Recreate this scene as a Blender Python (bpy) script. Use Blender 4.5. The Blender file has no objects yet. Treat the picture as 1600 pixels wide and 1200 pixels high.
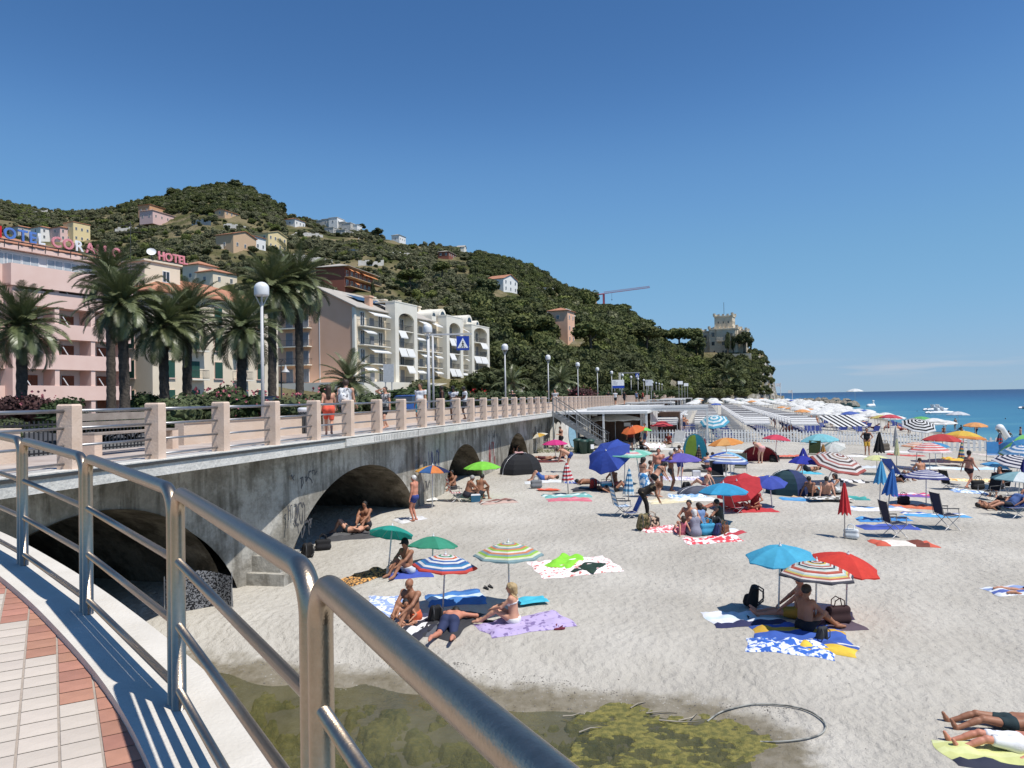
import bpy, math, random
import numpy as np
from mathutils import Vector, Matrix, Quaternion
# ------------------------------------------------------------------ camera, sky, sun, exposure
SC = bpy.context.scene
COL = SC.collection
CAMZ = 5.8
FPX, PITCH, ROLL = 1200.0, math.atan(21/1200), math.atan(0.0167)
F_ = Vector((0, math.cos(PITCH), math.sin(PITCH)))
U0 = Vector((0, -math.sin(PITCH), math.cos(PITCH)))
R0 = Vector((1, 0, 0))
RT = math.cos(ROLL)*R0 - math.sin(ROLL)*U0
UP = math.sin(ROLL)*R0 + math.cos(ROLL)*U0
camd = bpy.data.cameras.new('camera')
camd.sensor_width = 36.0
camd.lens = 27.0
camd.clip_start = 0.05
camd.clip_end = 60000
cam = bpy.data.objects.new('camera', camd)
COL.objects.link(cam)
cam.matrix_world = Matrix(((RT.x, UP.x, -F_.x, 0), (RT.y, UP.y, -F_.y, 0), (RT.z, UP.z, -F_.z, CAMZ), (0, 0, 0, 1)))
SC.camera = cam
SUN_EL, SUN_AZ = math.radians(61.5), math.atan2(.82, -.572)   # azimuth from +Y towards +X
world = bpy.data.worlds.new('World')
SC.world = world
world.use_nodes = True
wt = world.node_tree
wt.nodes.clear()
sky = wt.nodes.new('ShaderNodeTexSky')
sky.sky_type = 'NISHITA'
sky.sun_disc = False
sky.sun_elevation = SUN_EL
sky.sun_rotation = SUN_AZ
sky.altitude = 0
sky.air_density = 1.0
sky.dust_density = 0.0
sky.ozone_density = 6.0
bg = wt.nodes.new('ShaderNodeBackground')
bg.inputs[1].default_value = 0.12
wo = wt.nodes.new('ShaderNodeOutputWorld')
def _vm(src, k):
	q = wt.nodes.new('ShaderNodeVectorMath'); q.operation = 'SCALE'; q.inputs['Scale'].default_value = k
	wt.links.new(src, q.inputs[0]); return q.outputs[0]
cv = wt.nodes.new('ShaderNodeRGBCurve')      # clear-air colour response: deep blue above, pale blue at the horizon
for ch, pts in ((0, ((0, 0), (.115, .062), (.18, .135), (.30, .205), (1, .37))), (1, ((0, 0), (.216, .170), (.33, .32), (.50, .425), (1, .50))), (2, ((0, 0), (.43, .41), (.585, .61), (.745, .68), (1, .80)))):
	c_ = cv.mapping.curves[ch]
	c_.points[0].location = pts[0]; c_.points[1].location = pts[-1]
	for p_ in pts[1:-1]: c_.points.new(*p_)
cv.mapping.update()
wt.links.new(_vm(sky.outputs[0], .12), cv.inputs['Color'])
wc = wt.nodes.new('ShaderNodeTexCoord')      # faint low cloud bank just above the sea horizon
wm = wt.nodes.new('ShaderNodeMapping'); wm.inputs['Scale'].default_value = (7, 7, 90); wm.inputs['Location'].default_value = (1.7, 0, 0)
wn_ = wt.nodes.new('ShaderNodeTexNoise'); wn_.inputs['Scale'].default_value = 1.0; wn_.inputs['Detail'].default_value = 6
wt.links.new(wc.outputs['Generated'], wm.inputs['Vector']); wt.links.new(wm.outputs[0], wn_.inputs['Vector'])
ws = wt.nodes.new('ShaderNodeSeparateXYZ'); wt.links.new(wc.outputs['Generated'], ws.inputs[0])
wb = wt.nodes.new('ShaderNodeValToRGB'); we = wb.color_ramp.elements
we[0].position, we[0].color = .012, (0, 0, 0, 1); we[1].position, we[1].color = .042, (0, 0, 0, 1)
q_ = we.new(.024); q_.color = (1, 1, 1, 1); q_ = we.new(.030); q_.color = (1, 1, 1, 1)
wt.links.new(ws.outputs['Z'], wb.inputs['Fac'])
wr_ = wt.nodes.new('ShaderNodeMapRange'); wr_.inputs['From Min'].default_value = .50; wr_.inputs['From Max'].default_value = .72; wr_.inputs['To Max'].default_value = .55
wt.links.new(wn_.outputs['Fac'], wr_.inputs['Value'])
wk = wt.nodes.new('ShaderNodeMath'); wk.operation = 'MULTIPLY'
wt.links.new(wb.outputs[0], wk.inputs[0]); wt.links.new(wr_.outputs[0], wk.inputs[1])
wx = wt.nodes.new('ShaderNodeMix'); wx.data_type = 'RGBA'; wx.inputs[7].default_value = (.56, .60, .68, 1)
wt.links.new(wk.outputs[0], wx.inputs[0]); wt.links.new(cv.outputs[0], wx.inputs[6])
wt.links.new(_vm(wx.outputs[2], 1/.12), bg.inputs[0])
wt.links.new(bg.outputs[0], wo.inputs[0])
sund = bpy.data.lights.new('sun', 'SUN')
sund.energy = 5.0
sund.angle = math.radians(0.53)
sund.color = (1.0, 0.955, 0.89)
sun = bpy.data.objects.new('sun', sund)
COL.objects.link(sun)
tosun = Vector((math.sin(SUN_AZ)*math.cos(SUN_EL), math.cos(SUN_AZ)*math.cos(SUN_EL), math.sin(SUN_EL)))
sun.rotation_euler = tosun.to_track_quat('Z', 'Y').to_euler()
sun.location = (60, -30, 80)
SC.render.engine = 'CYCLES'
SC.cycles.use_denoising = True
SC.cycles.max_bounces = 7
SC.cycles.diffuse_bounces = 3
SC.cycles.glossy_bounces = 3
SC.cycles.transmission_bounces = 4
SC.cycles.transparent_max_bounces = 6
SC.cycles.caustics_reflective = False
SC.cycles.caustics_refractive = False
SC.view_settings.view_transform = 'Standard'
SC.view_settings.look = 'None'
SC.view_settings.exposure = 0.0
SC.view_settings.gamma = 1.0
SC.view_settings.use_curve_mapping = False
rnd = random.Random(7)
nrs = np.random.RandomState(11)
# ------------------------------------------------------------------ helpers
def lin(h):
	if not isinstance(h, str):
		return tuple(h)
	h = h.lstrip('#')
	o = []
	for i in (0, 2, 4):
		c = int(h[i:i+2], 16)/255
		o.append(c/12.92 if c <= .04045 else ((c+.055)/1.055)**2.4)
	return tuple(o)
MATS = {}
def mat(name, col, rough=.7, var=.12, scale=6.0, bump=0.0, bscale=None, metal=0.0, col2=None, transl=0.0, spec=None,
		objvar=0.0, detail=4, thresh=None, coord='Object'):
	if name in MATS:
		return MATS[name]
	m = bpy.data.materials.new(name)
	m.use_nodes = True
	nt = m.node_tree
	N, L = nt.nodes, nt.links
	b = N['Principled BSDF']
	out = N['Material Output']
	c = lin(col)
	b.inputs['Roughness'].default_value = rough
	b.inputs['Metallic'].default_value = metal
	if spec is not None:
		b.inputs['Specular IOR Level'].default_value = spec
	tc = N.new('ShaderNodeTexCoord')
	nz = N.new('ShaderNodeTexNoise')
	nz.inputs['Scale'].default_value = scale
	nz.inputs['Detail'].default_value = detail
	L.new(tc.outputs[coord], nz.inputs['Vector'])
	rp = N.new('ShaderNodeValToRGB')
	if thresh:
		rp.color_ramp.elements[0].position, rp.color_ramp.elements[1].position = thresh
	else:
		rp.color_ramp.elements[0].position, rp.color_ramp.elements[1].position = .3, .7
	if col2 is not None:
		c2 = lin(col2)
		rp.color_ramp.elements[0].color = (*c, 1)
		rp.color_ramp.elements[1].color = (*c2, 1)
	else:
		rp.color_ramp.elements[0].color = (*[x*(1-var) for x in c], 1)
		rp.color_ramp.elements[1].color = (*[min(1, x*(1+var)) for x in c], 1)
	L.new(nz.outputs['Fac'], rp.inputs['Fac'])
	cs = rp.outputs['Color']
	if objvar:
		oi = N.new('ShaderNodeObjectInfo')
		hs = N.new('ShaderNodeHueSaturation')
		mr = N.new('ShaderNodeMapRange')
		mr.inputs['To Min'].default_value = 1-objvar
		mr.inputs['To Max'].default_value = 1+objvar
		L.new(oi.outputs['Random'], mr.inputs['Value'])
		L.new(mr.outputs[0], hs.inputs['Value'])
		mh = N.new('ShaderNodeMapRange')
		mh.inputs['To Min'].default_value = .5-objvar*.04
		mh.inputs['To Max'].default_value = .5+objvar*.04
		fr = N.new('ShaderNodeMath'); fr.operation = 'FRACT'
		mu = N.new('ShaderNodeMath'); mu.operation = 'MULTIPLY'; mu.inputs[1].default_value = 7.31
		L.new(oi.outputs['Random'], mu.inputs[0]); L.new(mu.outputs[0], fr.inputs[0])
		L.new(fr.outputs[0], mh.inputs['Value'])
		L.new(mh.outputs[0], hs.inputs['Hue'])
		L.new(cs, hs.inputs['Color'])
		cs = hs.outputs['Color']
	L.new(cs, b.inputs['Base Color'])
	if bump:
		n2 = N.new('ShaderNodeTexNoise')
		n2.inputs['Scale'].default_value = bscale or scale*3
		n2.inputs['Detail'].default_value = 5
		L.new(tc.outputs[coord], n2.inputs['Vector'])
		bp = N.new('ShaderNodeBump')
		bp.inputs['Strength'].default_value = 1
		bp.inputs['Distance'].default_value = bump
		L.new(n2.outputs['Fac'], bp.inputs['Height'])
		L.new(bp.outputs[0], b.inputs['Normal'])
	if transl:
		t = N.new('ShaderNodeBsdfTranslucent')
		L.new(cs, t.inputs['Color'])
		mx = N.new('ShaderNodeMixShader')
		mx.inputs[0].default_value = transl
		L.new(b.outputs[0], mx.inputs[1]); L.new(t.outputs[0], mx.inputs[2])
		L.new(mx.outputs[0], out.inputs['Surface'])
	MATS[name] = m
	return m
def cloth(col, transl=.25, rough=.85):
	k = 'cloth_'+(col if isinstance(col, str) else '%.2f_%.2f_%.2f' % col)+('_t' if transl else '')
	c = lin(col); g_ = sum(c)/3
	return mat(k, tuple((x*.9+g_*.1)*.84 for x in c), rough, var=.09, scale=7, bump=.004, bscale=60, transl=transl)
class MB:
	def __init__(s):
		s.v, s.f, s.m = [], [], []
	def add(s, vs, fs, mi=0):
		o = len(s.v)
		s.v.extend([tuple(p) for p in vs])
		for f in fs:
			s.f.append([i+o for i in f]); s.m.append(mi)
	def box(s, c, d, mi=0, M=None, taper=1.0, rz=0):
		x, y, z = d[0]/2, d[1]/2, d[2]/2
		vs = []
		for k, (a, b, e) in enumerate([(-1,-1,-1),(1,-1,-1),(1,1,-1),(-1,1,-1),(-1,-1,1),(1,-1,1),(1,1,1),(-1,1,1)]):
			t = taper if e > 0 else 1
			p = Vector((a*x*t, b*y*t, e*z))
			if rz: p = Matrix.Rotation(rz, 3, 'Z') @ p
			if M: p = M @ p
			vs.append(p+Vector(c))
		s.add(vs, [(0,3,2,1),(4,5,6,7),(0,1,5,4),(1,2,6,5),(2,3,7,6),(3,0,4,7)], mi)
	def b2(s, x0, x1, y0, y1, z0, z1, mi=0):
		s.box(((x0+x1)/2, (y0+y1)/2, (z0+z1)/2), (abs(x1-x0), abs(y1-y0), abs(z1-z0)), mi)
	def cyl(s, p0, p1, r0, r1=None, n=10, mi=0, caps=True):
		r1 = r0 if r1 is None else r1
		p0, p1 = Vector(p0), Vector(p1)
		q = (p1-p0).to_track_quat('Z', 'Y').to_matrix()
		vs = []
		for p, r in ((p0, r0), (p1, r1)):
			for i in range(n):
				a = 2*math.pi*i/n
				vs.append(p + q @ Vector((r*math.cos(a), r*math.sin(a), 0)))
		fs = [(i, (i+1) % n, n+(i+1) % n, n+i) for i in range(n)]
		if caps:
			fs += [tuple(range(n-1, -1, -1)), tuple(range(n, 2*n))]
		s.add(vs, fs, mi)
	def tube(s, pts, r, n=8, mi=0, caps=True, radii=None):
		pts = [Vector(p) for p in pts]
		o = len(s.v)
		up = None
		for k, p in enumerate(pts):
			t = (pts[min(k+1, len(pts)-1)]-pts[max(k-1, 0)]).normalized()
			if up is None:
				up = Vector((0, 0, 1)) if abs(t.z) < .9 else Vector((1, 0, 0))
			up = (up-t*up.dot(t)).normalized()
			sd = t.cross(up)
			rr = radii[k] if radii else r
			for i in range(n):
				a = 2*math.pi*i/n
				s.v.append(tuple(p+up*(rr*math.cos(a))+sd*(rr*math.sin(a))))
		for k in range(len(pts)-1):
			for i in range(n):
				s.f.append([o+k*n+i, o+k*n+(i+1) % n, o+(k+1)*n+(i+1) % n, o+(k+1)*n+i]); s.m.append(mi)
		if caps:
			s.f.append([o+i for i in range(n)]); s.m.append(mi)
			e = o+(len(pts)-1)*n
			s.f.append([e+i for i in range(n-1, -1, -1)]); s.m.append(mi)
	def lathe(s, prof, c=(0, 0, 0), n=16, mi=0):
		o = len(s.v)
		for r, z in prof:
			for i in range(n):
				a = 2*math.pi*i/n
				s.v.append((c[0]+r*math.cos(a), c[1]+r*math.sin(a), c[2]+z))
		for k in range(len(prof)-1):
			for i in range(n):
				s.f.append([o+k*n+i, o+k*n+(i+1) % n, o+(k+1)*n+(i+1) % n, o+(k+1)*n+i]); s.m.append(mi)
	def prism(s, poly, y0, y1, mi=0, axis='y'):
		n = len(poly)
		if axis == 'y':
			vs = [(a, y0, b) for a, b in poly]+[(a, y1, b) for a, b in poly]
		elif axis == 'x':
			vs = [(y0, a, b) for a, b in poly]+[(y1, a, b) for a, b in poly]
		else:
			vs = [(a, b, y0) for a, b in poly]+[(a, b, y1) for a, b in poly]
		s.add(vs, [tuple(range(n)), tuple(range(2*n-1, n-1, -1))]+[(i, n+i, n+(i+1) % n, (i+1) % n) for i in range(n)], mi)
	def mesh(s, name, mats, smooth=False):
		me = bpy.data.meshes.new(name)
		me.from_pydata(s.v, [], s.f)
		if not isinstance(mats, (list, tuple)): mats = [mats]
		for m in mats: me.materials.append(m)
		if len(mats) > 1: me.polygons.foreach_set('material_index', s.m)
		if smooth: me.polygons.foreach_set('use_smooth', [True]*len(s.f))
		me.update()
		return me
	def build(s, name, mats, parent=None, smooth=False, loc=None, rz=0):
		return link(name, s.mesh(name, mats, smooth), parent, loc, rz)
KIDS = {}
def link(name, me, parent=None, loc=None, rz=0, scale=None, rot=None):
	o = bpy.data.objects.new(name, me)
	COL.objects.link(o)
	if parent:
		o.parent = parent
		KIDS.setdefault(parent.as_pointer(), []).append(o)
	if loc is not None: o.location = loc
	if rz: o.rotation_euler = (0, 0, rz)
	if rot is not None: o.rotation_euler = rot
	if scale is not None: o.scale = scale if not isinstance(scale, (int, float)) else (scale,)*3
	return o
def tag(o, label=None, cat=None, group=None, kind=None):
	if label: o['label'] = label
	if cat: o['category'] = cat
	if group: o['group'] = group
	if kind: o['kind'] = kind
	return o
def thing(name, label, cat, loc=(0, 0, 0), rz=0, group=None):
	return tag(link(name, None, None, loc, rz), label, cat, group)
def copy_tree(o, parent=None):
	c = o.copy()
	COL.objects.link(c)
	c.parent = parent
	if parent: KIDS.setdefault(parent.as_pointer(), []).append(c)
	for ch in KIDS.get(o.as_pointer(), []): copy_tree(ch, c)
	return c
def npmesh(name, V, Fq, mats, smooth=True):
	me = bpy.data.meshes.new(name)
	V = np.asarray(V, np.float32); Fq = np.asarray(Fq, np.int32)
	k = Fq.shape[1]
	me.vertices.add(len(V)); me.vertices.foreach_set('co', V.ravel())
	me.loops.add(Fq.size); me.loops.foreach_set('vertex_index', Fq.ravel())
	me.polygons.add(len(Fq)); me.polygons.foreach_set('loop_start', np.arange(0, Fq.size, k, dtype=np.int32))
	me.polygons.foreach_set('use_smooth', np.full(len(Fq), smooth))
	me.update(calc_edges=True)
	for m in (mats if isinstance(mats, (list, tuple)) else [mats]): me.materials.append(m)
	return me
def grid_faces(nr, nc):
	i = np.arange(nr-1)[:, None]*nc+np.arange(nc-1)[None, :]
	return np.stack([i, i+1, i+nc+1, i+nc], -1).reshape(-1, 4)
# ------------------------------------------------------------------ photograph pixel -> place in the world
def ray(px, py):
	d = F_*FPX + RT*(px-800) + UP*(600-py)
	return d/d.y
def onY(px, py, Y):
	d = ray(px, py)
	return Vector((d.x*Y, Y, CAMZ+d.z*Y))
def onZ(px, py, z):
	d = ray(px, py)
	t = (z-CAMZ)/d.z
	return Vector((d.x*t, t, z))
def hor(px):
	return 621-(px-800)*.0167
SHY = [0, 20, 40, 60, 78, 94, 121, 159, 225, 330, 380, 460]
SHX = [40, 44, 47.5, 50, 51.9, 55, 63.6, 77, 99.5, 135, 150, 172]
ZBY = [5, 11, 16, 20, 28, 34, 45, 55, 460]
ZBZ = [.55, .62, .85, 1.0, 1.4, 1.6, 1.85, 2.05, 2.05]
POOLPX = [(250, 1040), (300, 1046), (460, 1060), (600, 1070), (750, 1090), (860, 1102), (1000, 1106), (1100, 1116), (1165, 1140), (1205, 1165), (1216, 1200), (1180, 1300), (900, 1500), (300, 1500), (100, 1200), (180, 1080)]
POOLZ = .47
POOL = np.array([tuple(onZ(a, b, POOLZ))[:2] for a, b in POOLPX])
def pool_sd(X, Y):
	X = np.asarray(X, float); Y = np.asarray(Y, float)
	d = np.full(X.shape, 1e9); ins = np.zeros(X.shape, bool)
	n = len(POOL)
	for i in range(n):
		ax, ay = POOL[i]; bx, by = POOL[(i+1) % n]
		ex, ey = bx-ax, by-ay
		t = np.clip(((X-ax)*ex+(Y-ay)*ey)/(ex*ex+ey*ey), 0, 1)
		d = np.minimum(d, np.hypot(X-ax-t*ex, Y-ay-t*ey))
		c = ((ay > Y) != (by > Y)) & (X < (bx-ax)*(Y-ay)/(by-ay+1e-12)+ax)
		ins ^= c
	return np.where(ins, -d, d)
def promX(Y): return -11.08+.249*Y
def sand_z(X, Y):
	X = np.asarray(X, float); Y = np.asarray(Y, float)
	zb = np.interp(Y, ZBY, ZBZ)
	xp = promX(Y); xs = np.interp(Y, SHY, SHX)
	f = np.clip((X-xp)/(xs-xp), 0, 1.6)
	z = zb-zb*f**2.3
	z = z+.03*np.sin(X*.9+Y*.35)*np.cos(Y*.7-X*.2)+.02*np.sin(X*2.3-Y*1.1)
	if Y.ndim == 0 and (Y > 18.5 or X > 8): return z
	sd = pool_sd(X, Y) + .25*np.sin(X*1.9+1)*np.cos(Y*2.3) + .1*np.sin(X*5+Y*3)
	w = np.clip(sd/2.2, 0, 1); w = w*w*(3-2*w)
	zi = POOLZ-.32*np.clip(-sd/1.8, 0, 1)
	zs = (POOLZ)*(1-w)+np.maximum(z, POOLZ+.02)*w
	return np.where(Y > 22, z, np.where(sd < 0, zi, zs))
def G(px, py):
	d = ray(px, py)
	lo, hi = max(5.0, (2.2-CAMZ)/min(d.z, -.004)), 450.0
	prev = lo
	t = lo
	while t < hi:
		if CAMZ+d.z*t < float(sand_z(d.x*t, t)): break
		prev = t
		t *= 1.02
	lo, hi = prev, t
	for _ in range(24):
		mid = (lo+hi)/2
		if CAMZ+d.z*mid < float(sand_z(d.x*mid, mid)): hi = mid
		else: lo = mid
	return Vector((d.x*hi, hi, float(sand_z(d.x*hi, hi))))
def S(x, y):
	return Vector((x, y, float(sand_z(x, y))))
# ------------------------------------------------------------------ sand, sea, pool
def sand_material():
	m = bpy.data.materials.new('sand'); m.use_nodes = True
	nt = m.node_tree; N, L = nt.nodes, nt.links
	b = N['Principled BSDF']; b.inputs['Roughness'].default_value = .95
	b.inputs['Specular IOR Level'].default_value = .15
	tc = N.new('ShaderNodeTexCoord')
	def noise(scale, det=4, rough=.55, vec=None, dist=0):
		n = N.new('ShaderNodeTexNoise'); n.inputs['Scale'].default_value = scale
		n.inputs['Detail'].default_value = det; n.inputs['Roughness'].default_value = rough
		n.inputs['Distortion'].default_value = dist
		L.new(vec or tc.outputs['Object'], n.inputs['Vector']); return n
	def ramp(src, p0, c0, p1, c1):
		r = N.new('ShaderNodeValToRGB'); e = r.color_ramp.elements
		e[0].position, e[1].position = p0, p1
		e[0].color, e[1].color = (*c0, 1), (*c1, 1)
		L.new(src, r.inputs['Fac']); return r
	big = ramp(noise(.35, 5).outputs['Fac'], .3, (.40, .372, .32), .7, (.53, .50, .44))
	fine = ramp(noise(90, 3, .7).outputs['Fac'], .3, (.78, .78, .78), .7, (1.15, 1.15, 1.15))
	spk = ramp(noise(38, 2, .6).outputs['Fac'], .30, (.55, .53, .5), .38, (1, 1, 1))
	mu = N.new('ShaderNodeMix'); mu.data_type = 'RGBA'; mu.blend_type = 'MULTIPLY'; mu.inputs[0].default_value = 1
	L.new(big.outputs[0], mu.inputs[6]); L.new(fine.outputs[0], mu.inputs[7])
	mu2 = N.new('ShaderNodeMix'); mu2.data_type = 'RGBA'; mu2.blend_type = 'MULTIPLY'; mu2.inputs[0].default_value = .6
	L.new(mu.outputs[2], mu2.inputs[6]); L.new(spk.outputs[0], mu2.inputs[7])
	at = N.new('ShaderNodeAttribute'); at.attribute_name = 'wet'
	wn = N.new('ShaderNodeMath'); wn.operation = 'MULTIPLY_ADD'
	wnz = noise(2.2, 5, .65)
	L.new(wnz.outputs['Fac'], wn.inputs[0]); wn.inputs[1].default_value = .9
	L.new(at.outputs['Fac'], wn.inputs[2])
	wr = N.new('ShaderNodeMapRange'); wr.inputs['From Min'].default_value = .80; wr.inputs['From Max'].default_value = 1.15
	L.new(wn.outputs[0], wr.inputs['Value'])
	wetc = ramp(noise(3, 5, .7).outputs['Fac'], .35, (.17, .145, .095), .7, (.27, .24, .185))
	mx = N.new('ShaderNodeMix'); mx.data_type = 'RGBA'
	L.new(wr.outputs[0], mx.inputs[0]); L.new(mu2.outputs[2], mx.inputs[6]); L.new(wetc.outputs[0], mx.inputs[7])
	L.new(mx.outputs[2], b.inputs['Base Color'])
	rr = N.new('ShaderNodeMapRange'); rr.inputs['To Min'].default_value = .95; rr.inputs['To Max'].default_value = .55
	L.new(wr.outputs[0], rr.inputs['Value']); L.new(rr.outputs[0], b.inputs['Roughness'])
	mp = N.new('ShaderNodeMapping'); mp.inputs['Scale'].default_value = (1.0, .75, 1); mp.inputs['Rotation'].default_value = (0, 0, .5)
	L.new(tc.outputs['Object'], mp.inputs['Vector'])
	foot = noise(6.5, 4, .55, mp.outputs[0], .3)
	vo = N.new('ShaderNodeTexVoronoi'); vo.feature = 'SMOOTH_F1'; vo.inputs['Scale'].default_value = 5.2
	vo.inputs['Smoothness'].default_value = .6
	L.new(mp.outputs[0], vo.inputs['Vector'])
	ad = N.new('ShaderNodeMath'); ad.operation = 'ADD'
	L.new(foot.outputs['Fac'], ad.inputs[0])
	vm = N.new('ShaderNodeMath'); vm.operation = 'MULTIPLY'; vm.inputs[1].default_value = .55
	L.new(vo.outputs['Distance'], vm.inputs[0]); L.new(vm.outputs[0], ad.inputs[1])
	bp = N.new('ShaderNodeBump'); bp.inputs['Strength'].default_value = 1; 
	fd = N.new('ShaderNodeMapRange'); fd.inputs['To Min'].default_value = .068; fd.inputs['To Max'].default_value = .03
	L.new(wr.outputs[0], fd.inputs['Value']); L.new(fd.outputs[0], bp.inputs['Distance'])
	L.new(ad.outputs[0], bp.inputs['Height'])
	bp2 = N.new('ShaderNodeBump'); bp2.inputs['Strength'].default_value = .7; bp2.inputs['Distance'].default_value = .012
	L.new(noise(45, 3, .6).outputs['Fac'], bp2.inputs['Height']); L.new(bp.outputs[0], bp2.inputs['Normal'])
	L.new(bp2.outputs[0], b.inputs['Normal'])
	return m
ys = [3.0]
while ys[-1] < 460: ys.append(ys[-1]+max(.13, ys[-1]*.0085))
ys = np.array(ys)
fs = np.concatenate([np.linspace(-.45, -.02, 34), np.linspace(0, .72, 230), np.linspace(.735, 1.35, 60)])
YY, FF = np.meshgrid(ys, fs, indexing='ij')
XX = promX(YY)+FF*(np.interp(YY, SHY, SHX)-promX(YY))
ZZ = sand_z(XX, YY)
me = npmesh('sand', np.stack([XX, YY, ZZ], -1).reshape(-1, 3), grid_faces(len(ys), len(fs)), sand_material())
wet = np.maximum(1-np.clip((pool_sd(XX, YY)-.05)/1.9, 0, 1), 1-np.clip(np.abs(ZZ)/.25, 0, 1)*(YY > 30))
wet = np.where((YY < 30), np.maximum(1-np.clip(pool_sd(XX, YY)/1.15, 0, 1), 0), np.clip(1-(ZZ-.1)/.35, 0, 1))
a = me.attributes.new('wet', 'FLOAT', 'POINT'); a.data.foreach_set('value', wet.astype(np.float32).ravel())
tag(link('sand', me), 'pale grey sand beach trampled with footprints', None, None, 'structure')
def sea_material():
	m = bpy.data.materials.new('sea_water'); m.use_nodes = True
	nt = m.node_tree; N, L = nt.nodes, nt.links
	b = N['Principled BSDF']; b.inputs['Roughness'].default_value = .32
	b.inputs['Specular IOR Level'].default_value = .28
	at = N.new('ShaderNodeAttribute'); at.attribute_name = 'depth'
	r = N.new('ShaderNodeValToRGB'); e = r.color_ramp.elements
	e[0].position = 0; e[0].color = (*lin('#4f8694'), 1)
	e[1].position = 1; e[1].color = (*lin('#0d2850'), 1)
	for p, c in ((.05, '#33718a'), (.3, '#1f5678'), (.6, '#163f68')):
		q = e.new(p); q.color = (*lin(c), 1)
	tc = N.new('ShaderNodeTexCoord')
	mp = N.new('ShaderNodeMapping'); mp.inputs['Scale'].default_value = (.012, .05, 1)
	L.new(tc.outputs['Object'], mp.inputs['Vector'])
	nz = N.new('ShaderNodeTexNoise'); nz.inputs['Scale'].default_value = 1.0; nz.inputs['Detail'].default_value = 6
	L.new(mp.outputs[0], nz.inputs['Vector'])
	ma = N.new('ShaderNodeMath'); ma.operation = 'MULTIPLY_ADD'; ma.inputs[1].default_value = .3
	sb = N.new('ShaderNodeMath'); sb.operation = 'SUBTRACT'; sb.inputs[1].default_value = .15
	L.new(nz.outputs['Fac'], ma.inputs[0]); L.new(at.outputs['Fac'], ma.inputs[2]); L.new(ma.outputs[0], sb.inputs[0])
	L.new(sb.outputs[0], r.inputs['Fac']); L.new(r.outputs[0], b.inputs['Base Color'])
	n2 = N.new('ShaderNodeTexNoise'); n2.inputs['Scale'].default_value = .8; n2.inputs['Detail'].default_value = 5
	m2 = N.new('ShaderNodeMapping'); m2.inputs['Scale'].default_value = (.5, 1, 1)
	L.new(tc.outputs['Object'], m2.inputs['Vector']); L.new(m2.outputs[0], n2.inputs['Vector'])
	bp = N.new('ShaderNodeBump'); bp.inputs['Distance'].default_value = .22; bp.inputs['Strength'].default_value = 1
	L.new(n2.outputs['Fac'], bp.inputs['Height']); L.new(bp.outputs[0], b.inputs['Normal'])
	return m
sy = np.concatenate([np.linspace(-60, 460, 120), 460*np.geomspace(1.02, 60, 60)])
so = np.concatenate([[-14, -6, -2, 0, 1, 2, 4, 7, 11, 16, 24, 36, 55, 80, 120, 180, 260, 400, 600, 1000, 2000, 5000, 12000, 28000]])
SY, SO = np.meshgrid(sy, so, indexing='ij')
shx = np.where(SY <= 460, np.interp(SY, SHY, SHX), 172+(SY-460)*.1)
SX = shx+SO
depth = np.clip(1-np.exp(-np.maximum(SO, 0)/330-np.maximum(SY-300, 0)/2600), 0, 1)
me = npmesh('sea', np.stack([SX, SY, np.zeros_like(SX)], -1).reshape(-1, 3), grid_faces(len(sy), len(so)), sea_material())
a = me.attributes.new('depth', 'FLOAT', 'POINT'); a.data.foreach_set('value', depth.astype(np.float32).ravel())
tag(link('sea', me), 'blue green sea reaching the horizon', None, None, 'structure')
pw = bpy.data.materials.new('pool_water'); pw.use_nodes = True
b = pw.node_tree.nodes['Principled BSDF']
b.inputs['Roughness'].default_value = .08
b.inputs['Transmission Weight'].default_value = .0
b.inputs['Alpha'].default_value = .5
N, L = pw.node_tree.nodes, pw.node_tree.links
tc = N.new('ShaderNodeTexCoord'); nz = N.new('ShaderNodeTexNoise'); nz.inputs['Scale'].default_value = .8; nz.inputs['Detail'].default_value = 6
L.new(tc.outputs['Object'], nz.inputs['Vector'])
r = N.new('ShaderNodeValToRGB'); e = r.color_ramp.elements
e[0].position, e[0].color = .35, (.07, .07, .025, 1)
e[1].position, e[1].color = .7, (.17, .155, .055, 1)
L.new(nz.outputs['Fac'], r.inputs['Fac']); L.new(r.outputs[0], b.inputs['Base Color'])
n2 = N.new('ShaderNodeTexNoise'); n2.inputs['Scale'].default_value = 9; L.new(tc.outputs['Object'], n2.inputs['Vector'])
bp = N.new('ShaderNodeBump'); bp.inputs['Distance'].default_value = .006; L.new(n2.outputs['Fac'], bp.inputs['Height']); L.new(bp.outputs[0], b.inputs['Normal'])
mb = MB()
cx, cy = POOL.mean(0)
ring = [(cx+(x-cx)*1.14, cy+(y-cy)*1.14, POOLZ-.03) for x, y in POOL]
mb.add([(cx, cy, POOLZ-.03)]+ring, [(0, i+1, (i+1) % len(ring)+1) for i in range(len(ring))])
tag(mb.build('pool_water', pw), 'murky green stagnant water at the stream mouth', None, None, 'structure')
alg = mat('algae', (.23, .20, .05), .9, col2=(.11, .11, .028), scale=9, bump=.03, bscale=40, thresh=(.38, .62))
def vnoise(X, Y, seed):
	r = np.random.RandomState(seed); T = r.rand(64, 64)
	xi, yi = np.floor(X).astype(int), np.floor(Y).astype(int)
	fx, fy = X-xi, Y-yi; fx = fx*fx*(3-2*fx); fy = fy*fy*(3-2*fy)
	g = lambda a, b: T[a % 64, b % 64]
	return (g(xi, yi)*(1-fx)+g(xi+1, yi)*fx)*(1-fy)+(g(xi, yi+1)*(1-fx)+g(xi+1, yi+1)*fx)*fy
ax_, ay_ = np.meshgrid(np.arange(-6.2, 5.0, .028), np.arange(9.6, 15.0, .028), indexing='ij')
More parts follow.
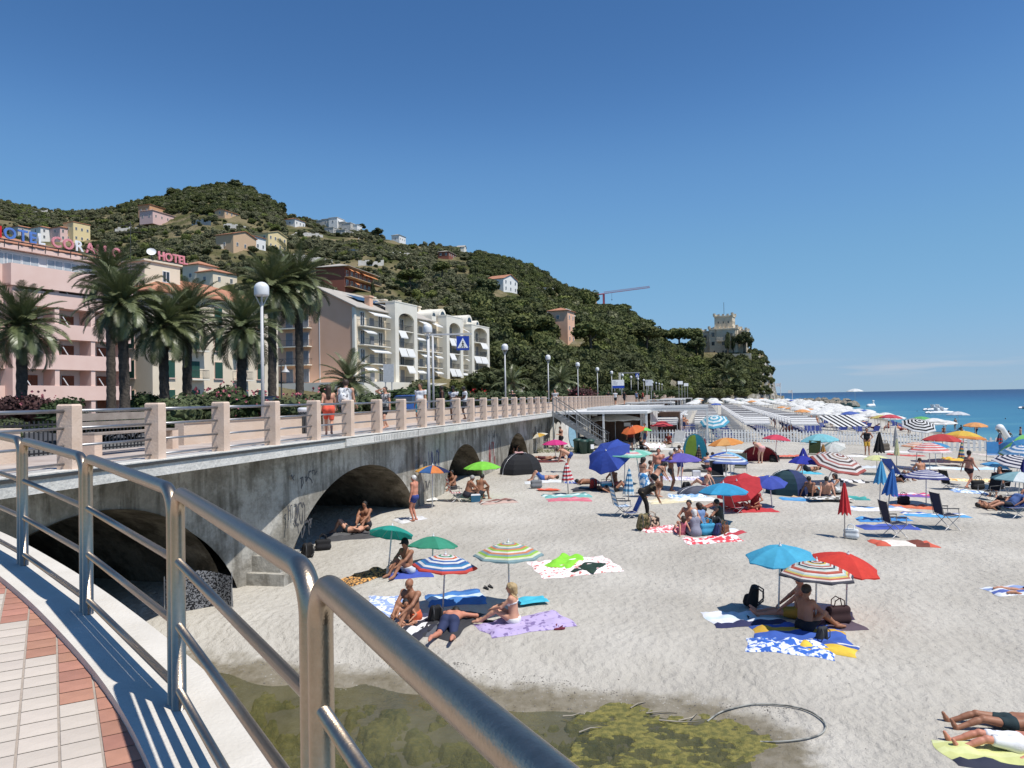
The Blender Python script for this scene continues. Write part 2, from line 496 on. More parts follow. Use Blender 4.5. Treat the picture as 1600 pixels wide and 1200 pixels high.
fb = sum(vnoise(ax_*f, ay_*f*1.25, 5+k)*w for k, (f, w) in enumerate(((1.3, .30), (3.1, .30), (7, .22), (16, .12), (34, .06))))
thr = np.interp(ax_-.5*(ay_-12), [-6, -.6, .2, 1.0, 5], [.63, .66, .60, .485, .455])
az_ = POOLZ-.03+np.where(fb < thr, np.maximum((fb-thr)*1.6, -.4), np.minimum((fb-thr)*.16, .018))-np.interp(ax_-.5*(ay_-12), [-6, 0, .6], [.05, .05, 0])+.004*vnoise(ax_*60, ay_*60, 3)
me = npmesh('algae_mats', np.stack([ax_, ay_, az_], -1).reshape(-1, 3), grid_faces(*ax_.shape), alg, True)
tag(link('algae_mats', me), 'yellow green algae mats floating on the stagnant water', 'algae', None, 'stuff')
peb = mat('pebble', (.12, .11, .10), .9, col2=(.40, .38, .34), scale=3, thresh=(.45, .62))
V, Fq = [], []
xy = []
for k in range(1300):
	px = nrs.uniform(290, 1260); q = onZ(px, 1030+nrs.uniform(0, 1)**2*55+max(0, px-620)*.12, .6); xy.append((q.x, q.y))
	y = nrs.uniform(11, 40); xy.append((promX(y)+nrs.uniform(.02, .75)*(45-promX(y)), y))
xy = np.array(xy)
for (x, y), z in zip(xy, sand_z(xy[:, 0], xy[:, 1])):
	r_ = nrs.uniform(.006, .02); n = len(V)
	V += [(x-r_, y, z), (x, y-r_*.8, z), (x+r_*1.2, y, z), (x, y+r_, z), (x+r_*.2, y, z+r_*.8)]
	Fq += [(n, n+1, n+4), (n+1, n+2, n+4), (n+2, n+3, n+4), (n+3, n, n+4)]
tag(link('pebbles', npmesh('pebbles', V, Fq, peb, False)), 'small pebbles and litter scattered on the sand', 'pebbles', None, 'stuff')
# ------------------------------------------------------------------ hills (terrain inland and the castle headland)
RPX = [-900, -300, 0, 60, 130, 165, 210, 260, 300, 345, 385, 405, 430, 448, 480, 520, 560, 600, 640, 700, 750, 800, 840, 880, 910, 950, 990, 1020, 1045, 1060, 1090, 1185, 1194, 1203, 1209, 1214, 1225]
RPY = [330, 320, 313, 327, 330, 326, 318, 308, 297, 289, 294, 304, 318, 335, 341, 356, 358, 370, 381, 387, 397, 408, 424, 450, 463, 482, 502, 530, 545, 548, 550, 551, 556, 575, 594, 618, 622]
RYR = [640, 600, 560, 560, 560, 560, 560, 560, 560, 560, 555, 545, 530, 515, 500, 490, 480, 470, 462, 455, 450, 440, 425, 405, 390, 370, 355, 346, 346, 346, 346, 348, 348, 350, 352, 354, 356]
RYF = np.interp(RPX, [-900, 0, 400, 560, 700, 780, 900, 1000, 1040, 1060, 1190, 1225], [120, 112, 112, 112, 130, 150, 190, 240, 285, 300, 312, 330])
def hill_z(px, Y):
	px = np.asarray(px, float); Y = np.asarray(Y, float)
	yr = np.interp(px, RPX, RYR); yf = np.interp(px, RPX, RYF)
	zr = CAMZ+(hor(px)-np.interp(px, RPX, RPY))/1200*yr
	t = (Y-yf)/(yr-yf)
	tt = np.clip(t, 0, 1)
	X = (px-800)/1200*Y
	zz = 4.55+(zr-4.55)*tt**1.06
	w = np.clip(tt*4, 0, 1)*np.clip((1-tt)*5, 0, 1)
	zz = zz+w*np.clip((zr-20)/40, 0, 1)*(2.2*np.sin(X*.045+1)*np.sin(Y*.05)+1.2*np.sin(X*.11-Y*.09))
	step = 3.2
	q = zz/step
	fr = q-np.floor(q)
	ter = (np.floor(q)+np.clip((fr-.55)/.45, 0, 1)**.7)*step
	wt = np.clip((zr-40)/30, 0, 1)*np.clip(tt*6-.8, 0, 1)*.55
	zz = zz*(1-wt)+ter*wt
	zz = np.where(t > 1, zr-(Y-yr)*np.where(px > 1040, .12, .28), zz)
	return np.where((t <= 0) & (X > promX(Y)-3.0), -4.0, zz)
def H(px, py, ymax=None):
	d = ray(px, py)
	Y = 100.0
	while Y < 620:
		X = d.x*Y
		if CAMZ+d.z*Y < float(hill_z(800+1200*d.x, Y)): break
		Y += 1.0
	return Vector((d.x*Y, Y, CAMZ+d.z*Y))
def HZ(x, y): return float(hill_z(800+1200*x/y, y))
hp = np.concatenate([np.linspace(-900, -40, 60), np.linspace(-30, 1030, 330), np.linspace(1033, 1225, 110)])
hy = np.concatenate([np.linspace(88, 250, 110), np.linspace(252, 620, 190), np.linspace(630, 1000, 10)])
HP, HY = np.meshgrid(hp, hy, indexing='ij')
HZZ = hill_z(HP, HY)
cl = np.clip((HP-1150)/50, 0, 1)*np.clip((HZZ-3)/8, 0, 1)
HZZ = HZZ+cl*(1.2*np.sin(HY*1.1)*np.sin(HP*.5)+.7*np.sin(HY*2.7+HP))
HX = (HP-800)/1200*HY
def hill_material():
	m = bpy.data.materials.new('hillside'); m.use_nodes = True
	nt = m.node_tree; N, L = nt.nodes, nt.links
	b = N['Principled BSDF']; b.inputs['Roughness'].default_value = .95; b.inputs['Specular IOR Level'].default_value = .1
	tc = N.new('ShaderNodeTexCoord')
	def nramp(scale, p0, c0, p1, c1, det=5):
		n = N.new('ShaderNodeTexNoise'); n.inputs['Scale'].default_value = scale; n.inputs['Detail'].default_value = det
		L.new(tc.outputs['Object'], n.inputs['Vector'])
		r = N.new('ShaderNodeValToRGB'); e = r.color_ramp.elements
		e[0].position, e[1].position = p0, p1; e[0].color, e[1].color = (*c0, 1), (*c1, 1)
		L.new(n.outputs['Fac'], r.inputs['Fac']); return r.outputs[0]
	g = nramp(.09, .38, (.07, .075, .028), .62, (.20, .165, .095))
	rock = nramp(.5, .35, (.13, .12, .105), .65, (.44, .42, .38), 8)
	ge = N.new('ShaderNodeNewGeometry'); sx = N.new('ShaderNodeSeparateXYZ')
	L.new(ge.outputs['Normal'], sx.inputs[0])
	mr = N.new('ShaderNodeMapRange'); mr.inputs['From Min'].default_value = .80; mr.inputs['From Max'].default_value = .55
	L.new(sx.outputs['Z'], mr.inputs['Value'])
	mx = N.new('ShaderNodeMix'); mx.data_type = 'RGBA'
	L.new(mr.outputs[0], mx.inputs[0]); L.new(g, mx.inputs[6]); L.new(rock, mx.inputs[7])
	L.new(mx.outputs[2], b.inputs['Base Color'])
	n2 = N.new('ShaderNodeTexNoise'); n2.inputs['Scale'].default_value = .6; n2.inputs['Detail'].default_value = 8
	L.new(tc.outputs['Object'], n2.inputs['Vector'])
	bp = N.new('ShaderNodeBump'); bp.inputs['Distance'].default_value = 1.6; L.new(n2.outputs['Fac'], bp.inputs['Height'])
	L.new(bp.outputs[0], b.inputs['Normal'])
	return m
me = npmesh('hillside', np.stack([HX, HY, HZZ], -1).reshape(-1, 3), grid_faces(len(hp), len(hy)), hill_material())
tag(link('hills', me), 'green terraced hillside ending in a rocky headland', None, None, 'structure')
grd = mat('town_ground', (.13, .125, .115), .95, var=.2, scale=.5, bump=.02, bscale=8)
mb = MB()
mb.add([(promX(2)-3.5, 2, 4.55), (promX(335)-3.5, 335, 4.55), (-60, 335, 4.55), (-330, 250, 4.55), (-200, 2, 4.55)], [(0, 1, 2, 3, 4)])
tag(mb.build('town_ground', grd), 'flat town ground behind the promenade', None, None, 'structure')
asp = mat('asphalt', (.055, .055, .058), .9, var=.2, scale=2, bump=.01, bscale=40)
mb = MB()
mb.add([(promX(10)-11, 10, 4.556), (promX(10)-19, 12, 4.556), (promX(330)-17, 330, 4.556), (promX(330)-10, 330, 4.556)], [(0, 3, 2, 1)])
tag(mb.build('road', asp), 'coast road behind the promenade', None, None, 'structure')
# ------------------------------------------------------------------ promenade viaduct
PU = Vector((.2416, .9704, 0)); PN = Vector((-.9704, .2416, 0)); PO = Vector((promX(0), 0, 0))
PRZ = math.atan2(PU.y, PU.x)
PZ = 4.67
def PL(t, s, z=0): return PO+PU*t+PN*s+Vector((0, 0, z))
def concrete_material(name, c0, c1, streak=True):
	m = bpy.data.materials.new(name); m.use_nodes = True
	nt = m.node_tree; N, L = nt.nodes, nt.links
	b = N['Principled BSDF']; b.inputs['Roughness'].default_value = .9; b.inputs['Specular IOR Level'].default_value = .2
	tc = N.new('ShaderNodeTexCoord')
	def nz(scale, vec, det=6, rough=.6):
		n = N.new('ShaderNodeTexNoise'); n.inputs['Scale'].default_value = scale; n.inputs['Detail'].default_value = det
		n.inputs['Roughness'].default_value = rough
		L.new(vec, n.inputs['Vector']); return n.outputs['Fac']
	def ramp(src, p0, c0, p1, c1):
		r = N.new('ShaderNodeValToRGB'); e = r.color_ramp.elements
		e[0].position, e[1].position = p0, p1; e[0].color, e[1].color = (*c0, 1), (*c1, 1)
		L.new(src, r.inputs['Fac']); return r.outputs[0]
	def mul(a, b_, f=1):
		x = N.new('ShaderNodeMix'); x.data_type = 'RGBA'; x.blend_type = 'MULTIPLY'; x.inputs[0].default_value = f
		L.new(a, x.inputs[6]); L.new(b_, x.inputs[7]); return x.outputs[2]
	base = ramp(nz(1.1, tc.outputs['Object']), .35, c0, .65, c1)
	if streak:
		mp = N.new('ShaderNodeMapping'); mp.inputs['Scale'].default_value = (2.2, 2.2, .28)
		L.new(tc.outputs['Object'], mp.inputs['Vector'])
		st = ramp(nz(1.0, mp.outputs[0], 8, .65), .40, (.40, .385, .36), .52, (1, 1, 1))
		base = mul(base, st, .75)
		pt = ramp(nz(.55, tc.outputs['Object'], 8, .7), .46, (.62, .61, .58), .54, (1.0, 1.0, 1.0))
		base = mul(base, pt, .8)
	base = mul(base, ramp(nz(14, tc.outputs['Object'], 4), .3, (.82, .82, .82), .7, (1.08, 1.08, 1.08)))
	L.new(base, b.inputs['Base Color'])
	bp = N.new('ShaderNodeBump'); bp.inputs['Distance'].default_value = .03
	L.new(nz(7, tc.outputs['Object'], 8, .65), bp.inputs['Height']); L.new(bp.outputs[0], b.inputs['Normal'])
	return m
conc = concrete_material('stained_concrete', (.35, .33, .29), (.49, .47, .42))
conc_shaded = concrete_material('vault_concrete', (.15, .13, .10), (.24, .21, .165))  # brown vault concrete, darkened so its colour adds shade inside the arches
fasc = concrete_material('fascia_paint', (.60, .585, .54), (.72, .70, .65), False)
prom_pave = mat('promenade_paving', (.36, .29, .25), .9, col2=(.50, .44, .39), scale=1.5, bump=.006, bscale=20)
def wall_s(t): return float(np.interp(t, [4, 19.0, 22.2], [1.55, 1.55, .45]))
ARCH = [(16.0, 4.5, 1.5), (26.7, 5.15, .45), (38.1, 3.5, .45), (48.9, 3.4, .45)]
via = thing('promenade_viaduct', 'stained concrete viaduct with dark arches carrying the promenade', 'viaduct', PO, PRZ)
def arch_top(t):
	for c, w, s in ARCH:
		if abs(t-c) < w: return .1+3.48*max(0, 1-((t-c)/w)**2)**.5
	return None
def wall_part(ta, tb, s):
	mb = MB()
	ts = set(np.arange(ta, tb+.001, .5).tolist()+[tb])
	for c, w, q in ARCH:
		for k in range(41):
			x = c+w*math.sin(math.pi*(k/40-.5))
			if ta <= x <= tb: ts.add(x)
	ts = sorted(ts)
	for a, b in zip(ts[:-1], ts[1:]):
		if b-a < 1e-5: continue
		mid = arch_top((a+b)/2)
		if mid is None: za = zb = -.6
		else:
			za = arch_top(a); zb = arch_top(b)
			za = .1 if za is None else za; zb = .1 if zb is None else zb
		sa, sb = wall_s(a), wall_s(b)
		mb.add([(a, sa, za), (b, sb, zb), (b, sb, 4.34), (a, sa, 4.34)], [(0, 1, 2, 3)])
	s = wall_s(ta)
	mb.add([(ta, s, -.6), (ta, s+1.2, -.6), (ta, s+1.2, 4.34), (ta, s, 4.34)], [(0, 3, 2, 1)])
	mb.add([(tb, s, -.6), (tb, s+1.2, -.6), (tb, s+1.2, 4.34), (tb, s, 4.34)], [(0, 1, 2, 3)])
	mb.build('wall', conc, via)
wall_part(4, 57.4, .45)
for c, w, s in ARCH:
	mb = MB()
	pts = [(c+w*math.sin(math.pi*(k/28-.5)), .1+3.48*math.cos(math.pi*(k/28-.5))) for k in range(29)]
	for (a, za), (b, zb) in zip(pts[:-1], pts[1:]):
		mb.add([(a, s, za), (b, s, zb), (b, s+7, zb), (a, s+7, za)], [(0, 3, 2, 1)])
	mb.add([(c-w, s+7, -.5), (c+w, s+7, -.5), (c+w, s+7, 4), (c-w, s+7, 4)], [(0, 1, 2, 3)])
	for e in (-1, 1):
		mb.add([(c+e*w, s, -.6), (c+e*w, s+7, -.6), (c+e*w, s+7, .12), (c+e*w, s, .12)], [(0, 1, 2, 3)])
	mb.build('vault', conc_shaded, via, True)
mb = MB(); mb.b2(57.4, 345, .6, 1.4, -.5, 4.34); mb.build('far_wall', conc, via)
for t in (32.0,): 
	mb = MB(); mb.b2(t-.2, t+.2, .38, .6, -.4, 4.3); mb.build('pilaster', conc, via)
for t, w, z in ((21.3, 1.0, 1.72), (21.3, 1.35, 1.3)):
	mb = MB(); mb.b2(t-w/2, t+w/2, .1 if w < 1.2 else -.1, 1.25, -.4, z); mb.build('pier_footing', conc, via)
mb = MB(); mb.b2(2, 345, -.20, 3.4, 4.36, PZ-.012); o = mb.build('deck_slab', fasc, via)
mb = MB()
for a in np.arange(24.0, 57, 6.05): mb.b2(a, a+6.0, -.265, -.203, 4.41, 4.63)
mb.build('fascia_board', fasc, via)
mb = MB()
for a in np.arange(26, 33, .14): mb.b2(a, a+.02, -.275, -.268, 4.44, 4.60)
tag(mb.build('vent_grille', mat('grille_grey', (.25, .25, .24), .6), via), None, None, None, 'stuff')
drip = mat('dark_joint', (.05, .048, .045), .9)
mb = MB(); mb.b2(2, 345, -.235, -.2005, PZ-.075, PZ-.03); mb.build('drip_joint', drip, via)
mb = MB(); mb.b2(2, 345, -.23, .42, PZ-.011, PZ+.012); mb.build('edge_coping', fasc, via)
tag(link('promenade_pavement', (lambda m_: (m_.b2(2, 345, .42, 3.6, PZ-.1, PZ), m_.mesh('promenade_pavement', prom_pave))[1])(MB()), None, PO, PRZ), 'pinkish promenade paving', None, None, 'structure')
def graffiti(t0, z0, w, h, col, n=7, s=.446, seed=0):
	r = random.Random(seed)
	mb = MB()
	x = t0
	for k in range(n):
		pts = []
		px, pz = x+r.uniform(0, w/n), z0+r.uniform(0, h)
		for j in range(r.randint(4, 8)):
			pts.append((px, s-.004, pz))
			px += r.uniform(-.6, .9)*w/n*.8; pz = z0+min(max(pz-z0+r.uniform(-.8, .8)*h, 0), h)
		lw = r.uniform(.012, .022)
		for (ax, _, az), (bx, _, bz) in zip(pts[:-1], pts[1:]):
			d = Vector((bx-ax, 0, bz-az))
			if d.length < .02: continue
			nn = Vector((-d.z, 0, d.x)).normalized()*lw
			yy = s-.004-.0006*len(mb.f)*.1
			mb.add([(ax+nn.x, yy, az+nn.z), (ax-nn.x, yy, az-nn.z), (bx-nn.x, yy, bz-nn.z), (bx+nn.x, yy, bz+nn.z)], [(0, 1, 2, 3)])
		x += w/n
	tag(mb.build('graffiti', mat('spray_'+col, {'black': (.07, .07, .075), 'red': (.3, .03, .03), 'blue': (.06, .07, .2)}[col], .7), via), None, None, None, 'stuff')
for i, g in enumerate([(21.7, 2.3, 1.0, .6, 'black', 7), (22.3, 1.9, .8, .45, 'black', 6), (21.9, 3.3, 1.4, .45, 'black', 5), (31.6, 2.6, 1.2, .6, 'black', 7), (33.1, 2.8, 1.3, .8, 'blue', 8), (32.2, 2.0, 1.0, .4, 'black', 6),
					 (42.1, 2.1, 1.4, 1.3, 'red', 9), (43.6, 3.1, 1.2, .7, 'black', 7), (42.4, 3.5, 1.1, .5, 'black', 5), (53.2, 2.6, 2.2, 1.2, 'black', 9), (54.8, 3.4, 1.3, .5, 'black', 5)]):
	graffiti(*g, seed=i)
pcream = mat('parapet_cream', (.62, .46, .35), .85, col2=(.72, .56, .45), scale=3, bump=.008, bscale=25)
steel_d = mat('rail_steel', (.33, .33, .34), .42, metal=.85, var=.1)
par = thing('parapet', 'parapet of cream posts and grey steel rails along the promenade edge', 'parapet', PO+Vector((0, 0, PZ)), PRZ)
mb = MB()
w, d, h = .115, .16, 1.13
mb.add([(-w, -d, 0), (w, -d, 0), (w, d, 0), (-w, d, 0), (-w, -d, h-.03), (w, -d, h-.03), (w, d, h-.03), (-w, d, h-.03),
		(-w+.02, -d+.02, h), (w-.02, -d+.02, h), (w-.02, d-.02, h), (-w+.02, d-.02, h)],
	 [(0, 1, 5, 4), (1, 2, 6, 5), (2, 3, 7, 6), (3, 0, 4, 7), (4, 5, 9, 8), (5, 6, 10, 9), (6, 7, 11, 10), (7, 4, 8, 11), (8, 9, 10, 11)])
pm = mb.mesh('post', pcream)
mb = MB(); mb.cyl((.09, 0, 0), (2.17-.09, 0, 0), .024, n=8); rm = mb.mesh('rail', steel_d, True)
mb = MB(); mb.cyl((.09, 0, 0), (2.17-.09, 0, 0), .034, n=10); rmt = mb.mesh('top_rail', steel_d, True)
t = 13.85-2.17*4
k = 0
while t < 338:
	gap = 56.6 < t < 57.8
	if not gap:
		link('post', pm, par, (t, .02, .012))
	if not (55.4 < t < 57.8) and t < 150:
		for z in (.10, .41, .72): link('rail', rm, par, (t, .04, z))
		link('top_rail', rmt, par, (t, .04, 1.02))
	elif t >= 150 and (k % 4 == 0):
		mb = MB()
		for z in (.10, .41, .72, 1.02): mb.cyl((.1, 0, z), (2.17*4-.1, 0, z), .024, n=5)
		tag(mb.build('rail_run', steel_d, par, loc=(t, .04, 0)), None, None, None, 'stuff')
	t += 2.17; k += 1
pl_m = mat('planter_cream', (.58, .44, .33), .9, col2=(.66, .54, .44), scale=1.2, bump=.008, bscale=18)
for i, (a, b, s, hh) in enumerate(((3, 15.2, 2.5, .62), (20.5, 28.1, 2.75, .58), (28.75, 47, 2.75, .58), (47.6, 70, 2.75, .58), (70.6, 120, 2.75, .58))):
	mb = MB(); mb.b2(a, b, s, s+.28, 0, hh); mb.b2(a, b, s-.03, s+.31, hh+.002, hh+.06)
	o = mb.build('planter_wall', pl_m, None, loc=PO+Vector((0, 0, PZ)), rz=PRZ)
	tag(o, ['low cream planter wall left of the bench', 'low cream planter wall between bench and litter bin', 'low cream planter wall behind the walking couple',
			'low cream planter wall behind the man in white', 'far low cream planter wall near the stairs'][i], 'wall', 'low walls along the promenade')
wood = mat('bench_wood', (.24, .20, .17), .8, col2=(.34, .29, .25), scale=4, bump=.006)
bn = thing('bench', 'cream concrete bench with grey wooden slats beside the parapet', 'bench', PL(17.9, 2.35, PZ), PRZ)
for x in (-1.25, 1.25):
	mb = MB(); mb.prism([(-.38, 0), (.30, 0), (.34, .95), (.24, .95), (.12, .46), (-.38, .46)], x-.11, x+.11, axis='x'); mb.build('end_support', pcream, bn)
for k in range(3): 
	mb = MB(); mb.box((0, -.30+k*.17, .485), (2.7, .145, .045)); mb.build('seat_slat', wood, bn)
for k in range(2):
	mb = MB(); mb.box((0, .185+.035*k, .66+.19*k), (2.7, .04, .165)); mb.build('back_slat', wood, bn)
bin_m = mat('bin_grey', (.06, .065, .07), .6)
bi = thing('litter_bin', 'dark slatted litter bin with white liner on the promenade', 'bin', PL(27.0, 2.72, PZ))
mb = MB(); mb.lathe([(0, 0), (.25, 0), (.27, .78), (.25, .78), (.23, .1), (0, .1)], n=20); mb.build('drum', bin_m, bi, True)
for k in range(18):
	a = k*2*math.pi/18
	mb = MB(); mb.box((math.cos(a)*.275, math.sin(a)*.275, .4), (.02, .05, .74), rz=a); mb.build('slat', bin_m, bi)
mb = MB(); mb.lathe([(.24, .70), (.30, .76), (.31, .86), (.26, .90), (.20, .88), (.1, .86), (0, .84)], n=14); mb.build('liner', cloth('#e8eaec', 0), bi, True)
ir = mat('iron_dark', (.03, .03, .032), .5)
fe = thing('iron_fence', 'dark iron garden fence behind the bench', 'fence', PL(8, 4.4, PZ-.1), PRZ)
mb = MB(); mb.b2(0, 13, -.015, .015, .75, .79); mb.build('top_bar', ir, fe)
mb = MB(); mb.b2(0, 13, -.015, .015, .08, .12); mb.build('bottom_bar', ir, fe)
mb = MB(); mb.b2(-.012, .012, -.012, .012, .05, .86); bm_ = mb.mesh('bar', ir)
for k in range(100): link('bar', bm_, fe, (k*.13, 0, 0))
tb = thing('garden_table', 'pale round stone table in the garden behind the iron fence', 'table', PL(14.0, 6.2, PZ-.05))
mb = MB(); mb.lathe([(0, .74), (.5, .74), (.52, .70), (.5, .66), (0, .66)], n=20); mb.build('top', pcream, tb)
mb = MB(); mb.lathe([(.2, 0), (.12, .1), (.1, .5), (.16, .66)], n=14); mb.build('foot', pcream, tb)
# ------------------------------------------------------------------ footbridge deck under the camera and its steel railing
RP = [(.42, .27, 1.60), (-.56, 2.17, 1.595), (-1.746, 3.976, 1.554), (-3.057, 5.5, 1.48), (-4.377, 6.857, 1.411), (-5.75, 8.15, 1.35), (-7.3, 9.4, 1.29)]
rp = [Vector((x, y, CAMZ-d)) for x, y, d in RP]
ext = [Vector((1.9, -3.7, CAMZ-1.6)), Vector((1.25, -1.65, CAMZ-1.6))]+rp
def catmull(P, n=10):
	out = []
	P = [P[0]*2-P[1]]+P+[P[-1]*2-P[-2]]
	for i in range(1, len(P)-2):
		for k in range(n):
			t = k/n
			a, b, c, d = P[i-1], P[i], P[i+1], P[i+2]
			out.append(.5*((2*b)+(c-a)*t+(2*a-5*b+4*c-d)*t*t+(3*b-a-3*c+d)*t**3))
	out.append(P[-2]); return out
cl_ = catmull(ext, 12)
def offs(d):
	o = []
	for i, p in enumerate(cl_):
		tn = (cl_[min(i+1, len(cl_)-1)]-cl_[max(i-1, 0)]); tn.z = 0; tn.normalize()
		o.append(p+Vector((tn.y, -tn.x, 0))*d)   # + is outward (towards the beach)
	return o
kerb_m = mat('kerb_white', (.58, .54, .47), .9, col2=(.66, .62, .55), scale=3, bump=.006, bscale=40)
O_, I_ = offs(.25), offs(-.24)
n = len(cl_)
mb = MB()
vs = [tuple(p) for p in O_]+[tuple(p) for p in I_]+[(p.x, p.y, p.z-.55) for p in O_]+[(p.x, p.y, p.z-.3) for p in I_]
mb.add(vs, [(i, n+i, n+i+1, i+1) for i in range(n-1)]+[(i, i+1, 2*n+i+1, 2*n+i) for i in range(n-1)]+[(n+i, 3*n+i, 3*n+i+1, n+i+1) for i in range(n-1)])
tag(mb.build('kerb', kerb_m), 'pale concrete kerb curving along the footbridge edge', None, None, 'structure')
D_ = offs(-.20); E_ = offs(-4.2)
grout = mat('tile_grout', (.38, .325, .275), .95, var=.1, scale=30)
mb = MB()
mb.add([(p.x, p.y, p.z-.055) for p in D_]+[(p.x, p.y, p.z-.055) for p in E_], [(i, n+i, n+i+1, i+1) for i in range(n-1)])
mb.add([(p.x, p.y, p.z-.5) for p in D_]+[(p.x, p.y, p.z-.5) for p in E_], [(i, i+1, n+i+1, n+i) for i in range(n-1)])
dk = mb.build('footbridge_deck', grout)
tag(dk, 'curved footbridge deck bedding', None, None, 'structure')
tile_c = mat('tile_cream', (.56, .49, .415), .75, var=.07, scale=5, bump=.003, bscale=30, objvar=.07)
tile_r = mat('tile_red', (.40, .195, .135), .75, var=.12, scale=6, bump=.003, bscale=30, objvar=.16)
ta_ = math.radians(31)
cd, rd = Vector((-math.sin(ta_), math.cos(ta_), 0)), Vector((math.cos(ta_), math.sin(ta_), 0))
TW = .172
mb = MB()
w = TW/2-.0055; hh = TW/2-.004
mb.add([(-w, -hh, 0), (w, -hh, 0), (w, hh, 0), (-w, hh, 0), (-w+.001, -hh+.001, .003), (w-.001, -hh+.001, .003), (w-.001, hh-.001, .003), (-w+.001, hh-.001, .003)],
	 [(0, 1, 5, 4), (1, 2, 6, 5), (2, 3, 7, 6), (3, 0, 4, 7), (4, 5, 6, 7)])
tmc, tmr = mb.mesh('paving_tile', tile_c), mb.mesh('paving_tile', tile_r)
anc = Vector((-2.10, 3.88, 0))
clz = np.array([tuple(p) for p in cl_])
inn = np.array([tuple(p)[:2] for p in I_])
nt_ = 0
for i in range(-14, 6):
	for j in range(-10, 40):
		c = anc+rd*((i+.5)*TW)+cd*((j+.5)*TW)
		d = np.hypot(inn[:, 0]-c.x, inn[:, 1]-c.y); k = int(d.argmin())
		tn = inn[min(k+1, n-1)]-inn[max(k-1, 0)]
		side = (c.x-inn[k, 0])*tn[1]-(c.y-inn[k, 1])*tn[0]
		dist = d[k] if side < 0 else -d[k]
		if dist < -.09 or dist > 3 or c.y < 1.5: continue
		px, py = 800+1200*c.x/c.y, 630+1200*1.6/c.y
		if px < -60 or py > 1290: continue
		wz = 1/(d**2+.02)**2
		o = link('paving_tile', tmr if dist < .15 else tmc, dk, (c.x, c.y, float((wz*clz[:, 2]).sum()/wz.sum())-.0515), rz=ta_)
		sl = (clz[min(k+6, n-1), 2]-clz[max(k-6, 0), 2])/max(.1, np.hypot(*(clz[min(k+6, n-1), :2]-clz[max(k-6, 0), :2])))
		o.rotation_euler = (math.atan(sl)*.6, 0, ta_)
		nt_ += 1
def brushed_steel():
	m = bpy.data.materials.new('stainless_steel'); m.use_nodes = True
	nt = m.node_tree; N, L = nt.nodes, nt.links
	b = N['Principled BSDF']; b.inputs['Metallic'].default_value = 1
	tc = N.new('ShaderNodeTexCoord')
	nz = N.new('ShaderNodeTexNoise'); nz.inputs['Scale'].default_value = 45; nz.inputs['Detail'].default_value = 5; nz.inputs['Roughness'].default_value = .7
	L.new(tc.outputs['Object'], nz.inputs['Vector'])
	r = N.new('ShaderNodeValToRGB'); e = r.color_ramp.elements
	e[0].position, e[0].color = .35, (.45, .36, .265, 1); e[1].position, e[1].color = .65, (.50, .41, .31, 1)  # warm base colour carries the brown reflection of the tile deck
	L.new(nz.outputs['Fac'], r.inputs['Fac']); L.new(r.outputs[0], b.inputs['Base Color'])
	mr = N.new('ShaderNodeMapRange'); mr.inputs['To Min'].default_value = .29; mr.inputs['To Max'].default_value = .36
	L.new(nz.outputs['Fac'], mr.inputs['Value']); L.new(mr.outputs[0], b.inputs['Roughness'])
	n2 = N.new('ShaderNodeTexNoise'); n2.inputs['Scale'].default_value = 160; L.new(tc.outputs['Object'], n2.inputs['Vector'])
	bp = N.new('ShaderNodeBump'); bp.inputs['Distance'].default_value = .0008; L.new(n2.outputs['Fac'], bp.inputs['Height']); L.new(bp.outputs[0], b.inputs['Normal'])
	return m
inox = brushed_steel()
PH = 1.10
lab = ['nearest steel railing panel running out of the lower edge', 'second nearest steel railing panel, in front of the pool', 'steel railing panel in front of the first dark arch',
	 'steel railing panel between the second and third posts from the left', 'steel railing panel cut by the left edge', 'hidden steel railing panel left of the frame']
for i in range(len(rp)-1):
	A, B = rp[i].copy(), rp[i+1].copy()
	d = B-A; d.z = 0; d.normalize()
	A += d*.043; B -= d*.043
	ra = thing('railing_panel', lab[i], 'railing', A, 0, 'stainless steel railing panels of the footbridge')
	B_ = B-A
	up = Vector((0, 0, 1)); R = .125
	sl = B_.normalized()
	path = [Vector((0, 0, 0)), up*(PH-R-.2), up*(PH-R)]
	for k in range(1, 8):
		t = math.pi/2*k/8
		path.append(up*(PH-R)+sl*(R*(1-math.cos(t)))+up*(R*math.sin(t)))
	path.append(up*PH+sl*R); 
	path.append(up*PH+sl*(B_.length/2))
	path.append(B_+up*PH-sl*R)
	for k in range(1, 8):
		t = math.pi/2*k/8
		path.append(B_+up*(PH-R)-sl*(R*(1-math.sin(t)))+up*(R*math.cos(t)))
	path += [B_+up*(PH-R), B_+up*(PH-R-.2), B_.copy()]
	mb = MB(); mb.tube(path, .0355, n=20); mb.build('frame', inox, ra, True)
	for z in (.745, .42, .095):
		mb = MB(); mb.tube([up*z+sl*.02, up*z+B_*.5, up*z+B_-sl*.02], .021, n=14); mb.build('bar', inox, ra, True)
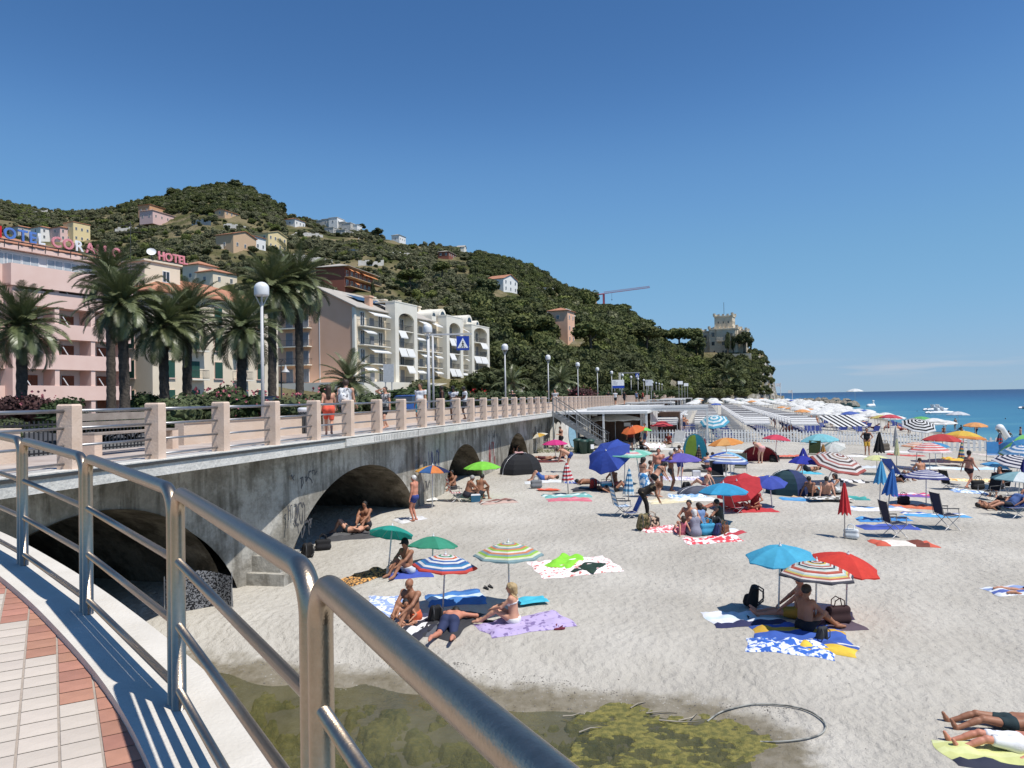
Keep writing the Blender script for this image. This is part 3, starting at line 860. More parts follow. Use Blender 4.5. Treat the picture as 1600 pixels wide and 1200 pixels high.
# ------------------------------------------------------------------ buildings
pink = mat('pink_render', (.76, .53, .45), .9, col2=(.81, .59, .51), scale=.6, bump=.01, bscale=14)
cream = mat('cream_render', (.72, .61, .45), .9, col2=(.78, .68, .53), scale=.5, bump=.01, bscale=14)
peach = mat('peach_render', (.74, .44, .29), .9, col2=(.78, .48, .33), scale=.4, bump=.01, bscale=14)
ivory = mat('ivory_render', (.74, .69, .58), .9, col2=(.80, .76, .66), scale=.5, bump=.01, bscale=14)
white_r = mat('white_render', (.74, .72, .68), .9, col2=(.80, .79, .76), scale=.6)
stone_c = mat('castle_stone', (.56, .47, .34), .95, col2=(.68, .59, .45), scale=.45, bump=.08, bscale=2.5)
roof_t = mat('terracotta_roof', (.36, .155, .085), .9, col2=(.46, .22, .13), scale=1.2, bump=.05, bscale=5)
roof_g = mat('grey_roof', (.36, .33, .29), .9, col2=(.44, .40, .35), scale=1.0)
glass = mat('window_glass', (.035, .045, .055), .12, spec=.6, var=.4, scale=.7)
glass_l = mat('window_curtain', (.32, .38, .42), .25, spec=.6, col2=(.55, .58, .58), scale=1.2)
shut_g = mat('green_shutter', (.02, .085, .06), .7)
shut_b = mat('brown_shutter', (.22, .085, .045), .75, var=.2)
shut_y = mat('grey_shutter', (.24, .25, .27), .7)
metal_d = mat('dark_metal', (.06, .06, .062), .5)
awn = mat('awning_white', (.80, .80, .78), .85, transl=.2, var=.05)
awn_o = mat('awning_orange', (.70, .28, .11), .85, transl=.2)
wpaint = mat('white_paint', (.78, .78, .77), .6, var=.05)
def bldg(name, label, loc, th, group=None):
	return thing(name, label, 'building' if 'house' not in name else 'house', loc, math.pi/2-th, group)
WM = {}
def window(parent, x, y, z, w, h, kind='plain', shutter=None, frame=wpaint, pane=glass, face='f', deep=.06):
	k = (w, h, kind, shutter.name if shutter else '', frame.name, pane.name)
	if k not in WM:
		mb = MB(); t = .07
		mb.b2(-w/2, -w/2+t, -.05, .05, 0, h); mb.b2(w/2-t, w/2, -.05, .05, 0, h)
		mb.b2(-w/2+t, w/2-t, -.05, .05, 0, t); mb.b2(-w/2+t, w/2-t, -.05, .05, h-t, h)
		if w > .8: mb.b2(-.03, .03, -.045, .045, t, h-t)
		if kind == 'sill': mb.b2(-w/2-.12, w/2+.12, -.14, .02, -.1, -.004)
		fm = mb.mesh('window', frame)
		mb = MB(); mb.b2(-w/2+t, w/2-t, -.012, .012, t, h-t); pm_ = mb.mesh('pane', pane)
		sm = None
		if shutter:
			mb = MB()
			mb.b2(-w/4+.01, w/4-.01, -.03, .0, 0, h)
			for q in range(int(h/.14)): mb.b2(-w/4+.04, w/4-.04, -.045, -.031, .06+q*.14, .14+q*.14-.03)
			sm = mb.mesh('shutter', shutter)
		WM[k] = (fm, pm_, sm)
	fm, pm_, sm = WM[k]
	rz = {'f': 0, 'l': -math.pi/2, 'r': math.pi/2}[face]
	o = link('window', fm, parent, (x, y, z), rz)
	link('pane', pm_, o)
	if sm:
		if kind == 'open':
			for e in (-1, 1): link('shutter', sm, o, (e*(w*.75+.02), -.06, 0))
		elif kind == 'awn':
			for e in (-1, 1): link('shutter', sm, o, (e*w*.25, -.08, 0)).rotation_euler = (-.0, 0, 0)
		else:
			for e in (-1, 1): link('shutter', sm, o, (e*w*.25, -.075, 0))
	return o
def balcony(parent, x0, x1, y0, y1, z, rail=metal_d, slab=ivory, h=1.0):
	mb = MB(); mb.b2(x0, x1, y0, y1, z-.16, z); o = mb.build('balcony', slab, parent)
	mb = MB()
	for a in ((x0+.05, y0+.05, x1-.05, y0+.05), (x0+.05, y0+.05, x0+.05, y1), (x1-.05, y0+.05, x1-.05, y1)):
		for zz in (.1, h): mb.tube([(a[0], a[1], z+zz), (a[2], a[3], z+zz)], .025, n=5)
		L_ = math.hypot(a[2]-a[0], a[3]-a[1]); q = max(2, int(L_/.16))
		for i in range(q+1):
			f = i/q
			mb.cyl((a[0]+(a[2]-a[0])*f, a[1]+(a[3]-a[1])*f, z), (a[0]+(a[2]-a[0])*f, a[1]+(a[3]-a[1])*f, z+h), .012, n=4, caps=False)
	tag(mb.build('railing', rail, o), None, None, None, 'stuff')
	return o
def awning(parent, x0, x1, y, z, out=1.3, drop=.7, m=awn):
	mb = MB()
	mb.add([(x0, y, z), (x1, y, z), (x1, y-out, z-drop), (x0, y-out, z-drop), (x0, y-out, z-drop-.18), (x1, y-out, z-drop-.18)], [(0, 3, 2, 1), (3, 4, 5, 2)])
	return mb.build('awning', m, parent)
def gable(mb, x0, x1, y0, y1, z, h, ov=.4, mi=0, axis='x', th=.16):
	if axis == 'x':
		ym = (y0+y1)/2
		s_ = h/(ym-y0)
		for e, ya in ((1, y0-ov), (-1, y1+ov)):
			za = z-ov*s_
			mb.add([(x0-ov, ya, za), (x1+ov, ya, za), (x1+ov, ym, z+h), (x0-ov, ym, z+h), (x0-ov, ya, za+th), (x1+ov, ya, za+th), (x1+ov, ym, z+h+th), (x0-ov, ym, z+h+th)],
				 [(0, 1, 2, 3), (4, 7, 6, 5), (0, 4, 5, 1), (1, 5, 6, 2), (3, 7, 4, 0)], mi)
	else:
		xm = (x0+x1)/2
		s_ = h/(xm-x0)
		for e, xa in ((1, x0-ov), (-1, x1+ov)):
			za = z-ov*s_
			mb.add([(xa, y0-ov, za), (xa, y1+ov, za), (xm, y1+ov, z+h), (xm, y0-ov, z+h), (xa, y0-ov, za+th), (xa, y1+ov, za+th), (xm, y1+ov, z+h+th), (xm, y0-ov, z+h+th)],
				 [(0, 3, 2, 1), (4, 5, 6, 7), (0, 1, 5, 4), (1, 2, 6, 5), (3, 0, 4, 7)], mi)
def hip(mb, x0, x1, y0, y1, z, h, ov=.5, mi=0):
	x0 -= ov; x1 += ov; y0 -= ov; y1 += ov
	ins = min((y1-y0)/2, (x1-x0)/2)
	ym = (y0+y1)/2
	a, b = x0+ins, x1-ins
	if b-a < .05: a = b = (x0+x1)/2; a -= .03; b += .03
	mb.add([(x0, y0, z), (x1, y0, z), (x1, y1, z), (x0, y1, z), (a, ym, z+h), (b, ym, z+h), (x0, y0, z-.15), (x1, y0, z-.15), (x1, y1, z-.15), (x0, y1, z-.15)],
		 [(0, 1, 5, 4), (1, 2, 5), (2, 3, 4, 5), (3, 0, 4), (6, 7, 1, 0), (7, 8, 2, 1), (8, 9, 3, 2), (9, 6, 0, 3), (9, 8, 7, 6)], mi)
def gable_wall(mb, x0, x1, y, z, h, mi=0, th=.3):
	mb.prism([(x0, z), (x1, z), ((x0+x1)/2, z+h)], y, y+th, mi)
def letters(parent, text, size, cols, m0, gap=.15, extrude=.08, name='letter', adv=None):
	x = 0
	for i, ch in enumerate(text):
		if ch == ' ':
			x += size*.45; continue
		cu = bpy.data.curves.new('letter', 'FONT'); cu.body = ch; cu.size = size*1.38; cu.extrude = extrude; cu.offset = size*.028
		cu.resolution_u = 3
		ob = bpy.data.objects.new('tmp', cu)
		me = bpy.data.meshes.new_from_object(ob)
		bpy.data.objects.remove(ob); bpy.data.curves.remove(cu)
		co = np.zeros(len(me.vertices)*3, np.float32); me.vertices.foreach_get('co', co); co = co.reshape(-1, 3)
		w_ = co[:, 0].max()-co[:, 0].min()
		co[:, 0] -= co[:, 0].min()
		me.vertices.foreach_set('co', co.ravel())
		me.materials.clear(); me.materials.append(cols[i] if isinstance(cols, list) else cols)
		o = link(name, me, parent, (x, 0, 0)); o.rotation_euler = (math.pi/2, 0, 0)
		x += w_+size*gap
	return x
# --- pink hotel on the left
TH = math.radians(25)
ho = bldg('pink_hotel', 'pink five storey hotel with balconies behind the leftmost palms', (-44, 67.7, 4.55), TH)
Lh, Dh = 11.6, 15
zb = [1.65, 4.55, 7.4, 10.3, 13.2]      # balcony parapet bottoms above the ground
mb = MB()
mb.b2(.0, Lh, 1.7, Dh, -.3, 15.3); mb.build('wall', white_r, ho)
mb = MB(); mb.b2(-.05, .55, -.05, 1.7, -.3, 12.0); mb.build('corner_pillar', pink, ho)
for x in (4.1, 7.75, 11.2):
	mb = MB(); mb.b2(x-.22, x+.22, .02, 1.69, -.3, 12); mb.build('pillar', pink, ho)
for i, z in enumerate(zb[:4]):
	mb = MB()
	mb.b2(.56, Lh+.3, -.06, .1, z, z+1.4); mb.b2(.56, Lh+.3, .1, 1.69, z, z+.18)
	mb.build('balcony_parapet', pink, ho)
mb = MB(); mb.b2(-.3, Lh+.4, -.3, -.12, 11.9, 13.85); mb.b2(-.3, -.1, -.12, 8, 11.9, 13.85); mb.b2(-.3, Lh+.4, -.12, 3, 11.9, 12.1)
mb.build('terrace_parapet', pink, ho)
mb = MB(); mb.b2(-9, -.02, 1.8, Dh, -.3, 15.3); mb.build('side_wall', white_r, ho)
for i, z in enumerate(zb[:4]):
	mb = MB(); mb.b2(-9, -.06, 1.0, 1.15, z, z+1.4); mb.b2(-9, -.06, 1.15, 1.79, z, z+.18); mb.build('side_balcony', pink, ho)
	window(ho, -1.9, 1.76, z+.3, 1.2, 2.1, 'plain', shut_b); window(ho, -4.6, 1.76, z+.3, 1.2, 2.1, 'plain', shut_b)
mb = MB(); mb.b2(-9, -.31, .9, 1.05, 11.9, 13.85); mb.build('side_terrace_parapet', pink, ho)
for i, z in enumerate([-.3]+zb[:4]):
	for j, x in enumerate((2.3, 5.9, 9.6)):
		window(ho, x+.3, 1.62, z+.25, 1.25, 2.15, 'plain', None if (i, j) in ((2, 0),) else shut_b, pane=glass)
		mb = MB()
		mb.add([(x-1.1, 1.0, z+1.3), (x-1.1, .1, z+1.3), (x-.6, .1, z+2.05), (x-.6, 1.0, z+2.05)], [(0, 1, 2, 3)])
		if i: 
			mb = MB(); mb.prism([(x-1.2, z+2.15), (x-1.12, z+2.15), (x-.62, z+1.42), (x-.70, z+1.42)], .1, .2); mb.build('divider_edge', wpaint, ho)
			mb = MB(); mb.b2(x-.16+2.0, x-.12+2.0, .1, 1.6, z+.2, z+2.5); mb.build('divider', shut_y, ho)
mb = MB(); mb.b2(-9, Lh+.3, 1.75, 2.0, 13.4, 15.35); mb.build('attic_wall', pink, ho)
for x in (-7.4, -4.4, -1.0, 1.9, 5.9, 9.6):
	window(ho, x-.85, 1.68, 13.55, 1.6, 1.5, 'plain', None, pane=glass_l); window(ho, x+.8, 1.68, 13.55, 1.6, 1.5, 'plain', None, pane=glass_l)
mb = MB(); mb.b2(-9.2, Lh+.6, 1.2, Dh+.3, 15.36, 15.75); mb.build('cornice', pink, ho)
mb = MB(); hip(mb, -9, Lh, 1.6, Dh, 15.9, 2.0, .3); mb.build('roof', roof_t, ho)
red_l = mat('letter_red', (.62, .015, .02), .5); blue_l = mat('letter_blue', (.10, .21, .55), .5); pink_l = mat('letter_pink', (.72, .27, .30), .5); white_l = mat('letter_white', (.8, .8, .8), .5)
sg = thing('hotel_sign', 'roof sign reading HOTEL CORALLO in red, blue, white and pink letters', 'sign', ho.matrix_basis @ Vector((-1.2, 1.0, 16.2)), math.pi/2-TH)
letters(sg, 'HOTEL CORALLO', 1.02, [red_l, blue_l, blue_l, blue_l, white_l, None, pink_l, pink_l, white_l, pink_l, pink_l, pink_l, pink_l], None, .19)
mb = MB()
mb.b2(-.3, 10.6, .1, .18, -.16, -.06); mb.build('sign_beam', metal_d, sg)
for k in range(9):
	mb = MB(); mb.cyl((k*1.25, .14, -.16), (k*1.25, .2, -.75), .04, n=5); mb.build('sign_strut', metal_d, sg)
# --- cream hotel with green shutters
h2 = bldg('cream_hotel', 'cream hotel with green shutters behind the middle palms', (-37.9, 81, 4.55), TH)
L2, D2 = 19, 12
mb = MB(); mb.b2(0, L2, 0, D2, -.3, 13.2); mb.build('wall', cream, h2)
mb = MB(); hip(mb, 0, L2, 0, D2, 13.3, 2.6, .5); mb.build('roof', roof_t, h2)
for z in (.8, 4.0, 7.2, 10.3):
	for x in (2.2, 5.6, 9.0, 12.4, 15.8):
		window(h2, x, -.04, z, 1.15, 1.9, 'sill', shut_g, frame=pink)
		if z in (4.0, 7.2) and x in (5.6, 12.4): balcony(h2, x-1.2, x+1.2, -1.0, 0, z-.1, metal_d, ivory, .95)
	for y in (3.2, 8): window(h2, -.04, y, z, 1.15, 1.9, 'sill', shut_g, frame=pink, face='l')
mb = MB(); mb.b2(2.0, 6.8, 3.5, 8, 13.2, 17.0); mb.b2(1.8, 7.0, 3.3, 8.2, 17.0, 17.2); mb.build('roof_tower', cream, h2)
window(h2, 4.8, 3.46, 14.9, 1.0, 1.3)
s2 = thing('roof_sign', 'pink roof sign reading HOTEL on the cream roof tower', 'sign', h2.matrix_basis @ Vector((3.75, 3.4, 17.4)), math.pi/2-TH)
letters(s2, 'HOTEL', .95, pink_l, None, .06)
mb = MB(); mb.b2(-.2, 3.3, .05, .12, -.15, -.02); mb.build('sign_beam', metal_d, s2)
ds = thing('satellite_dish', 'white satellite dish on the cream roof tower', 'dish', h2.matrix_basis @ Vector((2.9, 3.5, 17.2)))
mb = MB(); mb.cyl((0, 0, 0), (0, 0, .7), .05, n=6); mb.build('mast', metal_d, ds)
mb = MB(); mb.lathe([(0, 0), (.3, .04), (.55, .16), (.62, .24)], n=18); o = mb.build('dish', wpaint, ds, True, loc=(.05, -.1, .8)); o.rotation_euler = (math.radians(60), 0, math.radians(25)); o.scale = (.8, .8, .8)
an = thing('aerial', 'television aerial beside the satellite dish', 'aerial', h2.matrix_basis @ Vector((.5, 3.8, 15)))
mb = MB(); mb.cyl((0, 0, 0), (0, 0, 6.0), .03, n=5); mb.build('mast', metal_d, an)
for z, w in ((5.6, 1.2), (4.9, 1.6)):
	mb = MB(); mb.cyl((-w, 0, z), (w, .2, z), .02, n=4)
	for q in range(7): mb.cyl((-w+q*w/3, -.3, z), (-w+q*w/3, .3, z), .012, n=4)
	mb.build('cross_arm', metal_d, an)
# --- long apartment block: peach gable end, ivory frames with arches, balconies and awnings
TA = math.radians(21)
ap = bldg('apartment_block', 'long peach and ivory apartment block with awnings and arched frames', (-25.2, 124, 4.55), TA)
ZB = 4.2
FL = [ZB, ZB+3.05, ZB+6.1, ZB+9.15, ZB+12.2]
mb = MB()
mb.b2(0, 52, 0, 15, -1, ZB+12.2); mb.build('wall', cream, ap)
mb = MB(); mb.b2(-.25, -.001, 7.8, 15, -1, ZB+12.2); mb.b2(-.25, -.001, -.05, 6.3, -1, ZB+12.2)
mb.b2(-.25, -.001, 6.3, 7.8, -1, ZB+12.2)
mb.prism([(-.05, ZB+12.2), (15, ZB+12.2), (7.5, ZB+15.8)], -.25, 0, axis='x'); mb.build('gable_wall', peach, ap)
mb = MB(); gable(mb, 0, 27, 0, 15, ZB+12.3, 3.6, .7); mb.build('roof', roof_g, ap)
mb = MB(); gable(mb, 27.2, 52, 1.5, 15, ZB+12.0, 2.6, .5); mb.build('rear_roof', roof_g, ap)
mb = MB(); mb.b2(-.35, .2, -.12, .35, -1, ZB+12.1); mb.build('corner_strip', ivory, ap)
mb = MB(); mb.b2(-.30, -.255, 6.6, 6.72, 0, ZB+11.6); mb.build('drain_pipe', wpaint, ap)
for i, z in enumerate(FL[:4]):
	for y in (9.4, 12.6):
		window(ap, -.30, y, z+.1, 1.3, 2.2, 'plain', shut_y, face='l')
	if i:
		o = balcony(ap, -.0, 6.2, -1.3, 0, 0); o.parent = ap; o.rotation_euler = (0, 0, -math.pi/2); o.location = (-.25, 14.4, z)
window(ap, -.3, 13.2, FL[4]+.1, 1.2, 1.6, face='l')
o = awning(ap, 0, 4.6, 0, 0, 1.2, .25); o.rotation_euler = (0, 0, -math.pi/2); o.location = (-.28, 13.6, FL[4]-.1)
for x0, x1 in ((.6, 9.2), (18.2, 29.4), (38.0, 41.6)):
	for i, z in enumerate(FL[:4]):
		q = max(1, int((x1-x0)/2.6))
		for k in range(q):
			x = x0+(k+.5)*(x1-x0)/q
			window(ap, x, -.05, z+.08, 1.3, 2.3 if k % 2 == 0 else 1.5, 'plain', shut_y if k % 2 else None)
		if i: balcony(ap, x0, x1, -1.25, 0, z)
		awning(ap, x0+.4+(i % 2)*2.2, min(x1, x0+3.6+(i % 2)*2.2), -.1, z+2.7, 1.5, .75)
		if x1-x0 > 6 and i != 2: awning(ap, x1-3.0, x1-.2, -.1, z+2.7, 1.4, .7)
for n_, (x0, x1) in enumerate(((9.6, 17.7), (29.9, 37.6), (42.0, 51.7))):
	top = ZB+[13.9, 13.4, 12.6][n_]
	pil = 1.25
	mb = MB()
	mb.b2(x0, x0+pil, -1.9, -.02, -1, top); mb.b2(x1-pil, x1, -1.9, -.02, -1, top)
	a, b = x0+pil, x1-pil; zc = ZB+11.0; rx = (b-a)/2; rz_ = 1.25
	pts = [(a+rx-rx*math.cos(math.pi*k/16), zc+rz_*math.sin(math.pi*k/16)) for k in range(17)]
	for (xa, za), (xb, zb_) in zip(pts[:-1], pts[1:]):
		mb.add([(xa, -1.9, za), (xb, -1.9, zb_), (xb, -1.9, top), (xa, -1.9, top), (xa, -1.5, za), (xb, -1.5, zb_)], [(0, 1, 2, 3), (0, 4, 5, 1)])
	mb.add([(a, -1.9, top), (b, -1.9, top), (b, 0, top), (a, 0, top)], [(0, 1, 2, 3)])
	mb.b2(x0-.05, x1+.05, -1.95, 2, top+.002, top+.2)
	mb.build('arched_frame', ivory, ap)
	mb = MB(); mb.b2(x0+pil, x1-pil, -.08, -.03, ZB, ZB+12); mb.build('loggia_wall', cream, ap)
	for i, z in enumerate(FL[:4]):
		balcony(ap, a, b, -1.7, -.1, z)
		m_ = (a+b)/2
		for k in (-1, 1):
			window(ap, m_+k*rx*.5, -.14, z+.1, 1.3, 2.2, 'plain', shut_y if (i+n_+k) % 2 else None)
			if i < 3 and (n_+i+k) % 4 != 3: awning(ap, m_+(k-1)*rx*.5+.1+.0, m_+(k+1)*rx*.5-.1, -1.75, z+2.95, .55, 1.15+.2*((i+n_) % 2))
for k, x in enumerate((27.6, 31.5, 38.6, 40.5, 44.5, 48.8)):
	r_ = 1.5 if k in (1, 4) else .95
	mb = MB()
	prof = [(x+r_*math.cos(math.pi*q/12), ZB+12.8+(.7 if k in (1, 4) else .4)+r_*math.sin(math.pi*q/12)) for q in range(13)]+[(x-r_, ZB+12.2), (x+r_, ZB+12.2)]
	mb.prism(prof, -.3, 5); o = mb.build('dormer', ivory, ap)
	mb = MB(); mb.prism([(x+(r_*.68)*math.cos(math.pi*q/12), ZB+12.9+(.55 if k in (1, 4) else .3)+r_*.68*math.sin(math.pi*q/12)) for q in range(13)], -.34, -.305); mb.build('pane', glass, o)
for x, y, z, m_ in ((6.5, .9, 2.5, peach), (15, 5.5, 3.6, cream), (19, 5.4, 3.6, cream), (23.5, 5.0, 3.9, cream), (27, 5, 3.4, cream), (31, 4.6, 3.5, cream), (36, 4.5, 3.4, cream), (41, 4.8, 3.2, cream)):
	mb = MB(); mb.b2(x-.55, x+.55, y, y+1.0, ZB+11.5, ZB+13.2+z-1.2); mb.b2(x-.7, x+.7, y-.12, y+1.12, ZB+13.2+z-1.2+.002, ZB+13.2+z-.95); mb.build('chimney', m_, ap)
for x0, x1 in ((2, 8), (3, 16)):
	pass
mb = MB(); mb.add([(4.5, 2.2, ZB+13.9), (14, 2.2, ZB+13.9), (14, 4.6, ZB+15.05), (4.5, 4.6, ZB+15.05)], [(0, 1, 2, 3)]); mb.build('skylight', glass, ap)
gw = tag(MB().build('garden_wall', white_r), 'white garden wall with round openings below the apartment block', 'wall') if False else None
mb = MB(); mb.b2(-3, 53.5, -3.4, 15, -.5, ZB-.05); mb.build('terrace_base', ivory, ap)
sw = thing('garden_wall', 'white garden wall with ring pattern right of the apartment block', 'wall', ap.matrix_basis @ Vector((30, -9, .3)), math.pi/2-TA)
mb = MB(); mb.b2(0, 32, 0, .3, -.3, 2.1); mb.build('wall_base', white_r, sw)
for k in range(14):
	mb = MB(); c = 16+k*1.15
	mb.tube([(c+.55*math.cos(2*math.pi*q/14), .15, 2.65+.55*math.sin(2*math.pi*q/14)) for q in range(15)], .07, n=5); mb.build('ring', white_r, sw)
# --- houses on the hillside
def house(name, label, px, py, w, d, h, wallm, roofm, roof='hip', th=21, rh=1.6, wins=3, floors=None, shutter=None, sink=3.0, pt=None, group='houses on the hillside'):
	p = pt or H(px, py)
	o = bldg(name, label, (p.x, p.y, p.z), math.radians(th), group)
	x0, x1 = -w/2, w/2
	mb = MB(); mb.b2(x0, x1, 0, d, -sink, h)
	if roof == 'gable_y': gable_wall(mb, x0, x1, 0, h, rh); gable_wall(mb, x0, x1, d-.3, h, rh)
	if roof == 'gable': mb.prism([(0, h), (d, h), (d/2, h+rh)], x0, x0+.3, axis='x'); mb.prism([(0, h), (d, h), (d/2, h+rh)], x1-.3, x1, axis='x')
	mb.build('wall', wallm, o)
	if roof != 'flat':
		mb = MB()
		if roof == 'hip': hip(mb, x0, x1, 0, d, h+.15, rh, .45)
		elif roof == 'gable': gable(mb, x0, x1, 0, d, h+.02, rh, .4)
		elif roof == 'gable_y': gable(mb, x0, x1, 0, d, h+.02, rh, .4, axis='y')
		mb.build('roof', roofm, o)
	else:
		mb = MB(); mb.b2(x0-.2, x1+.2, -.2, d+.2, h+.002, h+.3); mb.build('roof', roofm, o)
	fl = floors or max(1, int(h/2.9))
	for f in range(fl):
		for k in range(wins):
			window(o, x0+(k+.5)*w/wins, -.05, f*h/fl+.8, 1.0, 1.35, 'plain', shutter)
		for k in range(max(1, wins//2)):
			window(o, x0-.05, (k+.5)*d/max(1, wins//2), f*h/fl+.8, 1.0, 1.35, 'plain', shutter, face='l')
	return o
yell = mat('yellow_render', (.74, .60, .33), .9, var=.1); tan = mat('tan_render', (.58, .40, .25), .9, var=.1); redbr = mat('redbrown_render', (.25, .085, .055), .9, var=.15)
grey_st = mat('grey_stone', (.42, .40, .36), .95, col2=(.56, .54, .50), scale=.8, bump=.06, bscale=4)
lpink = mat('pale_pink_render', (.68, .48, .45), .9, var=.1); orng = mat('orange_render', (.60, .33, .18), .9, var=.1)
HOUSES = [
	house('hill_house', 'orange hill house above the pink one', 249, 336, 15, 8, 4.5, orng, roof_t, 'hip', 18, 1.4, 4),
	house('hill_house', 'pale pink hill house with arched terrace below the summit', 262, 347, 22, 9, 4.2, lpink, lpink, 'hip', 18, 1.6, 5),
	house('hill_house', 'long low tiled house right below the summit trees', 362, 340, 10, 6, 2.6, tan, roof_t, 'gable', 20, 1, 3),
	house('hill_house', 'white house with red roof left of the ruined hamlet', 469, 354, 10, 7, 3.6, white_r, roof_t, 'hip', 20, 1.3, 3),
	house('hill_house', 'tan villa with gable left of the yellow villa', 383, 391, 12, 8, 5.0, tan, roof_t, 'gable_y', 22, 1.8, 3),
	house('hill_house', 'small white house between the tan and yellow villas', 407, 391, 6, 7, 4.8, white_r, roof_t, 'hip', 22, 1.0, 2),
	house('hill_house', 'bright yellow villa with gable on the middle slope', 434, 391, 12, 8, 6.5, yell, yell, 'gable_y', 22, 1.6, 4),
	house('hill_house', 'cream tower house at the right of the left hamlet', 128, 378, 8.5, 7, 8.5, yell, roof_t, 'flat', 25, 1, 3, 2),
	house('hill_house', 'rose house left of the cream tower house', 107, 378, 8, 7, 6.2, lpink, roof_t, 'hip', 25, 1.2, 3, 2),
	house('hill_house', 'white house with tiled roof in the left hamlet', 80, 377, 10, 7, 5.8, white_r, roof_t, 'hip', 25, 1.2, 3, 2),
	house('hill_house', 'grey end house of the left hamlet', 49, 375, 13, 7, 5.6, grey_st, roof_t, 'hip', 25, 1.2, 3, 2),
	house('hill_house', 'pale house on the ridge right of the hamlet', 629, 377, 11, 7, 4.2, white_r, roof_g, 'hip', 20, 1.3, 3),
	house('hill_house', 'low brown house on the upper slope', 707, 404, 12, 6, 2.8, redbr, roof_g, 'hip', 15, 1.0, 4),
	house('hill_house', 'pale gabled roof peeking over the ridge', 727, 391, 8, 6, 2.2, ivory, roof_g, 'gable_y', 10, 1.6, 2),
	house('hill_house', 'white chalet with red gable roof on the right slope', 798, 457, 12, 9, 5.4, white_r, roof_t, 'gable_y', 30, 2.2, 3, 2),
	house('hill_house', 'small pale hut on the right slope', 862, 459, 5, 5, 2.6, ivory, grey_st, 'flat', 20, 1, 2),
	house('hill_house', 'square villa with red hip roof beside the crane', 929, 470, 10, 9, 5.2, tan, roof_t, 'hip', 28, 1.6, 3, 2),
	house('hill_house', 'peach house with balconies among the pines', 893, 536, 8, 7, 11, peach, roof_t, 'hip', 22, 1.3, 2, 3),
	house('hill_house', 'small tiled house behind the cream hotel', 325, 440, 7, 6, 4.5, cream, roof_t, 'hip', 24, 1.4, 2),
	house('hill_house', 'low tiled house right behind the cream hotel', 352, 446, 9, 6, 3.4, cream, roof_t, 'hip', 24, 1.2, 2),
]
p = H(570, 455)
mv = bldg('hill_house', 'red brown modern villa with orange awnings above the apartment block', (p.x, p.y, p.z), math.radians(14), 'houses on the hillside')
W = 24
mb = MB(); mb.b2(-W/2, W/2-3, 1.2, 11, -4, 6.2); mb.build('wall', redbr, mv)
mb = MB(); hip(mb, -W/2, W/2-2, .2, 11, 6.4, 1.8, .8); mb.build('roof', roof_g, mv)
for z in (.1, 3.1):
	balcony(mv, -W/2, W/2, -.8, 1.2, z, metal_d, tan)
	for k in range(6): window(mv, -W/2+1.8+k*3.2, 1.15, z+.1, 1.5, 2.1)
for x0, x1, z in ((-11.5, -9.2, 5.9), (-7.5, -5, 5.9), (-2, 3, 5.9), (3.3, 9, 5.9), (-7.5, -5, 2.2)): awning(mv, x0, x1, .5, z, 1.3, .9, awn_o)
for i, (px, py, w, h, m_) in enumerate(((512, 358, 7, 5, grey_st), (521, 360, 8, 6.4, grey_st), (533, 361, 9, 7.5, white_r), (543, 362, 7, 5.4, grey_st), (553, 363, 8, 5.0, grey_st), (562, 364, 6, 4.4, white_r), (527, 366, 9, 3.2, grey_st), (546, 368, 10, 2.4, grey_st))):
	house('stone_house', ['leftmost grey stone house of the ruined ridge hamlet', 'second grey stone house of the ridge hamlet from the left', 'tallest pale house in the middle of the ridge hamlet', 'grey stone house right of the tallest hamlet house',
		 'broad grey house in the right half of the ridge hamlet', 'rightmost pale house of the ridge hamlet', 'long low stone terrace house below the hamlet', 'lowest stone building below the ridge hamlet'][i], px, py, w, 6, h, m_, grey_st, 'flat', 18, 1, 3, group='ridge hamlet')
for i, (xa, xb, y) in enumerate(((455, 505, 372), (560, 620, 377), (430, 470, 396), (350, 385, 358), (520, 560, 395), (300, 330, 352), (610, 650, 400), (560, 600, 415), (470, 520, 410), (180, 215, 362), (30, 75, 332), (345, 375, 390))):
	a, b = H(xa, y), H(xb, y+rnd.uniform(-2, 3))
	mb = MB(); q = 8
	for k in range(q):
		p0, p1 = a.lerp(b, k/q), a.lerp(b, (k+1)/q)
		z0 = HZ(p0.x, p0.y); z1 = HZ(p1.x, p1.y)
		hh = rnd.uniform(1.2, 2.4)
		mb.add([(p0.x, p0.y-.5, z0-1), (p1.x, p1.y-.5, z1-1), (p1.x, p1.y-.3, z1+hh), (p0.x, p0.y-.3, z0+hh), (p0.x, p0.y+.4, z0+hh), (p1.x, p1.y+.4, z1+hh)], [(0, 1, 2, 3), (3, 2, 5, 4)])
	tag(mb.build('terrace_wall', grey_st), 'pale dry stone terrace wall on the hillside', 'wall', 'terrace walls on the hillside')
p = H(893, 536)
hs = thing('hill_hotel', 'hillside hotel terrace with white roof sign among the pines', 'building', (p.x-1, p.y+12, p.z+6), math.radians(68))
mb = MB(); mb.b2(-9, 9, 0, 8, -10, 5.2); mb.build('wall', ivory, hs)
mb = MB(); mb.b2(-9.6, 9.4, -1, 8.4, 5.21, 5.6); mb.build('roof', white_r, hs)
for k in range(6): window(hs, -7.5+k*3, -.05, 2.6, 1.2, 1.6)
s3 = thing('hill_hotel_sign', 'white sign reading HOTEL on the hillside hotel roof', 'sign', hs.matrix_basis @ Vector((-2.2, -.8, 5.7)), math.radians(68)); letters(s3, 'HOTEL', 1.5, white_l, None, .12)
cr_m = mat('crane_red', (.36, .06, .09), .6)
c0 = onY(944, 500, 392); 
cr = thing('tower_crane', 'red tower crane with long jib behind the ridge villa', 'crane', (c0.x, c0.y, c0.z))
top = onY(944, 459, 392).z-c0.z
tipv = onY(1015, 449.5, 380)-c0; rootv = Vector((-6, 1.5, top-.7))
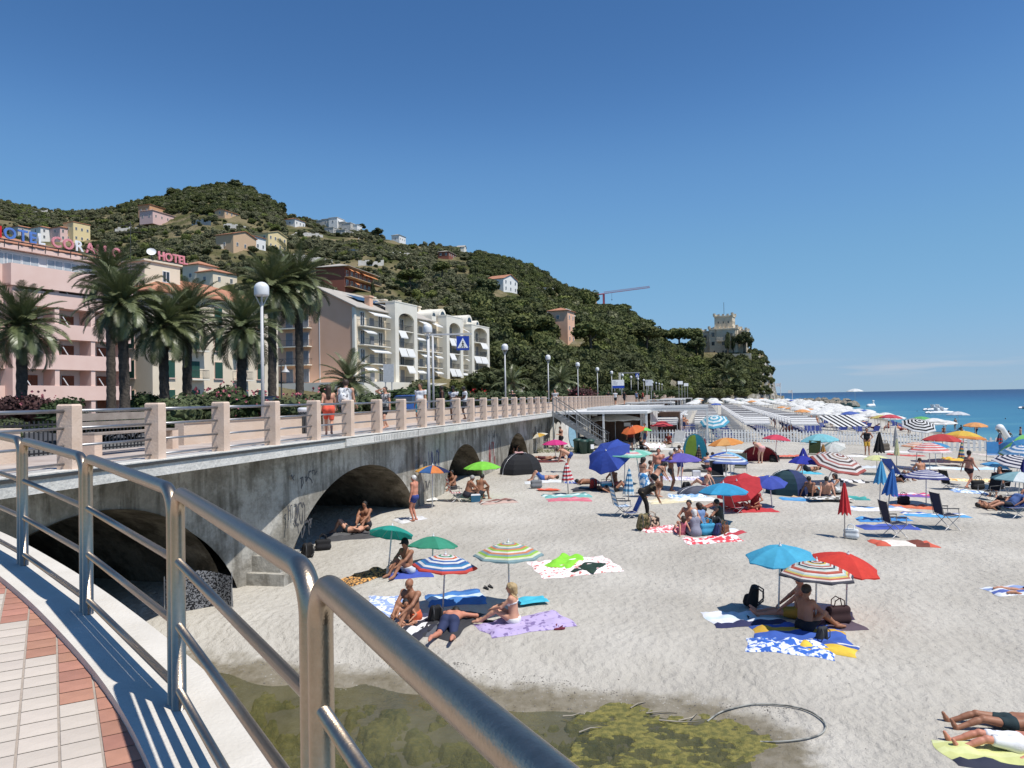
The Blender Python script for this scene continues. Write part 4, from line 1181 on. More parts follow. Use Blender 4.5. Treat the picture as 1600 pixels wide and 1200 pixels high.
mb = MB(); mb.box((0, 0, top/2), (1.0, 1.0, top)); mb.build('mast', cr_m, cr)
mb = MB()
a, b = Vector((0, 0, top)), Vector(tipv)
q = 26
for o1 in ((0, -.5, 0), (0, .5, 0), (0, 0, .95)):
	mb.cyl(a+Vector(o1), b+Vector(o1)*.8, .07, n=4)
for k in range(q):
	p0 = a.lerp(b, k/q); p1 = a.lerp(b, (k+.5)/q); p2 = a.lerp(b, (k+1)/q)
	for e in (-.5, .5):
		mb.cyl(p0+Vector((0, e, 0)), p1+Vector((0, 0, .95)), .03, n=3); mb.cyl(p1+Vector((0, 0, .95)), p2+Vector((0, e, 0)), .05, n=3)
mb.build('jib', cr_m, cr)
mb = MB(); mb.cyl(a, rootv, .3, n=4); mb.build('counter_jib', cr_m, cr)
mb = MB(); mb.box(rootv+Vector((0, 0, -.8)), (1.6, 1, 1.6)); mb.build('counterweight', grey_st, cr)
mb = MB(); pk = a.lerp(b, .18); mb.cyl(pk, pk-Vector((0, 0, 3.4)), .05, n=4); mb.box(pk-Vector((0, 0, 3.6)), (.4, .4, .5)); mb.build('hook', metal_d, cr)
# --- castle on the headland
CY = 352
cc = onY(1121, 552, CY)
ca = thing('castle', 'sandstone castle with battlemented square tower on the headland', 'castle', (cc.x+3, cc.y, cc.z-1), math.radians(-26)); ca.scale = (1.12, 1.1, .95)
def px2m(n_): return n_*CY/1200
def block(nm, x0, x1, y0, y1, z0, z1, merl=True, mer=.9, wins=()):
	mb = MB(); mb.b2(x0, x1, y0, y1, z0, z1)
	mb.b2(x0-.25, x1+.25, y0-.25, y1+.25, z1+.002, z1+.5)
	o = mb.build(nm, stone_c, ca)
	if merl:
		mb = MB(); mb.b2(-mer/2, mer/2, -.25, .25, 0, mer); mm = mb.mesh('merlon', stone_c)
		for (xa, ya, xb, yb) in ((x0, y0, x1, y0), (x0, y1, x1, y1), (x0, y0, x0, y1), (x1, y0, x1, y1)):
			L_ = math.hypot(xb-xa, yb-ya); q = max(2, int(L_/(mer*1.8)))
			for k in range(q+1):
				link('merlon', mm, o, (xa+(xb-xa)*k/q, ya+(yb-ya)*k/q, z1+.5), math.atan2(yb-ya, xb-xa), scale=(1.15, 1, 1.5) if k in (0, q) else None)
	return o
tw = block('tower', -3.6, 3.6, 0, 6.5, 0, 18.6)
kp = block('keep', -5.5, 5.6, -1.5, 8.5, 0, 12.4)
wg = block('wing', -9.5, -5.52, 1.0, 9, 0, 11.8)
b3 = block('bay', -2.4, 5.2, -2.6, -1.52, 6.6, 12.2, False)
rw = block('right_wing', 5.62, 8.6, 2.0, 8, 0, 11.2)
lw_ = block('low_wing', -15.5, -9.52, 3.0, 9, 0, 6.5, False)
gtw = block('gate_turret', -19.5, -16.2, -4, -1, -1.5, 4.6, False)
for (x, y, z, w, h) in ((-2, -.05, 15.4, .6, 1.1), (0, -.05, 15.4, .6, 1.1), (2, -.05, 15.4, .6, 1.1), (-4, -1.56, 9, 1.3, 2.2), (-4, -1.56, 4.8, 1.3, 1.9), (.2, -1.56, 4.8, 1.3, 1.9), (3.6, -2.66, 8.2, .9, 2.2), (1.2, -2.66, 8.6, .5, 1.2), (-3.6, -1.56, 1.0, .7, 1.4), (0, -1.56, .8, .7, 1.5), (1.1, -1.56, .8, .7, 1.5), (2.2, -1.56, .8, .7, 1.5), (-7.6, .95, 8.4, 1.1, 1.8), (-7.6, .95, 4.8, 1.1, 1.8), (7.1, 1.95, 7.8, .8, 2.0)):
	window(ca, x, y, z, w, h, frame=stone_c)
for y in (1, 3.2, 5.4): window(ca, 3.66, y, 15.3, .7, 1.2, frame=stone_c, face='r')
for y, z in ((1, 8.6), (4, 8.6), (1, 4.4), (5, 4.4)): window(ca, 5.66, y, z, .9, 1.9, frame=stone_c, face='r')
mb = MB(); mb.cyl((-.2, 3, 19), (-.2, 3, 26), .09, n=5); mb.build('flagpole', metal_d, ca)
mb = MB(); mb.b2(-24, 12, -9, -8.4, -7, 0.0)
mb.build('terrace_retaining_wall', stone_c, ca)
for k in range(6):
	mb = MB(); c = -9+k*2.6
	mb.prism([(c+.9*math.cos(math.pi*q/10), -2.6+.9*math.sin(math.pi*q/10)) for q in range(11)]+[(c-.9, -5.4), (c+.9, -5.4)], -9.06, -9.0); mb.build('arch_shade_panel', mat('deep_shade_stone', (.05, .045, .04), .95), ca)  # flat dark arches on the wall; recess shade is put into their colour
rwl = thing('sea_wall', 'pale stone retaining wall at the foot of the headland', 'wall', (0, 0, 0))
a, b = onY(1085, 616, 320), onY(1198, 616, 322)
mb = MB()
q = 24
for k in range(q):
	p0, p1 = a.lerp(b, k/q), a.lerp(b, (k+1)/q)
	h0 = 7.6+.25*math.sin(k*1.7)
	mb.add([(p0.x, p0.y, -1), (p1.x, p1.y, -1), (p1.x, p1.y, h0), (p0.x, p0.y, h0), (p0.x, p0.y+6, h0+.4), (p1.x, p1.y+6, h0+.4)], [(0, 1, 2, 3), (3, 2, 5, 4)])
mb.build('wall_face', concrete_material('sea_wall_stone', (.36, .34, .30), (.55, .53, .48)), rwl)
# ------------------------------------------------------------------ vegetation
def leafmat(name, c0, c1, tr=.15, objvar=.25, rough=.75):
	return mat(name, c0, rough, col2=c1, scale=.8, transl=tr, objvar=objvar, spec=.25, coord='Object')
lf_pine = leafmat('pine_foliage', (.066, .082, .026), (.135, .145, .048))
lf_oak = leafmat('oak_foliage', (.050, .064, .025), (.105, .116, .048))
lf_olive = leafmat('olive_foliage', (.115, .122, .062), (.20, .195, .11))
lf_bright = leafmat('bright_foliage', (.11, .14, .035), (.18, .195, .06))
bark = mat('bark', (.09, .07, .05), .95, var=.3, scale=3, bump=.03)
def crown_mesh(name, m, seed, lumps=9, leaves=110, flat=.75, leaf=.16, spread=.62, lump=.42, core=True):
	r = np.random.RandomState(seed)
	V, F = [], []
	n = 0
	for k in range(lumps):
		a = r.uniform(0, 2*np.pi); e = r.uniform(-.5, 1)*np.pi/2.3
		rad = spread*r.uniform(.55, 1.05) if k else 0
		c = np.array([math.cos(a)*math.cos(e)*rad, math.sin(a)*math.cos(e)*rad, math.sin(e)*rad*flat])
		R = lump*r.uniform(.7, 1.25)
		d = r.normal(size=(leaves, 3)); d /= np.linalg.norm(d, axis=1)[:, None]
		rr = R*r.uniform(.72, 1.12, leaves)**.7
		P = c+d*rr[:, None]*np.array([1, 1, .82])
		ax = r.normal(size=(leaves, 3)); ax = ax-d*(ax*d).sum(1)[:, None]*.6; ax /= np.linalg.norm(ax, axis=1)[:, None]
		bx = np.cross(d+.6*r.normal(size=(leaves, 3)), ax); bx /= np.linalg.norm(bx, axis=1)[:, None]+1e-9
		s = leaf*r.uniform(.5, 1.3, leaves)[:, None]
		q = np.stack([P-ax*s-bx*s*.35, P+ax*s*.2-bx*s*.6, P+ax*s+bx*s*.35, P-ax*s*.1+bx*s*.65], 1)
		V.append(q.reshape(-1, 3)); F.append(np.arange(leaves*4).reshape(-1, 4)+n); n += leaves*4
		if core:
			cs = []
			for zz in (-.8, -.3, .3, .8):
				w = math.sqrt(1-zz*zz)
				for q_ in range(6):
					an_ = q_*math.pi/3+k
					cs.append(c+np.array([math.cos(an_)*w, math.sin(an_)*w, zz*.82])*R*.72*r.uniform(.85, 1.1))
			V.append(np.array(cs))
			f = [[n+i*6+j, n+i*6+(j+1) % 6, n+(i+1)*6+(j+1) % 6, n+(i+1)*6+j] for i in range(3) for j in range(6)]
			f += [[n+18, n+19, n+20, n+21], [n+18, n+21, n+22, n+23], [n+3, n+2, n+1, n], [n+5, n+4, n+3, n]]
			F.append(np.array(f)); n += 24
	return npmesh(name, np.concatenate(V), np.concatenate(F), m, False)
def scatter(name, label, protos, pts, scales, kind_ids):
	col = bpy.data.collections.new(name+'_forms')
	for i, me_ in enumerate(protos):
		ob = bpy.data.objects.new('%s_form_%02d' % (name, i), me_); col.objects.link(ob)
	me = bpy.data.meshes.new(name)
	me.vertices.add(len(pts)); me.vertices.foreach_set('co', np.asarray(pts, np.float32).ravel())
	a = me.attributes.new('sc', 'FLOAT_VECTOR', 'POINT'); a.data.foreach_set('vector', np.asarray(scales, np.float32).ravel())
	a = me.attributes.new('kid', 'INT', 'POINT'); a.data.foreach_set('value', np.asarray(kind_ids, np.int32))
	a = me.attributes.new('rot', 'FLOAT_VECTOR', 'POINT'); a.data.foreach_set('vector', np.stack([np.zeros(len(pts)), np.zeros(len(pts)), nrs.uniform(0, 6.28, len(pts))], 1).astype(np.float32).ravel())
	ob = link(name, me); tag(ob, label, 'wood', None, 'stuff')
	ng = bpy.data.node_groups.new(name, 'GeometryNodeTree')
	ng.interface.new_socket('Geometry', in_out='INPUT', socket_type='NodeSocketGeometry')
	ng.interface.new_socket('Geometry', in_out='OUTPUT', socket_type='NodeSocketGeometry')
	N, L = ng.nodes, ng.links
	gi, go = N.new('NodeGroupInput'), N.new('NodeGroupOutput')
	m2p = N.new('GeometryNodeMeshToPoints')
	ci = N.new('GeometryNodeCollectionInfo'); ci.inputs['Collection'].default_value = col
	ci.inputs['Separate Children'].default_value = True; ci.inputs['Reset Children'].default_value = True
	ip = N.new('GeometryNodeInstanceOnPoints'); ip.inputs['Pick Instance'].default_value = True
	def attr(nm, ty):
		q = N.new('GeometryNodeInputNamedAttribute'); q.data_type = ty; q.inputs['Name'].default_value = nm
		return [o_ for o_ in q.outputs if o_.enabled and o_.name == 'Attribute'][0]
	L.new(gi.outputs[0], m2p.inputs[0]); L.new(m2p.outputs[0], ip.inputs['Points'])
	L.new(ci.outputs[0], ip.inputs['Instance'])
	L.new(attr('kid', 'INT'), ip.inputs['Instance Index'])
	L.new(attr('sc', 'FLOAT_VECTOR'), ip.inputs['Scale'])
	L.new(attr('rot', 'FLOAT_VECTOR'), ip.inputs['Rotation'])
	L.new(ip.outputs[0], go.inputs[0])
	md = ob.modifiers.new('scatter', 'NODES'); md.node_group = ng
	return ob
forms = [crown_mesh('form', m_, 40+i, 11, 110, leaf=.115, lump=.36, spread=.68) for i, m_ in enumerate([lf_pine, lf_pine, lf_oak, lf_oak, lf_olive, lf_olive, lf_olive, lf_bright])]
CLR = [(o.location.x, o.location.y, 8) for o in HOUSES]+[(mv.location.x, mv.location.y, 16), (hs.location.x, hs.location.y, 14), (ca.location.x, ca.location.y, 15)]
CLRPX = [(215, 322, 300, 349), (340, 330, 385, 341), (448, 340, 490, 356), (358, 366, 458, 394), (25, 350, 148, 382), (500, 335, 572, 372), (605, 358, 652, 379), (685, 392, 730, 406), (718, 378, 740, 392), (526, 418, 618, 458), (770, 430, 822, 459), (852, 446, 872, 460), (908, 452, 950, 471), (874, 486, 912, 532), (1086, 486, 1150, 556), (1046, 545, 1060, 600), (1100, 604, 1205, 618)]
def proj(x, y, z):
	v = Vector((x, y, z-CAMZ)); w = v.dot(F_)
	return 800+1200*v.dot(RT)/w, 600-1200*v.dot(UP)/w
PADS = [(ap.matrix_basis.inverted(), -3, 54, -4, 18), (h2.matrix_basis.inverted(), -3, 22, -6, 16), (ho.matrix_basis.inverted(), -12, 15, -6, 20)]
pts, scs, kid = [], [], []
tries = 0
CLRY = [H((a+c)/2, d-1).y+3 for a, b, c, d in CLRPX]
while len(pts) < 24000 and tries < 64000:
	tries += 1
	px = nrs.uniform(-230, 1206)
	yf, yr = np.interp(px, RPX, RYF), np.interp(px, RPX, RYR)
	Y = yf+(yr+14-yf)*math.sqrt(nrs.uniform(0, 1)) if px < 1020 else nrs.uniform(yf, yr+8)
	if px > 1020 and nrs.uniform() < .35: continue
	X = (px-800)/1200*Y
	z = HZ(X, Y)
	if z < 4: continue
	t = (Y-yf)/(yr-yf)
	sx, sy = proj(X, Y, z)
	wood = px > 740 or (sy < 335 and 190 < px < 470)
	low = sy > 470
	dens = math.sin(X*.05+2)*math.sin(Y*.045+.6)+.5*math.sin(X*.13+Y*.11)
	if not wood and dens < -.1 and nrs.uniform() < .66: continue
	if px > 1165 and nrs.uniform() < (.4 if px < 1186 else .78): continue
	if wood and px > 740 and low: R = nrs.choice([1.6, 2.4, 3.4, 4.6])*nrs.uniform(.8, 1.15)
	elif wood: R = nrs.uniform(1.2, 3.2)
	else: R = nrs.choice([.7, 1.1, 1.6, 2.3])*nrs.uniform(.8, 1.2)
	if px > 1030: R = nrs.uniform(1.6, 3.4)
	if px > 1165: R = nrs.uniform(.9, 2.1)
	hh = R*nrs.uniform(.6, 1.25)
	top = proj(X, Y, z+R*.5+hh)[1]
	skip = False
	for (a, b, c, d), cyy in zip(CLRPX, CLRY):
		if Y < cyy and a-R*600/Y < sx < c+R*600/Y and (b < top < d or b < sy < d): skip = True; break
	if skip: continue
	for cx, cy, cr_ in CLR:
		if (X-cx)**2+(Y-cy)**2 < (cr_*.8)**2: skip = True; break
	if skip: continue
	for Mi, a, b, c, d in PADS:
		q = Mi @ Vector((X, Y, 0))
		if a < q.x < b and c < q.y < d: skip = True; break
	if skip: continue
	pts.append((X, Y, z+R*.42)); scs.append((R, R, hh))
	if wood and px > 740: kid.append(nrs.choice([0, 1, 2, 3, 3, 2, 4, 7], p=[.16, .16, .2, .2, .12, .08, .04, .04]))
	elif wood: kid.append(nrs.choice([0, 1, 2, 3, 4]))
	else: kid.append(nrs.choice([2, 3, 4, 5, 6, 7], p=[.10, .08, .26, .24, .20, .12]))
scatter('hillside_woods', 'dense green scrub, olive groves and woods covering the hillside', forms, pts, scs, kid)
def make_tree(kind, seed):
	t = link('tree', None)
	r = random.Random(seed)
	if kind == 'pine':      # umbrella pine, height about 1 unit
		mb = MB(); mb.tube([(0, 0, -.1), (.01, 0, .25), (.03, .01, .5), (.02, .02, .72)], .03, n=7, radii=[.035, .03, .026, .018])
		for k in range(5):
			a = k*1.26+seed
			mb.tube([(.03, .01, .48+k*.03), (.12*math.cos(a), .12*math.sin(a), .62+k*.02), (.25*math.cos(a), .25*math.sin(a), .72)], .01, n=5, radii=[.016, .012, .006])
		mb.build('trunk', bark, t, True)
		me = crown_mesh('crown', lf_pine, seed, 16, 100, .55, .12, .72, .36); link('crown', me, t, (.02, .01, .68), scale=(.42, .42, .34))
	elif kind == 'cypress':
		mb = MB(); mb.cyl((0, 0, -.05), (0, 0, .3), .02, n=6); mb.build('trunk', bark, t)
		me = crown_mesh('crown', lf_oak, seed, 14, 80, 1.0, .14, .75, .34); link('crown', me, t, (0, 0, .52), scale=(.10, .10, .50))
	else:
		mb = MB(); mb.tube([(0, 0, -.1), (.01, 0, .2), (0, .02, .45)], .03, n=7, radii=[.04, .03, .02])
		for k in range(4):
			a = k*1.57+seed
			mb.tube([(0, .01, .3), (.12*math.cos(a), .12*math.sin(a), .48), (.2*math.cos(a), .2*math.sin(a), .62)], .01, n=5, radii=[.02, .012, .006])
		mb.build('trunk', bark, t, True)
		me = crown_mesh('crown', {'oak': lf_oak, 'olive': lf_olive, 'bright': lf_bright}[kind], seed, 16, 110, .8, .11, .68, .38); link('crown', me, t, (0, 0, .58), scale=(.42, .42, .42))
	return t
TP = {}
def tree(kind, label, px, py, hpx, dist=None, wide=1.0, group='single trees on the slope', v=0, dy=0):
	p = onY(px, py, dist) if dist else H(px, py)
	if dy: p.y += dy
	k = (kind, v)
	if k not in TP: o = TP[k] = make_tree(kind, 60+v*7+len(TP))
	else: o = copy_tree(TP[k])
	o.name = {'pine': 'pine_tree', 'cypress': 'cypress_tree', 'oak': 'oak_tree', 'olive': 'olive_tree', 'bright': 'leafy_tree'}[kind]
	s = hpx*p.y/1200
	o.location = p; o.scale = (s*wide, s*wide, s); o.rotation_euler = (0, 0, rnd.uniform(0, 6.28))
	tag(o, label, 'tree', group)
	return o
tree('pine', 'broad umbrella pine right of the red brown villa', 642, 458, 42, wide=1.2)
tree('cypress', 'dark cypress in front of the red brown villa', 583, 470, 34)
tree('pine', 'large rounded pine left of the peach house', 800, 560, 78, 240, 1.15, v=1)
tree('pine', 'broad pine left of the peach house, touching it', 845, 560, 74, 250, 1.2, v=2)
tree('pine', 'pine in front of the peach house on the right', 925, 568, 74, 255, 1.05, v=0)
tree('oak', 'dark oak right of the apartment block', 775, 600, 88, 205, 1.0, v=0)
tree('oak', 'dark round oak above the third street lamp', 820, 606, 74, 205, 1.1, v=1)
tree('oak', 'oak between the third and fourth street lamps', 862, 606, 66, 215, 1.1, v=2)
tree('bright', 'light green tree below the peach house', 880, 600, 50, 220, 1.0)
tree('oak', 'dark oak behind the white and blue billboard', 960, 604, 66, 260, 1.2, v=1)
tree('pine', 'rounded pine on the slope left of the rock face', 1010, 560, 58, 300, 1.15, v=1)
tree('oak', 'oak at the foot of the slope left of the rock face', 1015, 606, 52, 285, 1.2, v=0)
tree('pine', 'ridge pine right of the crane', 975, 498, 26, wide=1.3, v=2)
tree('pine', 'rightmost pine on the dropping ridge', 1012, 524, 28, wide=1.1, v=0)
tree('pine', 'leftmost pine on the castle headland', 1040, 552, 42, 345, 1.2, v=1)
tree('pine', 'second pine on the castle headland from the left', 1062, 552, 44, 346, 1.2, v=2)
tree('pine', 'pine next to the castle wing', 1080, 552, 44, 348, 1.1, v=0)
tree('oak', 'bushy tree in front of the castle wing', 1088, 556, 34, 340, 1.2, v=2)
tree('oak', 'round dark tree on the headland right of the castle', 1163, 552, 38, 347, .95, v=1)
tree('cypress', 'cypress against the castle keep', 1137, 556, 42, 346, 1.2)
tree('cypress', 'cypress right of the castle keep', 1146, 553, 32, 347, 1.2)
tree('cypress', 'cypress beside the round headland tree', 1172, 552, 28, 347, 1.3)
tree('cypress', 'short cypress below the castle terrace', 1096, 566, 34, 338, 1.3)
tree('oak', 'bush hanging on the cliff edge of the headland', 1204, 590, 20, 350, 1.2, v=0)
tree('oak', 'dark tree on the headland slope below the castle', 1128, 592, 46, 328, 1.2, v=2)
tree('bright', 'lighter green tree on the headland slope', 1085, 588, 36, 328, 1.2)
tree('oak', 'tree above the beach wall under the headland', 1150, 606, 40, 326, 1.3, v=1)
tree('oak', 'tree at the left end of the beach wall', 1078, 608, 40, 322, 1.3, v=0)
tree('bright', 'green tree in the middle above the beach wall', 1115, 608, 34, 322, 1.4)
for i, (px, py, h, k) in enumerate(((270, 300, 24, 'pine'), (300, 292, 24, 'pine'), (322, 288, 22, 'oak'), (345, 284, 20, 'pine'), (368, 284, 20, 'oak'), (392, 292, 22, 'pine'), (412, 304, 24, 'oak'), (436, 322, 28, 'oak'), (232, 306, 20, 'pine'), (200, 316, 20, 'oak'))):
	tree(k, 'tree on the summit of the hill, %s' % ['left of the peak group', 'second left of the peak', 'dark one left of the peak', 'standing on the peak', 'dark one on the peak', 'right of the peak', 'on the right shoulder', 'on the steep right edge', 'at the left start of the rise', 'leftmost of the summit wood'][i], px, py+6+h*.62, h*nrs.uniform(.9, 1.3), 556-max(0, px-390)*.9, 1.2, 'trees on the summit', v=i % 3)
for i, (px, py) in enumerate(((590, 372), (565, 362), (430, 365), (395, 400), (150, 395), (690, 440), (760, 470))):
	tree(['oak', 'oak', 'bright', 'oak', 'oak', 'pine', 'oak'][i], ['lone dark tree right of the ridge hamlet', 'tree at the right end of the ridge hamlet', 'tree above the yellow villa', 'tree below the tan villa', 'tree right of the left hamlet', 'pine above the apartment chimneys', 'dark tree above the right end of the apartment block'][i], px, py, [18, 14, 16, 18, 20, 34, 40][i], None, 1.3, v=i % 3)
# --- palms: trunk and each frond its own part
palm_leaf = mat('palm_leaf', (.085, .104, .040), .40, col2=(.165, .185, .085), scale=1.5, transl=.12, objvar=.25, spec=.5)
palm_dry = mat('palm_dry', (.16, .11, .05), .8, var=.3)
palm_trunk = mat('palm_trunk', (.045, .037, .030), .95, col2=(.10, .083, .067), scale=6, bump=.06, bscale=9)
def frond_mesh(droop, seed, L_=2.9):
	r = random.Random(seed)
	V, F = [], []
	N_ = 22
	pts = []
	x = z = 0; a = math.radians(0)
	for i in range(N_+1):
		f = i/N_
		pts.append(Vector((x, 0, z)))
		ang = -droop*f**1.35
		x += L_/N_*math.cos(ang); z += L_/N_*math.sin(ang)
	mb = MB()
	mb.tube(pts[::2], .02, n=4, radii=[.035*(1-.9*k/(N_/2)) for k in range(N_//2+1)])
	for i in range(2, N_*2):
		f = i/(N_*2)
		k = min(int(f*N_), N_-1); p = pts[k].lerp(pts[k+1], f*N_-k)
		d = (pts[k+1]-pts[k]).normalized()
		up = Vector((-d.z, 0, d.x))
		ll = .62*math.sin(math.pi*min(1, f*.88+.12))**.6*r.uniform(.85, 1.1)
		for s in (-1, 1):
			dirv = (d*.62+Vector((0, s*.72, 0))+up*(.30+r.uniform(-.12, .12))).normalized()
			tip = p+dirv*ll*1.05+Vector((0, 0, -.16*ll-.2*ll*r.random()))
			midp = p+dirv*ll*.5
			wv = d.cross(dirv).cross(dirv).normalized()*.020
			mb.add([p-wv, p+wv, midp+wv*1.1, tip, midp-wv*1.1], [(0, 1, 2, 4), (4, 2, 3)])
	return mb
FM = [frond_mesh(dr, i).mesh('frond', palm_leaf) for i, dr in enumerate((.55, .8, 1.0, 1.25, 1.5, 1.75))]
FMd = frond_mesh(2.2, 9, 2.2).mesh('dry_frond', palm_dry)
def palm(label, px, ypx, Y, trunk_w=.27, size=1.0, seed=0, nfr=64, base_z=PZ-.1, name='palm_tree', skirt=True):
	top = onY(px, ypx+(8 if skirt else 0), Y)
	h = top.z-base_z
	t = thing(name, label, 'palm', (top.x, top.y, base_z), 0, 'palms behind the promenade')
	r = random.Random(seed*13+5)
	if h > 1:
		mb = MB(); q = max(6, int(h/.3))
		rad = [trunk_w*(1.25 if k == 0 else 1.0+.10*(k % 2)-.08*k/q) for k in range(q+1)]
		mb.tube([(.12*math.sin(k/q*2+seed)*k/q, 0, h*k/q) for k in range(q+1)], .2, n=12, radii=rad); mb.build('trunk', palm_trunk, t, True)
		mb = MB(); mb.lathe([(trunk_w*.9, h-.9), (trunk_w*1.35, h-.5), (trunk_w*1.5, h-.1), (trunk_w*.9, h+.35), (0, h+.5)], n=12); mb.build('crown_base', palm_dry, t, True)
	ox = .12*math.sin(2+seed) if h > 1 else 0
	for k in range(nfr):
		f = (k+.5)/nfr
		el = math.radians(74-f*108)          # from upright to hanging
		az = k*2.39996+seed
		o = link('frond', FM[min(5, int(f*6*r.uniform(.75, 1.15)))], t, (ox, 0, h+.15-.3*f))
		o.rotation_euler = Quaternion((0, 0, 1), az) @ Quaternion((0, 1, 0), -el) @ Quaternion((1, 0, 0), r.uniform(-.4, .4)) if False else (Matrix.Rotation(az, 3, 'Z') @ Matrix.Rotation(-el, 3, 'Y') @ Matrix.Rotation(r.uniform(-.35, .35), 3, 'X')).to_euler()
		o.scale = (size*r.uniform(.85, 1.1),)*3
	if skirt and h > 3:
		for k in range(7):
			o = link('dry_frond', FMd, t, (ox, 0, h-.35)); o.rotation_euler = (Matrix.Rotation(k*.9+seed, 3, 'Z') @ Matrix.Rotation(math.radians(35), 3, 'Y')).to_euler(); o.scale = (size*.6,)*3
	return t
PALMS = [palm('leftmost palm, standing in front of the pink hotel', 32, 503, 40, .26, .92, 1), palm('tall palm whose crown covers the end of the hotel sign', 172, 425, 51, .28, .9, 2), palm('palm close right of the tallest left palm', 194, 468, 45, .28, .98, 3),
		 palm('palm in front of the cream hotel corner', 257, 503, 47, .28, .95, 4), palm('palm in the middle of the cream hotel facade', 292, 486, 50, .29, .95, 5), palm('palm left of the first street lamp', 376, 506, 46, .28, .95, 6),
		 palm('palm just right of the first street lamp', 423, 445, 56, .30, 1.12, 7), palm('palm in front of the peach gable wall', 466, 436, 59, .31, 1.15, 8)]
palm('short young palm beside the hedge behind the walkers', 548, 597, 52, .3, .85, 9, 34, PZ+.6, skirt=False)
palm('small palm on the headland slope, left one', 1028, 596, 290, .3, 2.0, 10, 30, 10, skirt=False)
palm('small palm on the headland slope, middle one', 1133, 584, 318, .3, 2.2, 11, 30, 10, skirt=False)
palm('small palm on the headland slope, right one', 1150, 592, 316, .3, 2.2, 12, 30, 8, skirt=False)
palm('young palm below the fourth street lamp', 875, 597, 95, .25, .9, 13, 30, PZ, skirt=False)
palm('young palm below the third street lamp', 800, 600, 80, .25, .8, 14, 26, PZ, skirt=False)
# --- shrubs and hedges behind the promenade
ol_g = leafmat('oleander_leaf', (.055, .075, .030), (.105, .125, .060), .15, .2)
ol_d = leafmat('dark_shrub_leaf', (.03, .05, .018), (.06, .085, .03), .15, .2)
ol_p = leafmat('purple_shrub_leaf', (.055, .03, .03), (.10, .05, .045), .1, .2)
fl_p = mat('oleander_flower', (.50, .16, .18), .7)
fl_r = mat('red_flower', (.5, .03, .03), .7)
def shrub_mesh(m_, seed, flowers=None):
	me = crown_mesh('foliage', m_, seed, 14, 150, .8, .085, .66, .40)
	return me
SHM = {('g', i): shrub_mesh(ol_g, 90+i) for i in range(3)}
SHM.update({('d', i): shrub_mesh(ol_d, 95+i) for i in range(2)}); SHM[('p', 0)] = shrub_mesh(ol_p, 99)
def shrub(label, px, py, Y, w, h, kind='g', v=0, flowers=None, name='shrub'):
	p = onY(px, py, Y)
	t = thing(name, label, 'shrub', (p.x, p.y, PZ-.12), rnd.uniform(0, 6), 'shrubs behind the promenade')
	mb = MB()
	for k in range(5):
		a = k*1.26; mb.tube([(0, 0, 0), (.2*w*math.cos(a), .2*w*math.sin(a), h*.5)], .03, n=5, radii=[.04, .02])
	mb.build('stem', bark, t)
	zt = p.z-(PZ-.12)
	link('foliage', SHM[(kind, v)], t, (0, 0, zt-h*.5), scale=(w/2, w/2, h/2))
	if flowers:
		fm = MB(); r = random.Random(int(px))
		for k in range(26):
			a, e = r.uniform(0, 6.28), r.uniform(-.1, 1.3)
			c = Vector((math.cos(a)*math.cos(e)*w*.5, math.sin(a)*math.cos(e)*w*.5, zt-h*.5+math.sin(e)*h*.48))
			s = r.uniform(.03, .07)
			for q in range(3):
				d = Vector((r.uniform(-1, 1), r.uniform(-1, 1), r.uniform(-1, 1))).normalized(); u_ = d.orthogonal().normalized()*s; v_ = d.cross(u_)
				fm.add([c-u_-v_, c+u_-v_, c+u_+v_, c-u_+v_], [(0, 1, 2, 3)])
		tag(fm.build('blossom', flowers, t), None, None, None, 'stuff')
	return t
shrub('purple leaved shrub left of the leftmost palm', 8, 610, 39, 2.4, 2.4, 'p', 0)
shrub('purple shrub with pink blossom right of the leftmost palm', 57, 607, 40, 2.6, 2.6, 'p', 0, fl_p)
shrub('bright green bush between the left palms', 98, 612, 37, 2.4, 2.2, 'd', 0)
shrub('low yellowish hedge end at the far left', 8, 648, 21, 1.3, .9, 'g', 0)
shrub('low clipped hedge behind the bench', 160, 642, 26, 5.2, 1.0, 'd', 1)
shrub('low clipped hedge right of the bench', 205, 642, 27, 3.6, 1.0, 'd', 0)
shrub('dark bush at the foot of the cream hotel corner', 226, 606, 47, 2.8, 2.6, 'd', 1)
shrub('grey green oleander left of the first lamp, nearest the bench', 272, 612, 34, 3.4, 2.6, 'g', 0)
shrub('large grey green oleander in front of the cream hotel', 318, 602, 36, 3.6, 2.8, 'g', 1, fl_p)
shrub('tall oleander just left of the first lamp', 352, 592, 40, 3.6, 3.4, 'g', 2, fl_p)
shrub('oleander with pink flowers right of the first lamp', 392, 606, 38, 3.0, 2.6, 'd', 0, fl_p)
shrub('oleander behind the litter bin', 452, 612, 38, 3.0, 2.4, 'g', 0, fl_p)
shrub('oleander behind the woman in orange shorts', 500, 602, 40, 3.6, 2.9, 'g', 1, fl_p)
shrub('low shrub behind the backpacker', 530, 610, 42, 3.0, 2.4, 'g', 2)
shrub('hedge behind the woman in dark clothes', 590, 606, 46, 3.6, 2.6, 'g', 1)
shrub('clipped dark hedge below the apartment awnings', 632, 600, 60, 5.6, 2.6, 'd', 1)
shrub('clipped dark hedge behind the man in white', 672, 594, 66, 6.0, 3.0, 'd', 0)
shrub('hedge left of the garden wall', 705, 604, 62, 5.0, 2.6, 'd', 1)
shrub('red flowering shrub by the garden wall', 744, 606, 58, 2.6, 2.4, 'g', 1, fl_r)
shrub('round grey shrub right of the red flowering shrub', 772, 606, 60, 3.2, 2.2, 'g', 2)
shrub('grey shrub below the third street lamp', 806, 606, 66, 3.6, 2.2, 'g', 0)
shrub('shrub between the third and fourth lamps', 835, 604, 72, 3.6, 2.6, 'd', 0)
